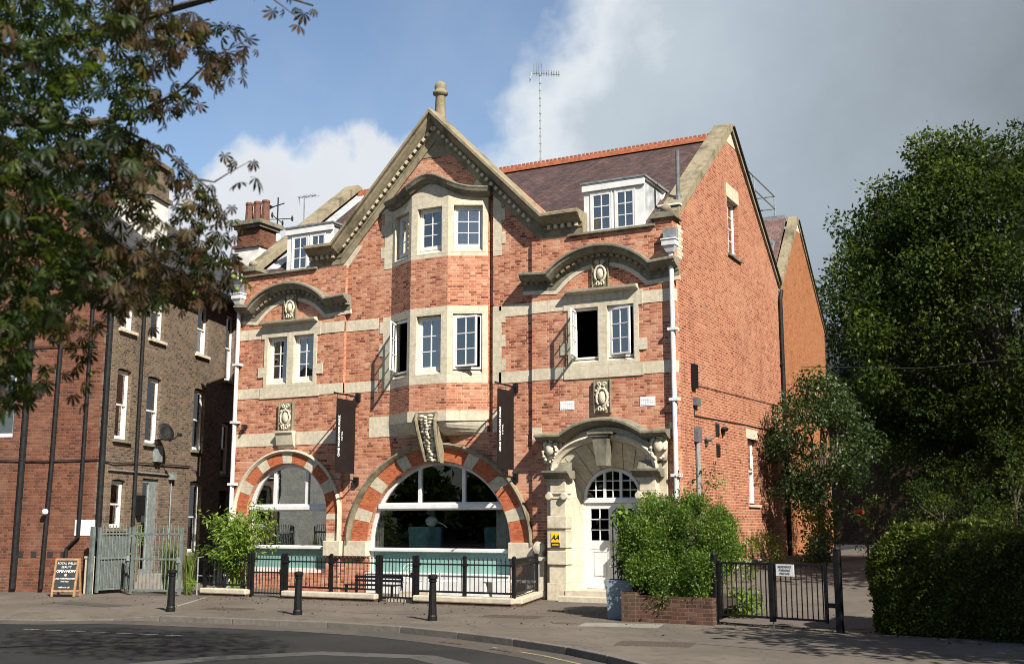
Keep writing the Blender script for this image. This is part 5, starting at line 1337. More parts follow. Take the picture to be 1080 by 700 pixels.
    b = MB(); b.box(-0.014, -0.002, 0.18, 0.88, 1.55, 1.98); b.build('wall_notice', 'plaque_white', P)
    b = MB()
    for y in (1.1, 1.5, 2.0, 2.4): b.box(-0.012, -0.002, y, y + 0.16, 0.95, 1.12)
    b.build('air_brick', 'rubber', P)
    b = MB(); b.ball((-0.16, 1.72, 2.2), 0.09, 8, 6); b.box(-0.1, -0.002, 1.68, 1.76, 2.14, 2.26); b.build('wall_lamp', 'plaque_white', P)
bwall()
# satellite dish and its arm
t = thing('satellite_dish', 'round grey satellite dish on the brown brick wall beside a sash window', 'satellite dish', (-15.5, -3.51, 0), R(BA))
c = (2.5, -0.42, 4.6)
b = MB(T(c) @ Matrix.Rotation(R(-28), 4, 'Z') @ Matrix.Rotation(R(72), 4, 'X'))
b.lathe([(0.02, -0.05), (0.16, -0.033), (0.285, 0.0), (0.285, 0.012), (0.16, -0.021), (0.02, -0.038)], (0, 0), 20); b.build('dish', 'dark_pipe', t, smooth=True)
b = MB(); b.tube([(2.6, -0.02, 4.35), (2.6, -0.3, 4.4), (2.62, -0.42, 4.55)], 0.025, 6); b.tube([(2.62, -0.48, 4.32), (2.5, -0.85, 4.5)], 0.018, 6); b.box(2.44, 2.56, -0.92, -0.82, 4.46, 4.56); b.build('dish_arm', 'dark_pipe', t)

# grey steel gates in front of the yard
def steel_leaf(xf_loc, ang, w, label, solid=False, h=1.78):
    t = thing('yard_gate', label, 'gate', xf_loc, ang, 'grey steel gates of the side yard'); mt = 'green_grey_steel'
    for x in (0.03, w - 0.03):
        b = MB(); b.box(x - 0.035, x + 0.035, -0.035, 0.035, 0.04, h); b.build('stile', mt, t)
    b = MB()
    for z in (0.1, 0.92, h - 0.2): b.box(0.066, w - 0.066, -0.02, 0.02, z, z + 0.05)
    k = 0.13
    while k < w - 0.08: b.tube([(k, 0, 0.1), (k, 0, h + 0.02)], 0.014, 6); b.lathe([(0.015, h + 0.02), (0.02, h + 0.03), (0.003, h + 0.075)], (k, 0), 6); k += 0.112
    b.build('bar_panel', mt, t)
    if solid:
        b = MB(); b.box(0.07, w - 0.07, 0.021, 0.026, 0.16, h - 0.22); b.build('mesh_sheet', 'mesh_grey', t)
    b = MB(); b.box(w - 0.12, w - 0.02, -0.06, -0.036, 0.86, 1.0); b.build('lock_box', 'galvanised', t)
    return t
steel_leaf((-14.12, -3.78, 0), R(13), 1.5, 'closed grey bar gate with spear tops in front of the yard')
steel_leaf((-15.16, -4.0, 0), R(86), 1.05, 'grey gate leaf backed with mesh, swung open by the brick corner', solid=True)
b = MB(); b.box(-15.36, -15.26, -4.12, -4.02, 0, 1.8); tag(b.build('gatepost', 'green_grey_steel'), 'grey steel post at the brick corner carrying the open gate leaf', 'gatepost')
b = MB(); b.box(-15.62, -15.40, -4.0, -3.86, 0, 0.95); b.box(-15.64, -15.38, -4.02, -3.84, 0.95, 1.0); tag(b.build('stone_pier', 'pale_stone'), 'low pale stone pier behind the blackboard', 'pier')
# arched fence and handrail further along
t = thing('arched_fence', 'grey fence panel with a hooped top half hidden by bamboo', 'fence', (-12.3, -2.35, 0), R(2))
b = MB()
for z in (0.3, 1.2, 1.34): b.box(0.0, 1.3, -0.015, 0.015, z, z + 0.035)
for k in range(12): b.tube([(0.06 + 0.105 * k, 0, 0.2), (0.06 + 0.105 * k, 0, 1.42)], 0.012, 5)
b.build('bar_panel', 'galvanised', t)
b = MB(); b.tube([(0.62 + 0.6 * math.cos(R(a)), 0, 1.38 + 0.36 * math.sin(R(a))) for a in range(180, -1, -12)], 0.02, 6); b.build('hoop', 'galvanised', t)
b = MB(); b.box(-0.05, 0.03, -0.04, 0.04, 0, 1.45); b.build('post', 'galvanised', t)
t = thing('handrail', 'pale tubular handrail between the grey gate and the hooped fence', 'handrail', (-12.7, -2.9, 0), R(10))
b = MB(); b.tube([(0.1, 0, 0), (0.1, 0, 0.98), (0.62, 0, 1.0), (0.62, 0, 0.0)], 0.022, 6); b.tube([(0.1, 0, 0.5), (0.62, 0, 0.5)], 0.018, 6); b.tube([(0.1, 0, 0.98), (0.1, 2.2, 1.05)], 0.02, 6); b.build('rail', 'galvanised', t)
# low white wall and screen in the yard, in the shade
t = thing('yard_screen', 'pale panel screen standing in the shaded yard behind the gates', 'screen', (-15.1, -0.2, 0), R(BA))
b = MB(); b.box(1.6, 4.1, -0.03, 0.03, 0.3, 1.9); b.build('panel', 'concrete', t)
for x in (1.6, 4.1):
    b = MB(); b.box(x - 0.05, x + 0.05, -0.05, 0.05, 0, 1.95); b.build('post', 'concrete', t)

# ================================================================ REAR RANGE OF THE HOTEL
rear = thing('rear_range', 'orange brick rear range whose gable rises behind the red side gable', 'building', (0, 10.6, 0))
b = MB(SX); b.slab([(0.02, -0.1), (6.7, -0.1), (6.7, 9.2), (2.95, 12.6), (0.02, 9.55)], 0.002, 0.3); b.build('gable_wall', 'orange_brick', rear)
b = MB(SX)
b.slab([(-0.1, 9.42), (2.92, 12.62), (2.92, 12.82), (2.78, 12.82), (-0.1, 9.62)], -0.05, 0.26); b.slab([(2.921, 12.62), (6.78, 9.1), (6.86, 9.17), (3.1, 12.77), (2.921, 12.82)], -0.048, 0.2)
b.build('gable_coping', 'mossy_stone', rear)
b = MB(SX); b.slab([(2.6, 12.27), (2.95, 12.6), (3.3, 12.28)], -0.008, 0.1); b.build('apex_stone', 'pale_stone', rear)
b = MB(); b.hexa([(-13, -0.2, 9.5), (-0.27, -0.2, 9.5), (-0.27, 2.4, 12.6), (-13, 2.4, 12.6)], [(-13, -0.3, 9.62), (-0.27, -0.3, 9.62), (-0.27, 2.3, 12.72), (-13, 2.3, 12.72)])
b.build('roof', 'hung_tiles', rear)
b = MB(); b.box(-13, -0.27, 2.25, 3.2, 12.6, 12.78); b.build('roof_edge', 'lead', rear)
b = MB(); b.hexa([(-13, 3.2, 12.3), (-0.27, 3.2, 12.3), (-0.27, 6.7, 9.1), (-13, 6.7, 9.1)], [(-13, 3.2, 12.5), (-0.27, 3.2, 12.5), (-0.27, 6.8, 9.2), (-13, 6.8, 9.2)]); b.build('roof', 'hung_tiles', rear)
b = MB(); b.box(-13, -0.31, 6.4, 6.69, -0.1, 9.1); b.build('rear_wall', 'orange_brick', rear)
b = MB(); b.tube([(0.06, 3.0, 12.72), (0.06, 6.85, 9.12), (0.06, 6.85, 8.9)], 0.04, 6); b.build('verge_trim', 'dark_pipe', rear)
b = MB(); b.box(-0.9, -0.42, 1.0, 1.6, 11.2, 11.6); b.tube([(-0.5, 0.9, 11.3), (-0.45, 0.1, 9.9), (0.03, -0.2, 9.5)], 0.06, 7); b.build('roof_outlet', 'lead', rear)
t = thing('roof_guardrail', 'galvanised tube guard rail on the roof behind the side gable', 'guard rail', (-0.9, 9.6, 12.45))
b = MB(); b.tube([(0, -2.0, 1.40), (0, 4.4, 1.40)], 0.028, 7); b.tube([(0, -2.0, 0.92), (0, 4.4, 0.92)], 0.028, 7); b.tube([(0, 4.4, 0.92), (-3.5, 4.4, 0.92)], 0.028, 7); b.tube([(0, 4.4, 1.4), (-3.5, 4.4, 1.4)], 0.028, 7); b.build('rail', 'galvanised', t)
for y in (-1.4, 1.6, 4.4):
    b = MB(); b.tube([(0, y, -1.0), (0, y, 1.43)], 0.028, 7); b.ball((0, y, 1.4), 0.05, 8, 6); b.build('post', 'galvanised', t)

# aerials
def aerial(loc, h, boom, elems, ang, label, guy=False):
    t = thing('television_aerial', label, 'aerial', loc, ang)
    b = MB(); b.tube([(0, 0, -1.0), (0, 0, h)], 0.024, 6)
    k = 0.2
    while k < h and guy: b.lathe([(0.034, k), (0.034, k + 0.035)], (0, 0), 6); k += 0.26
    b.build('mast', 'galvanised', t)
    b = MB(); b.tube([(-boom * 0.35, 0, h - 0.02), (boom * 0.65, 0, h - 0.1)], 0.014, 5); b.build('boom', 'galvanised', t)
    b = MB()
    for i in range(elems):
        x = -boom * 0.2 + boom * 0.82 * i / (elems - 1); z = h - 0.03 - 0.06 * i / elems
        b.tube([(x, -0.17, z), (x, 0.17, z)], 0.009, 4)
        if guy: b.tube([(x, 0, z - 0.08), (x, 0, z + (0.12 if i > 3 else 0.34))], 0.013, 4)
    b.tube([(-boom * 0.35, -0.1, h - 0.3), (-boom * 0.28, 0, h), (-boom * 0.35, 0.1, h - 0.3)], 0.012, 4)
    b.build('element', 'galvanised', t)
aerial((-6.36, 5.42, 13.4), 3.2, 1.0, 11, R(25), 'tall thin television aerial on the main ridge', True)
aerial((-15.25, 4.5, 12.2), 1.15, 0.95, 6, R(-10), 'small television aerial above the mossy gable coping')

# ================================================================ BUILDINGS BEHIND
t = thing('chimney_house', 'pale rendered house whose brick chimney and small cupola rise behind', 'building', (-25.7, 14, 0))
b = MB(); b.box(-4.5, 2.6, 0.0, 8, 0, 11.6); b.build('wall', 'render_white', t)
b = MB(); b.prism([(-0.4, 11.6), (8.4, 11.6), (4, 14.6)], -4.8, 2.2); rf = b.build('roof', 'slate', t)
b = MB(); b.box(-0.85, 0.65, -0.35, 1.0, 11.0, 14.65); ch = b.build('chimney', 'render_white', t)
b = MB(); b.box(-0.92, 0.72, -0.45, 1.1, 14.65, 14.8); b.box(-0.8, 0.58, -0.25, 0.9, 14.802, 15.6); b.build('chimney_stack', 'red_brick', ch)
b = MB(); b.box(-0.9, 0.7, -0.4, 1.05, 15.602, 15.75); b.box(-1.0, 0.8, -0.55, 1.2, 15.752, 15.95); b.build('chimney_cap', 'sooty_stone', ch)
for k in range(3):
    b = MB(); b.lathe([(0.2, 15.95), (0.17, 16.9), (0.2, 16.95), (0.19, 17.05)], (-0.6 + 0.5 * k, 0.3), 10); b.build('chimney_pot', 'terracotta', ch)
b = MB(); b.lathe([(0.9, 11.5), (0.8, 12.6), (0.5, 13.2), (0.42, 13.6), (0.46, 13.7), (0.3, 14.2), (0.45, 14.3), (0.45, 14.45), (0.2, 14.6), (0.25, 15.3), (0.38, 15.4), (0.3, 15.6), (0.08, 15.9)], (-0.2, 1.9), 10); b.build('cupola', 'pale_lead', t)
b = MB(); b.tube([(-0.2, 1.9, 15.4), (-0.2, 1.9, 17.7)], 0.035, 6)
for a in range(0, 360, 90):
    d = Vector((math.cos(R(a + 20)), math.sin(R(a + 20)), 0)); p = Vector((-0.2, 1.9, 16.6)); b.tube([p, p + d * 0.7], 0.022, 5); b.ball(p + d * 0.75, (0.06, 0.06, 0.16), 6, 5)
b.tube([(-0.6, 1.9, 17.25), (0.2, 1.9, 17.35)], 0.03, 5); b.prism([(-0.75, 17.15), (-0.45, 17.25), (-0.75, 17.42)], 1.88, 1.92, 'y'); b.ball((-0.2, 1.9, 16.1), 0.12, 8, 6); b.build('weathervane', 'dark_pipe', t)

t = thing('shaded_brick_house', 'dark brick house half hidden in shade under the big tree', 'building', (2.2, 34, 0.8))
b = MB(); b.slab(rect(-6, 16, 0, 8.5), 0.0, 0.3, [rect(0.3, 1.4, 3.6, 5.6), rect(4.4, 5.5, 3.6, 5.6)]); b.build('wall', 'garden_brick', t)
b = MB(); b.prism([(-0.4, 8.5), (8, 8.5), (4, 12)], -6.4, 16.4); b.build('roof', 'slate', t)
for x in (0.32, 4.42): window(t, T((x, 0.1, 3.62)), 1.06, 1.94, sash=True, bars=False)
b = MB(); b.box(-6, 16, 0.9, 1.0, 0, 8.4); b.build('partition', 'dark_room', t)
o = MB(); o.tube([(0.2, 12.4, 7.2), (4.0, 12.8, 6.95), (9.0, 13.4, 7.25), (20, 14.5, 8.0)], 0.011, 5); tag(o.build('overhead_cable', 'rubber'), 'thin black overhead cable crossing in front of the big tree', 'cable')
# houses over the road, behind the camera: seen as reflections in the glass
for (x, y, w, h, rz, mt, lab) in ((-44, -33, 12, 8.5, 40, 'render_white', 'pale rendered house over the road, mirrored in the arched window'), (-6, -52, 26, 9, 0, 'stock_brick', 'brown terrace over the road behind the camera'), (34, -40, 16, 8, -40, 'red_brick', 'red house over the road beyond the corner')):
    t = thing('house', lab, 'house', (x, y, 0), R(rz + 180))
    hs = []
    k = -w / 2 + 1.2
    while k < w / 2 - 1.5: hs += [rect(k, k + 1.1, 1.0, 2.8), rect(k, k + 1.1, 4.4, 6.1)]; k += 2.9
    b = MB(); b.slab(rect(-w / 2, w / 2, -0.1, h), 0, 0.3, hs); b.box(-w / 2, w / 2, 7.5, 7.8, -0.1, h); b.box(-w / 2, -w / 2 + 0.3, 0.3, 7.5, -0.1, h); b.box(w / 2 - 0.3, w / 2, 0.3, 7.5, -0.1, h); b.build('wall', mt, t)
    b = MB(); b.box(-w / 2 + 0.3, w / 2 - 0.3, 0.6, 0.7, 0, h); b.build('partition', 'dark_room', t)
    b = MB(); b.prism([(-0.5, h), (8.3, h), (3.9, h + 3.4)], -w / 2 - 0.3, w / 2 + 0.3); b.build('roof', 'slate', t)

# ================================================================ INSIDE THE BIG WINDOW, AND THE FRONT AREA
t = thing('teal_settle', 'tall teal backed seat just behind the big arched window, its brighter one', 'seat', (bx - 1.05, 1.2, 0.27)); 
b = MB(); b.hexa([(-0.5, 0, 0.35), (0.5, 0, 0.35), (0.5, 0.16, 0.35), (-0.5, 0.16, 0.35)], [(-0.56, -0.05, 1.52), (0.56, -0.05, 1.52), (0.56, 0.11, 1.52), (-0.56, 0.11, 1.52)]); b.build('backrest', 'teal_cloth', t, bevel=0.03)
b = MB(); b.box(-0.5, 0.5, 0.165, 0.75, 0.3, 0.5); b.build('seat', 'teal_cloth', t, bevel=0.03)
for x in (-0.42, 0.42):
    for y in (0.1, 0.68): b = MB(); b.box(x - 0.03, x + 0.03, y - 0.03, y + 0.03, 0, 0.3); b.build('leg', 'dark_wood', t)
t2 = copy_tree(t); t2.location = (bx + 1.25, 1.5, 0.27); t2['label'] = 'tall teal backed seat by the drawn curtain, the darker of two'
t['group'] = t2['group'] = 'teal seats behind the big window'
t = thing('table_lamp', 'small pale lamp with tilted shade standing on the brighter teal seat back', 'lamp', (bx - 0.85, 1.225, 1.82))
b = MB(); b.ball((0, 0, 0.12), (0.2, 0.14, 0.15), 12, 8); b.tube([(0.15, 0, 0.12), (0.35, 0, 0.05), (0.5, 0, -0.05)], 0.02, 6); b.build('lamp_body', 'plaque_white', t, smooth=True)
b = MB(T((-0.02, 0, 0.33)) @ Matrix.Rotation(R(30), 4, 'Y')); b.lathe([(0.03, 0.16), (0.13, 0.02), (0.15, -0.02), (0.13, -0.02), (0.02, 0.13)], (0, 0), 14); b.build('lamp_shade', 'concrete', t)
t = thing('dining_table', 'dim wooden table between the two teal seats', 'table', (bx + 0.35, 1.8, 0.27))
b = MB(); b.box(-0.5, 0.5, -0.4, 0.4, 0.72, 0.77); b.build('tabletop', 'pale_wood', t)
for x in (-0.42, 0.42):
    for y in (-0.32, 0.32): b = MB(); b.box(x - 0.03, x + 0.03, y - 0.03, y + 0.03, 0, 0.72); b.build('leg', 'dark_wood', t)
# plant and stand behind the small window
def bistro_chair(loc, rz, label, mat='white_paint'):
    t = thing('garden_chair', label, 'chair', loc, rz, 'wire chairs in the front area')
    b = MB()
    for k in range(7): b.tube([(-0.2 + 0.4 * k / 6, -0.2, 0.45), (-0.2 + 0.4 * k / 6, 0.2, 0.45)], 0.008, 5)
    b.tube([(-0.21, -0.21, 0.45), (0.21, -0.21, 0.45), (0.21, 0.21, 0.45), (-0.21, 0.21, 0.45), (-0.21, -0.21, 0.45)], 0.012, 5); b.build('seat', mat, t)
    b = MB(); b.tube([(0.21 * math.cos(R(a)), 0.2 + 0.03, 0.66 + 0.24 * math.sin(R(a))) for a in range(-40, 221, 20)], 0.012, 5)
    for q in (0.08, 0.14): b.tube([(q * math.cos(R(a)), 0.225, 0.66 + q * math.sin(R(a))) for a in range(0, 361, 30)], 0.008, 5)
    b.build('backrest', mat, t)
    for x in (-0.2, 0.2):
        for y in (-0.2, 0.2): b = MB(); b.tube([(x, y, 0.45), (x * 1.15, y * 1.15, 0.0)], 0.012, 5); b.build('leg', mat, t)
bistro_chair((-6.6, -1.6, 0.0), R(200), 'white wire garden chair seen through the railings, back to the gate'); bistro_chair((-5.7, -1.3, 0.0), R(120), 'white wire garden chair seen through the railings, turned to the wall')
t = thing('garden_bench', 'black slatted bench behind the middle railings', 'bench', (-7.6, -1.9, -0.1), R(0))
b = MB()
for k in range(5): b.box(-0.75, 0.75, -0.2 + 0.09 * k, -0.13 + 0.09 * k, 0.42, 0.45)
b.build('seat', 'black_iron', t)
b = MB()
for k in range(2): b.box(-0.75, 0.75, 0.27, 0.3, 0.5 + 0.09 * k, 0.56 + 0.09 * k)
b.build('backrest', 'black_iron', t)
for x in (-0.7, 0.7): b = MB(); b.box(x - 0.025, x + 0.025, -0.2, -0.15, 0, 0.42); b.build('leg', 'black_iron', t); b = MB(); b.box(x - 0.025, x + 0.025, 0.25, 0.3, 0, 0.66); b.build('leg', 'black_iron', t)
t = thing('white_bench', 'white painted bench in front of the arched window, behind the railings', 'bench', (-4.4, -0.55, 0))
b = MB(); b.box(-0.7, 0.7, -0.2, 0.2, 0.42, 0.47); b.build('seat', 'white_paint', t)
for x in (-0.6, 0.6): b = MB(); b.box(x - 0.04, x + 0.04, -0.18, 0.18, 0, 0.42); b.build('leg', 'white_paint', t)
b = MB(); b.box(-6.62, -5.75, -2.75, -2.2, -0.05, 0.1); b.box(-6.62, -5.75, -2.2, -1.7, -0.05, 0.22); tag(b.build('garden_steps', 'kerb_stone'), 'pale stone steps behind the gate before the big window', 'steps')

# low planter wall and blue planter
t = thing('planter_wall', 'low brown brick planter wall under the round bush', 'wall', (1.62, -5.0, 0), R(-4))
b = MB(); b.box(-0.95, 0.88, -0.3, -0.06, -0.05, 0.5); b.box(-0.95, -0.72, -0.06, 2.4, -0.05, 0.5); b.build('wall', 'garden_brick', t)
b = MB(); b.box(-1.0, -0.7, -0.34, -0.02, 0.0, 0.56); b.build('end_pier', 'garden_brick', t)
b = MB(); b.box(-0.72, 0.85, -0.06, 2.6, 0.3, 0.42); b.build('soil', 'soil', t)
t = thing('blue_planter', 'square blue-grey metal planter beside the brick planter wall', 'planter', (0.39, -4.72, 0), R(10))
b = MB(); b.hexa([(-0.24, -0.24, 0), (0.24, -0.24, 0), (0.24, 0.24, 0), (-0.24, 0.24, 0)], [(-0.28, -0.28, 0.74), (0.28, -0.28, 0.74), (0.28, 0.28, 0.74), (-0.28, 0.28, 0.74)]); b.build('tub', 'planter_blue', t, bevel=0.012)
b = MB(); b.slab([(-0.285, 0.742), (0.285, 0.742), (0.285, 0.77), (-0.285, 0.77)], -0.285, -0.25); b.slab([(-0.285, 0.742), (0.285, 0.742), (0.285, 0.77), (-0.285, 0.77)], 0.25, 0.285); b.box(-0.285, -0.25, -0.249, 0.249, 0.742, 0.77); b.box(0.25, 0.285, -0.249, 0.249, 0.742, 0.77); b.build('rim', 'planter_blue', t)
b = MB(); b.box(-0.249, 0.249, -0.249, 0.249, 0.7411, 0.752); b.build('soil', 'soil', t)
b = MB(); b.tube([(-0.14, -0.1, 0.74), (-0.15, -0.1, 2.1), (-0.05, -0.1, 2.2), (0.0, -0.1, 2.1), (0.02, -0.1, 0.74)], 0.014, 6); b.build('hoop_support', 'black_iron', t)

# ================================================================ PLANTS
def leaves_obj(name, mat, P, D, size, rnd, parent=None, aspect=0.5, fold=0.25):
    """P: points, D: leaf directions, size: lengths; each leaf is a folded diamond of 2 quads"""
    n = len(P); P = np.asarray(P, float); D = np.asarray(D, float); D /= np.linalg.norm(D, axis=1)[:, None] + 1e-9
    up = rng.normal(size=(n, 3)) * 0.8 + np.array([0, 0, 1.0])
    S = np.cross(D, up); S /= np.linalg.norm(S, axis=1)[:, None] + 1e-9
    Nn = np.cross(S, D); s = np.asarray(size)[:, None]; w = s * aspect * 0.5
    V = np.stack([P, P + D * s * 0.45 + S * w - Nn * w * fold, P + D * s, P + D * s * 0.45 - S * w - Nn * w * fold], 1).reshape(-1, 3)
    me = bpy.data.meshes.new(name); me.vertices.add(4 * n); me.vertices.foreach_set('co', V.ravel())
    F = np.empty((n, 2, 3), int); b4 = np.arange(n)[:, None] * 4
    F[:, 0] = b4 + np.array([0, 1, 2]); F[:, 1] = b4 + np.array([0, 2, 3])
    return fin_mesh(me, F.reshape(-1, 3), np.repeat(rnd, 6), mat, name, parent)
def fin_mesh(me, F, uvr, mat, name, parent):
    nf, k = F.shape
    me.loops.add(nf * k); me.loops.foreach_set('vertex_index', F.ravel())
    me.polygons.add(nf); me.polygons.foreach_set('loop_start', np.arange(nf) * k); me.polygons.foreach_set('loop_total', np.full(nf, k))
    uv = me.uv_layers.new(name='UVMap'); uu = np.empty((nf * k, 2)); uu[:, 0] = np.clip(uvr, 0.001, 0.999); uu[:, 1] = 0.5
    uv.data.foreach_set('uv', uu.ravel()); me.materials.append(M[mat]); me.update(); me.validate()
    o = bpy.data.objects.new(name, me); col.objects.link(o)
    if parent: o.parent = parent
    return o
def unit(n):
    v = rng.normal(size=(n, 3)); return v / np.linalg.norm(v, axis=1)[:, None]
def crown(name, mat, parent, clumps, per, size, aspect=0.55, flat=0.75, outward=0.6, dark=0.0):
    """clumps: (x,y,z,r); leaves lie towards the outside of each clump"""
    Ps, Ds, Rn = [], [], []
    for (x, y, z, r) in clumps:
        k = max(6, int(per * r * r)); u = unit(k); rr = r * rng.uniform(0.25, 1.0, k) ** 0.45 * (1 + 0.25 * rng.normal(size=k) * 0.6)
        p = u * rr[:, None]; p[:, 2] *= flat; Ps.append(p + np.array([x, y, z])); Ds.append(u * outward + unit(k) * 0.8 + np.array([0, 0, -0.15]))
        base = rng.uniform(0.0, 0.62) ** 1.15; Rn.append(np.clip(base + rng.uniform(0, 0.5, k) + 0.12 * rng.normal(size=k), 0, 1))
    P = np.concatenate(Ps); D = np.concatenate(Ds); rn = np.concatenate(Rn)
    return leaves_obj(name, mat, P, D, size * rng.uniform(0.65, 1.3, len(P)), rn, parent, aspect)
def limbs(parent, base, h, r, tips, mat='bark', name='trunk'):
    b = MB(); B = Vector(base)
    b.tube([B + Vector((0, 0, -0.2)), B + Vector((0.03 * h * 0.2, 0, h * 0.3)), B + Vector((0.0, 0.02, h * 0.7)), B + Vector((0, 0, h))], [r * 1.35, r, r * 0.85, r * 0.7], 12)
    for tp in tips:
        tp = Vector(tp); s = B + Vector((0, 0, h * random.uniform(0.7, 1.0))); m = s.lerp(tp, 0.5) + Vector((random.uniform(-.3, .3), random.uniform(-.3, .3), random.uniform(0, .5)))
        b.tube([s, m, tp], [r * 0.45, r * 0.28, r * 0.08], 7)
    return b.build(name, mat, parent)
def ell_clumps(c, rad, n, r0, r1, shell=0.7, zmin=None, noise=0.1):
    out = []
    while len(out) < n:
        u = unit(1)[0]; k = rng.uniform(shell ** 3, 1.0) ** (1 / 3) * (1 + noise * rng.normal())
        p = np.array(c) + u * k * np.array(rad)
        if zmin is not None and p[2] < zmin: continue
        out.append((*p, rng.uniform(r0, r1)))
    return out

# big dark tree beyond the drive: several domes on one bole
t = thing('broadleaf_tree', 'huge dark green broadleaf tree towering beyond the drive', 'tree', (5.7, 27, 0.8))
cl = ell_clumps((1.2, 0.5, 9.6), (7.4, 6.0, 8.2), 170, 0.9, 1.7, 0.80, 0.2) + ell_clumps((-3.6, -1.0, 9.0), (3.4, 4.0, 5.4), 60, 0.8, 1.4, 0.75, 1.6) + ell_clumps((4.2, 0, 14.4), (4.2, 4, 3.6), 46, 0.7, 1.3, 0.7) + ell_clumps((-1.0, 0, 14.6), (3.6, 4, 2.9), 36, 0.7, 1.2, 0.7) + ell_clumps((-3.6, -0.6, 13.0), (3.0, 3.4, 3.2), 46, 0.7, 1.25, 0.7) + ell_clumps((-0.4, -1.0, 15.4), (3.4, 3.4, 2.6), 36, 0.7, 1.2, 0.7)
tips = [c[:3] for c in cl[::9]]
limbs(t, (0.6, 0.5, 0), 5.5, 0.5, tips)
crown('crown', 'oak_leaf', t, cl, 330, 0.19, 0.6)
# a second one further right, mostly out of the picture, and shrubs under them
t = thing('broadleaf_tree', 'second dark broadleaf tree at the far edge beyond the hedge', 'tree', (17, 24, 0.8))
cl = ell_clumps((0, 0, 8.5), (6.0, 5.5, 7.5), 120, 0.9, 1.7, 0.8, 1.0); limbs(t, (0, 0, 0), 5, 0.45, [c[:3] for c in cl[::10]]); crown('crown', 'oak_leaf', t, cl, 130, 0.26, 0.6)
for i, (x, y, rx, h, lab) in enumerate(((7.6, 14, 2.2, 3.0, 'leafy dark shrub rising behind the clipped hedge'), (3.4, 21.5, 1.8, 3.2, 'dark shrub at the end of the drive under the tree'), (11.5, 13, 2.6, 3.6, 'broad dark shrub further along behind the hedge'), (6.0, 22, 3.0, 5.0, 'tall dark laurel between the drive end and the big tree'), (10.5, 20, 3.2, 5.2, 'tall dark laurel in front of the big tree trunk'))):
    t = thing('shrub', lab, 'shrub', (x, y, 0.8)); cl = ell_clumps((0, 0, h * 0.5), (rx, rx * 0.8, h * 0.52), 34, 0.35, 0.7, 0.6, 0.1)
    limbs(t, (0, 0, 0), h * 0.4, 0.07, [c[:3] for c in cl[::6]], name='stem'); crown('foliage', 'oak_leaf', t, cl, 420, 0.11)
# tree off to the right whose shade falls on the hedge and the pavement
t = thing('street_tree', 'street tree beyond the corner that shades the hedge', 'tree', (15.2, -10.6, 0))
cl = ell_clumps((0, 0, 5.85), (4.6, 2.6, 2.1), 95, 0.8, 1.2, 0.4); limbs(t, (0, 0, 0), 5, 0.25, [c[:3] for c in cl[::6]]); crown('crown', 'oak_leaf', t, cl, 130, 0.26)

for x, y, z, rx, rz, lab in ((12.6, 1.5, 8.2, 3.9, 3.0, 'tall tree off to the side that shades the drive'), (20.5, 14.5, 10.0, 6.0, 4.6, 'broad tree beyond the hedge that shades the shrubs')):
    t = thing('garden_tree', lab, 'tree', (x, y, 0)); cl = ell_clumps((0, 0, z), (rx, rx, rz), 90, 0.9, 1.5, 0.4); limbs(t, (0, 0, 0), z * 0.6, 0.28, [c[:3] for c in cl[::7]]); crown('crown', 'oak_leaf', t, cl, 110, 0.3)
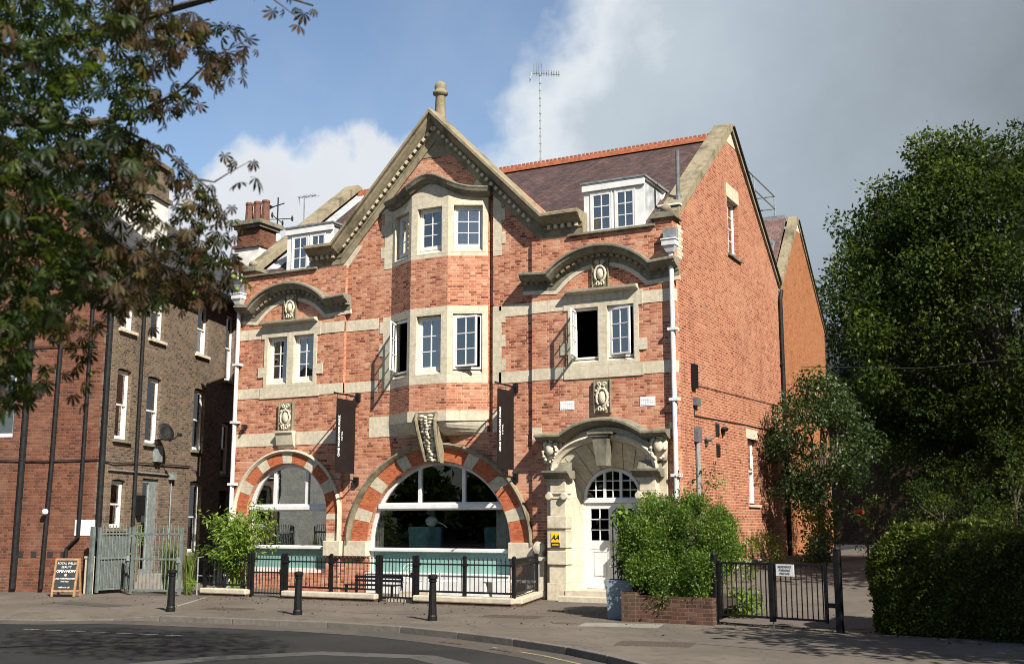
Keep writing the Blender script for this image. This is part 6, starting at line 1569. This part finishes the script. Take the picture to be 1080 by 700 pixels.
# clipped hedge
def hedge():
    t = thing('clipped_hedge', 'tall clipped beech hedge with flat top beside the drive', 'hedge', (5.5, -5.5, 0), R(-13))
    L_, D_, H_ = 14.0, 1.9, 1.74; n = 95000
    P = np.empty((n, 3)); Nn = np.zeros((n, 3))
    f = rng.choice(4, n, p=(0.46, 0.24, 0.1, 0.2)); a = rng.uniform(0, 1, n); b_ = rng.uniform(0, 1, n)
    a = np.where(f != 2, a ** 1.5, a)
    for k in range(4):
        m = f == k
        if k == 0: P[m] = np.c_[a[m] * L_, np.zeros(m.sum()), 0.05 + b_[m] * (H_ - 0.05)]; Nn[m] = (0, -1, 0)
        if k == 1: P[m] = np.c_[a[m] * L_, b_[m] * D_, np.full(m.sum(), H_)]; Nn[m] = (0, 0, 1)
        if k == 2: P[m] = np.c_[np.zeros(m.sum()), b_[m] * D_, a[m] * H_]; Nn[m] = (-1, 0, 0)
        if k == 3: P[m] = np.c_[a[m] * L_, b_[m] * D_, 0.1 + rng.uniform(0, 1, m.sum()) * (H_ - 0.15)]; Nn[m] = unit(m.sum())
    # rounded shoulders and lumps
    z = P[:, 2]; dx = np.minimum(P[:, 0], 3) ; dy = np.minimum(P[:, 1], D_ - P[:, 1])
    top = np.clip((z - (H_ - 0.45)) / 0.45, 0, 1); P[:, 1] += np.where(P[:, 1] < D_ / 2, 1, -1) * top ** 2 * 0.16 * (dy < 0.3)
    P[:, 0] += (dx < 0.3) * top ** 2 * 0.3
    low = np.clip((0.5 - z) / 0.5, 0, 1); P[:, 0] += (dx < 0.4) * low * 0.12
    lump = 0.07 * np.sin(P[:, 0] * 3.1 + P[:, 2] * 2.3) + 0.06 * np.sin(P[:, 0] * 6.7 - P[:, 2] * 4.9 + 1) + 0.05 * np.sin(P[:, 0] * 1.3 + P[:, 1] * 5)
    P += Nn * (lump[:, None] + np.abs(rng.normal(size=(n, 1))) * 0.035)
    P[:, 2] = np.maximum(P[:, 2], 0.03)
    D = Nn * 0.6 + unit(n) * 0.9
    k_ = 900; sx_ = rng.uniform(0, 1, k_) ** 1.5 * L_; sy_ = rng.uniform(0, D_, k_)      # stray shoots over the clipped top
    P = np.r_[P, np.c_[sx_, sy_, H_ + 0.02 + np.abs(rng.normal(size=k_)) * 0.07]]; D = np.r_[D, unit(k_) + np.array([0, 0, 0.7])]; n += k_
    leaves_obj('foliage', 'beech_leaf', P, D, 0.058 * rng.uniform(0.6, 1.5, n), np.clip(rng.uniform(0, 0.85, n) + 0.1 * np.sin(P[:, 0] * 2.2), 0, 1), t, 0.62)
    b = MB(); b.box(0.28, L_ - 0.2, 0.22, D_ - 0.22, 0.0, H_ - 0.2); b.build('opaque_core', 'soil', t)  # solid dark box added inside so no light shows through the leaves
    b = MB()
    x = 0.25
    while x < L_ - 0.2:
        b.tube([(x, D_ / 2, -0.1), (x + random.uniform(-.1, .1), D_ / 2 + random.uniform(-.2, .2), 0.8), (x + random.uniform(-.2, .2), D_ / 2 + random.uniform(-.4, .4), 1.6)], [0.035, 0.025, 0.01], 5); x += 0.35
    b.build('stem', 'bark', t)
hedge()

# fallen leaves along the hedge, the kerb and the railing foot
k_ = 620; q = rng.uniform(0, 1, k_); hx = rng.uniform(2.2, 12, k_)
P = np.where((q < 0.45)[:, None], np.c_[hx, -5.35 - (hx - 5.5) * 0.23 - np.abs(rng.normal(size=k_)) * 0.45 - 0.1, np.full(k_, 0.012)],
    np.where((q < 0.75)[:, None], np.c_[rng.uniform(-12, 0.5, k_), -3.25 - np.abs(rng.normal(size=k_)) * 0.7, np.full(k_, 0.012)], np.c_[rng.uniform(-14, 2.5, k_), rng.uniform(-7.9, -4, k_), np.full(k_, 0.012)]))
o = leaves_obj('leaf_litter', 'rusty_leaf', P, unit(k_) * np.array([1, 1, 0.1]), rng.uniform(0.03, 0.075, k_), rng.uniform(0.3, 1, k_)); o['kind'] = 'stuff'
# round bush in the brick planter
def bush():
    t = thing('round_bush', 'bright green rounded bush growing out of the brick planter wall', 'bush', (1.36, -3.95, 0.2))
    cl = ell_clumps((0, 0, 1.22), (1.14, 0.98, 1.07), 190, 0.14, 0.27, 0.84, 0.15, 0.025)
    # part spilling over the front wall and towards the gate
    cl += [(rng.uniform(-0.5, 0.95), -0.95 + rng.uniform(-0.3, 0.1), rng.uniform(0.15, 1.0), rng.uniform(0.16, 0.32)) for _ in range(34)]
    cl += [(rng.uniform(-0.85, 0.3), rng.uniform(-0.95, -0.45), rng.uniform(0.7, 1.75), rng.uniform(0.2, 0.32)) for _ in range(26)]
    cl += [(rng.uniform(0.7, 1.0), -1.1 + rng.uniform(-0.2, 0.2), rng.uniform(-0.2, 0.5), rng.uniform(0.1, 0.2)) for _ in range(10)]
    limbs(t, (0, 0, 0), 0.7, 0.05, [c[:3] for c in cl[::7]], name='stem')
    b = MB(); b.ball((0, 0, 1.2), (0.66, 0.56, 0.62), 14, 10); b.build('opaque_core', 'soil', t)  # solid dark ball added to close off the inside of the bush
    crown('foliage', 'privet_leaf', t, cl, 8600, 0.05, 0.55, 1.0, 0.7)
bush()
# plant in the blue planter: dark big leaves, the lit top put in as a tuft of brighter leaf colour
t = thing('potted_climber', 'dark leaved plant with a bright top climbing from the blue planter', 'plant', (0.39, -4.72, 0.74), R(10))
b = MB()
for k in range(6): b.tube([(random.uniform(-.12, .12), random.uniform(-.1, .1), 0), (random.uniform(-.2, .25), random.uniform(-.15, .15), 0.5), (random.uniform(-.25, .3), random.uniform(-.2, .2), 1.1)], [0.012, 0.01, 0.005], 5)
b.build('stem', 'bark', t)
cl = [(rng.uniform(0.0, 0.42), rng.uniform(-0.1, 0.25), rng.uniform(0.12, 1.05), rng.uniform(0.12, 0.22)) for _ in range(22)]
crown('foliage', 'holly_leaf', t, cl, 900, 0.10, 0.8, 1.0)
crown('bright_foliage', 'fern_leaf', t, [(0.0, -0.1, 1.28, 0.16), (0.08, -0.12, 1.42, 0.13), (-0.05, -0.1, 1.15, 0.12)], 1500, 0.10, 0.8, 1.0)

# holly tree against the side wall
t = thing('holly_tree', 'glossy dark holly tree standing against the side wall of the hotel', 'tree', (1.55, 8.2, 0.6))
cl = ell_clumps((0.1, 0, 3.5), (1.55, 1.5, 1.9), 62, 0.35, 0.62, 0.55) + ell_clumps((0.2, 0, 5.0), (1.0, 1.0, 0.9), 28, 0.28, 0.5, 0.5) + [(rng.uniform(-1.3, 0.2), rng.uniform(-1, 1), rng.uniform(1.6, 2.6), rng.uniform(0.25, 0.45)) for _ in range(16)]
limbs(t, (0, 0, 0), 2.4, 0.11, [c[:3] for c in cl[::4]]); crown('crown', 'holly_leaf', t, cl, 900, 0.105, 0.6)
t = thing('ivy_shrub', 'upright ivy covered shrub at the foot of the holly tree', 'shrub', (1.75, 6.9, 0.55))
cl = [(rng.uniform(-0.35, 0.35), rng.uniform(-0.35, 0.35), rng.uniform(0.1, 1.75), rng.uniform(0.2, 0.36)) for _ in range(30)]
limbs(t, (0, 0, 0), 1.0, 0.05, [c[:3] for c in cl[::8]], name='stem'); crown('foliage', 'beech_leaf', t, cl, 900, 0.085, 0.8)
t = thing('rose_bush', 'loose rose bush with one red flower beyond the ivy shrub', 'shrub', (2.7, 9.2, 0.7))
cl = [(rng.uniform(-0.5, 0.5), rng.uniform(-0.4, 0.4), rng.uniform(0.1, 1.9), rng.uniform(0.12, 0.28)) for _ in range(22)]
limbs(t, (0, 0, 0), 0.8, 0.03, [c[:3] for c in cl[::3]], name='stem'); crown('foliage', 'privet_leaf', t, cl, 700, 0.08)
b = MB()
for k in range(9): b.ball((-0.1 + 0.07 * math.cos(k * 2.4), -0.45 + 0.05 * math.sin(k * 2.4), 1.5 + 0.02 * (k % 3)), (0.075, 0.06, 0.06), 8, 5)
b.build('flower', 'red_petal', t)
for i, (x, y, rx, h, mt, lab) in enumerate(((0.75, 2.0, 0.6, 1.0, 'privet_leaf', 'low light green plant along the side wall behind the gate'), (0.7, 4.8, 0.55, 0.9, 'beech_leaf', 'low dull green plant along the side wall, nearer the holly'), (2.6, -3.6, 0.4, 0.5, 'fern_leaf', 'small yellow-green plant at the foot of the gate hinge post'), (2.3, 4.6, 0.4, 0.9, 'holly_leaf', 'thin dark potted plant on the drive behind the gate'))):
    t = thing('border_plant', lab, 'plant', (x, y, drive_z(x, y))); cl = [(rng.uniform(-rx, rx) * 0.6, rng.uniform(-rx, rx) * (2 if x < 1 else 0.6), rng.uniform(0.08, h), rng.uniform(0.1, 0.24)) for _ in range(26)]
    limbs(t, (0, 0, 0), h * 0.5, 0.02, [c[:3] for c in cl[::5]], name='stem'); crown('foliage', mt, t, cl, 900, 0.085)
# climbing rose beside the downpipe
t = thing('climbing_rose', 'sparse climbing rose at the corner above the round bush', 'plant', (0.35, -0.3, 0))
b = MB(); cl = []
for k in range(9):
    x0, z0 = random.uniform(-0.2, 0.3), 2.4; pts = [(x0, -0.1, 0), (x0 + random.uniform(-.2, .2), -0.15, 1.5), (x0 + random.uniform(-.5, .8), random.uniform(-.3, .3), random.uniform(2.5, 3.3))]
    b.tube(pts, [0.014, 0.01, 0.004], 5); cl += [(*pts[-1], 0.12), (pts[-1][0] + 0.15, pts[-1][1], pts[-1][2] - 0.3, 0.14)]
b.build('stem', 'twig', t); crown('foliage', 'rusty_leaf', t, cl[::2], 900, 0.08); crown('green_foliage', 'privet_leaf', t, cl[1::2], 900, 0.08)

# bamboo behind the railings on the left
t = thing('bamboo_clump', 'feathery bright green bamboo in front of the small arched window', 'plant', (-11.5, -2.55, 0))
b = MB(); P, D = [], []
for k in range(70):
    a = random.uniform(0, 6.28); r = random.uniform(0.1, 1.2); h = random.uniform(1.2, 2.55); lean = random.uniform(0.4, 1.0)
    ex = Vector((math.cos(a) * r * 1.15, math.sin(a) * r * 0.55, h)); mid = Vector((math.cos(a) * r * 0.35, math.sin(a) * r * 0.2, h * 0.65)); st = Vector((random.uniform(-.25, .25), random.uniform(-.2, .2), 0.0))
    if ex.x < 0: ex.z -= 0.25
    b.tube([st, mid, ex], [0.012, 0.009, 0.003], 5)
    for q in range(75):
        s = random.uniform(0.3, 1.0); p = (st.lerp(mid, s * 2) if s < 0.5 else mid.lerp(ex, s * 2 - 1)) + Vector((random.gauss(0, .09), random.gauss(0, .09), random.gauss(0, .09)))
        P.append(p); D.append(Vector((math.cos(a) * 0.6 + random.gauss(0, .6), math.sin(a) * 0.6 + random.gauss(0, .6), -0.35 + random.gauss(0, .35))))
b.build('stem', 'fruit_green', t); leaves_obj('foliage', 'fern_leaf', np.array([tuple(p) for p in P]), np.array([tuple(p) for p in D]), rng.uniform(0.10, 0.19, len(P)), rng.uniform(0.1, 1, len(P)), t, 0.28)
def grass_clump(loc, n, h, spread, label, mat='grass_leaf'):
    t = thing('ornamental_grass', label, 'grass', loc)
    P, D = [], []
    b = MB().use(mat)
    for k in range(n):
        a = random.uniform(0, 6.28); r = random.uniform(0, spread); hh = h * random.uniform(0.6, 1.0); p0 = Vector((math.cos(a) * r * 0.3, math.sin(a) * r * 0.3, 0)); p1 = Vector((math.cos(a) * r * 0.7, math.sin(a) * r * 0.7, hh * 0.7)); p2 = Vector((math.cos(a) * r * 1.3, math.sin(a) * r * 1.3, hh))
        w = Vector((-math.sin(a), math.cos(a), 0)) * 0.008; b.face([p0 - w, p0 + w, p1 + w, p1 - w]); b.face([p1 - w, p1 + w, p2])
    o = b.build('blade', None, t, fix=False)
    uv = o.data.uv_layers[0].data
    for p in o.data.polygons:
        v = ((p.index // 2) * 0.37) % 1.0
        for li in p.loop_indices: uv[li].uv = (v, 0.5)
grass_clump((-13.5, -3.0, 0), 260, 1.55, 0.42, 'tall pale ornamental grass just behind the closed grey gate')
grass_clump((-13.0, -2.8, 0), 160, 1.25, 0.36, 'shorter ornamental grass behind the hinge side of the grey gate')
t = thing('yard_plant', 'yellow-green climber on the brown wall behind the open gate leaf', 'plant', (-15.2, -2.6, 0)); b = MB(); b.tube([(0, 0, 0), (0.05, 0, 0.8), (0, 0, 1.6)], 0.015, 5); b.build('stem', 'twig', t)
crown('foliage', 'fern_leaf', t, [(rng.uniform(-.15, .2), rng.uniform(-.2, .2), rng.uniform(1.0, 1.75), 0.17) for _ in range(9)], 1000, 0.08)
t = thing('yard_shrub', 'dark shrub in the shaded yard under the pale screen', 'plant', (-14.6, 0.6, 0)); cl = [(rng.uniform(-.7, .7), rng.uniform(-.4, .4), rng.uniform(0.2, 1.9), 0.3) for _ in range(18)]; limbs(t, (0, 0, 0), 0.8, 0.03, [c[:3] for c in cl[::4]], name='stem'); crown('foliage', 'holly_leaf', t, cl, 500, 0.09)
t = thing('weed_tuft', 'little yellow-green weed tuft at the end of the pale railing kerb', 'plant', (-12.5, -3.2, 0)); b = MB(); b.tube([(0, 0, 0), (0.02, 0, 0.3)], 0.008, 5); b.build('stem', 'twig', t); crown('foliage', 'fern_leaf', t, [(rng.uniform(-.15, .15), rng.uniform(-.1, .1), rng.uniform(0.1, 0.4), 0.11) for _ in range(8)], 1200, 0.07)
t = thing('indoor_plant', 'green house plant with arching leaves inside the small arched window', 'plant', (-11.2, 0.9, 0.27))
b = MB(); b.lathe([(0.14, 0), (0.18, 0.4), (0.19, 0.42), (0.17, 0.42)], (0, 0), 12); b.build('pot', 'pale_lead', t)
crown('foliage', 'fern_leaf', t, [(rng.uniform(-.25, .25), rng.uniform(-.2, .2), rng.uniform(0.8, 1.5), 0.2) for _ in range(8)], 500, 0.2, 0.25)
b = MB(); b.tube([(0, 0, 0.4), (0, 0, 1.2)], 0.015, 5); b.build('stem', 'bark', t)

# far trees behind the camera, seen in the glass and closing the horizon
P = []
for k in range(110):
    a = R(rng.uniform(150, 400)); d = rng.uniform(75, 120); P.append((9 + d * math.cos(a), -20 + d * math.sin(a), rng.uniform(1, 7), rng.uniform(3.0, 5.5)))
o = crown('distant_woodland', 'oak_leaf', None, P, 22, 1.3, 0.8, 1.0); o['kind'] = 'stuff'

# ---------------------------------------------------------------- horse chestnut overhanging from the left
def at(px, py, d):
    v = Vector(((px - 540) / FPX, -(py - 350) / FPX, -1.0)); v.rotate(cam.rotation_euler); return CAM + v.normalized() * d
def chestnut():
    base = Vector((-2.7, -20.2, RZ0)); t = thing('horse_chestnut', 'horse chestnut with browning leaves overhanging the street from the left', 'tree', base)
    def leaf_template(drop):
        V, F = [], []
        angs = [-112, -68, -32, 0, 32, 68, 112]; lens = [0.5, 0.75, 0.95, 1.0, 0.95, 0.75, 0.5]
        for a, l in zip(angs, lens):
            ca, sa = math.cos(R(a)), math.sin(R(a)); n0 = len(V)
            for s, w in ((0.08, 0.02), (0.38, 0.085), (0.68, 0.15), (0.86, 0.11), (1.0, 0.0)):
                z = -drop * s * s * l; L_ = s * l
                for q in ((-1, 1) if w > 0 else (0,)):
                    V.append((ca * L_ - sa * w * l * q, sa * L_ + ca * w * l * q, z + (0.045 * l if q else 0) * (1 if w else 0)))
                V.append((ca * L_, sa * L_, z)) if w > 0 else None
            # rows of 3 (left, right, mid) then tip
            for r in range(3):
                a0 = n0 + 3 * r; b0 = a0 + 3
                F += [(a0 + 2, a0, b0), (a0 + 2, b0, b0 + 2), (a0 + 1, a0 + 2, b0 + 2), (a0 + 1, b0 + 2, b0 + 1)]
            e = n0 + 9; F += [(e + 2, e, e + 3), (e + 1, e + 2, e + 3)]
        return np.array(V), np.array(F)
    T0 = [leaf_template(d) for d in (0.15, 0.45, 0.8)]
    def inst(name, mat, pos, sizes, rnd, hang):
        Vs, Fs, U = [], [], []; off = 0
        for p, s, r_, hg in zip(pos, sizes, rnd, hang):
            V, F = T0[min(2, int(hg * 3))]
            yaw = random.uniform(0, 6.28); tilt = random.gauss(0.2 + 0.9 * hg, 0.35); roll = random.gauss(0, 0.4)
            m = np.array((Matrix.Rotation(yaw, 3, 'Z') @ Matrix.Rotation(tilt, 3, 'Y') @ Matrix.Rotation(roll, 3, 'X')))
            Vs.append((V * s) @ m.T + np.array(p)); Fs.append(F + off); off += len(V); U.append(np.clip(r_ + rng.uniform(-0.12, 0.12, len(F)), 0, 1))
        V = np.concatenate(Vs); F = np.concatenate(Fs); me = bpy.data.meshes.new(name); me.vertices.add(len(V)); me.vertices.foreach_set('co', V.ravel())
        return fin_mesh(me, F, np.repeat(np.concatenate(U), 3), mat, name, t)
    # outline of the overhanging part, as right-hand limit for a height in the view
    ys = [-80, 0, 45, 75, 105, 140, 170, 200, 235, 265, 300, 320, 345, 375, 405, 435]; xs = [235, 228, 240, 232, 172, 165, 172, 180, 208, 232, 228, 150, 104, 96, 62, 15]
    pos_g, pos_b = [], []
    def add(px, py, brown, d=None):
        d = d if d else random.uniform(7.0, 11.0); p = at(px, py, d) - base
        (pos_b if brown else pos_g).append(tuple(p))
    n = 0
    while n < 4300:
        py = random.uniform(-80, 430); lim = np.interp(py, ys, xs); px = random.uniform(-90, lim)
        # clumps with gaps: sparse towards the outline
        g = math.sin(px * 0.055 + 1.3 * math.sin(py * 0.031)) * math.sin(py * 0.062 + px * 0.013); edge = (lim - px) / 110
        if random.random() > min(1.0, 0.10 + 0.75 * edge + 0.5 * g): continue
        if 125 < px and 190 < py < 262 and random.random() < 0.55: continue
        gp = 0.10 + math.exp(-((px - 45) / 66) ** 2) + 0.75 * math.exp(-((px - 105) / 45) ** 2 - ((py - 90) / 60) ** 2)
        if py > 335 and px > 55: gp = 0.1
        add(px, py, random.random() > min(0.93, gp)); n += 1
    lines = ([(100, 128), (140, 142), (175, 160), (205, 186), (222, 200), (235, 230), (245, 262), (238, 290)], [(80, 256), (130, 262), (190, 285), (225, 300)], [(60, 133), (100, 175), (150, 215), (190, 250)],
             [(196, 178), (206, 215), (206, 250), (212, 280)], [(120, 128), (138, 150), (134, 178), (150, 215)], [(150, 118), (190, 95), (225, 60), (258, 44)], [(120, 20), (180, 25), (235, 20)], [(40, 250), (90, 300), (140, 305), (200, 300)])
    for ln in lines:
        for _ in range(95):
            k = random.randrange(len(ln) - 1); s = random.random(); a, c = ln[k], ln[k + 1]
            add(a[0] + (c[0] - a[0]) * s + random.gauss(0, 13), a[1] + (c[1] - a[1]) * s + abs(random.gauss(0, 13)), random.random() < 0.85, random.uniform(8.2, 9.6))
    for px, py in ((285, 8), (298, 14), (311, 6), (322, 16), (330, 8), (316, 28), (305, -4), (325, -6), (290, -10), (270, -12),
                   (250, 28), (262, 42), (258, 66), (246, 82), (232, 92), (258, 50), (268, 172), (262, 178), (246, 168), (252, 190), (270, 186), (240, 176), (236, 164),
                   (80, 416), (86, 426), (90, 402), (76, 395), (100, 392), (222, 300), (232, 312), (240, 290), (214, 318), (205, 296), (246, 303), (190, 300)):
        add(px + random.uniform(-3, 3), py + random.uniform(-3, 3), True, random.uniform(8.0, 8.8))
    # rest of the crown, out of the picture to the left and above
    cc = Vector((-1.6, -17.6, 7.0)) - base
    for _ in range(1500):
        u = unit(1)[0]; k = random.uniform(0.35, 1) ** 0.5; p = cc + Vector((u[0] * 3.6 * k, u[1] * 3.6 * k, u[2] * 2.6 * k))
        w = p + base; v = w - CAM; v.rotate(cam.rotation_euler.to_matrix().inverted().to_euler())
        if v.z < -0.5:
            sx = 540 + v.x / -v.z * FPX; sy = 350 - v.y / -v.z * FPX
            if sy > -60 and sx > -70 and sx < 1150 and sy < 760: continue
            if v.length < 5: continue
        pos_g.append(tuple(p))
    for _ in range(2300):      # boughs high over the street, above the picture: they shade the road
        u = unit(1)[0]; k = random.uniform(0.1, 1) ** 0.5; pos_g.append(tuple(Vector((4.9 + u[0] * 3.0 * k, -18.4 + u[1] * 2.0 * k, 10.3 + u[2] * 1.6 * k)) - base))
    sz = lambda k, a, b: rng.uniform(a, b, k)
    inst('crown', 'chestnut_leaf', pos_g, sz(len(pos_g), 0.055, 0.118), rng.uniform(0.1, 0.95, len(pos_g)), rng.uniform(0.1, 0.7, len(pos_g)))
    inst('brown_foliage', 'rusty_leaf', pos_b, sz(len(pos_b), 0.045, 0.105), rng.uniform(0.0, 0.95, len(pos_b)), rng.uniform(0.5, 1.0, len(pos_b)))
    # trunk, limbs and twigs
    b = MB(); z = Vector((0, 0, 0)); top = Vector((0.5, 0.4, 4.8))
    b.tube([z + Vector((0, 0, -0.2)), Vector((0.0, 0, 1.2)), Vector((0.1, 0.1, 3.0)), top], [0.42, 0.32, 0.28, 0.22], 12)
    def limb(pts, r): b.tube([top] + [at(*p) - base for p in pts], [r * (1 - 0.9 * k / len(pts)) for k in range(len(pts) + 1)], 7)
    limb([(-60, 105, 10.0), (0, 124, 9.6), (60, 133, 9.5), (120, 126, 9.6), (150, 118, 9.6)], 0.085)
    limb([(-60, 200, 9.6), (10, 232, 9.0), (50, 247, 9.0), (90, 256, 9.1)], 0.06)
    limb([(-40, 60, 10.5), (80, 40, 10.0), (180, 10, 10.0), (270, -14, 9.0), (330, 6, 8.6)], 0.07)
    limb([(-30, 320, 9.5), (30, 360, 9.0)], 0.05)
    b.tube([top, Vector((3.0, 0.8, 8.0)), Vector((7.6, 1.8, 10.4))], [0.14, 0.09, 0.03], 8)
    def twig(pts, r=0.014): b.tube([at(*p) - base for p in pts], [r * (1 - 0.75 * k / (len(pts) - 1)) for k in range(len(pts))], 5)
    twig([(100, 128, 9.6), (140, 142, 9.2), (175, 160, 8.8), (205, 186, 8.6), (222, 200, 8.5), (235, 230, 8.5), (245, 262, 8.5), (238, 290, 8.5)])
    twig([(208, 189, 8.6), (226, 192, 8.5), (242, 182, 8.4), (264, 170, 8.4)], 0.009); twig([(120, 128, 9.6), (138, 150, 9.4), (134, 178, 9.4)], 0.01)
    twig([(150, 118, 9.6), (190, 95, 9.0), (225, 60, 8.8), (258, 44, 8.7)], 0.012); twig([(196, 178, 8.7), (206, 215, 8.6), (206, 250, 8.6), (212, 280, 8.5)], 0.008)
    twig([(80, 256, 9.0), (130, 262, 8.8), (190, 285, 8.6), (225, 300, 8.5)], 0.011); twig([(60, 133, 9.5), (100, 175, 9.2), (150, 215, 9.0), (190, 250, 8.8)], 0.01)
    twig([(270, -14, 9.0), (300, 8, 8.7), (318, 22, 8.6)], 0.008)
    b.build('trunk', 'bark', t)
    b = MB()
    for px, py in ((212, 206), (246, 292), (205, 310), (250, 305), (95, 395)): b.ball(at(px, py, 8.4) - base, 0.019, 9, 7)
    b.build('conker_husk', 'fruit_green', t, smooth=True)
chestnut()
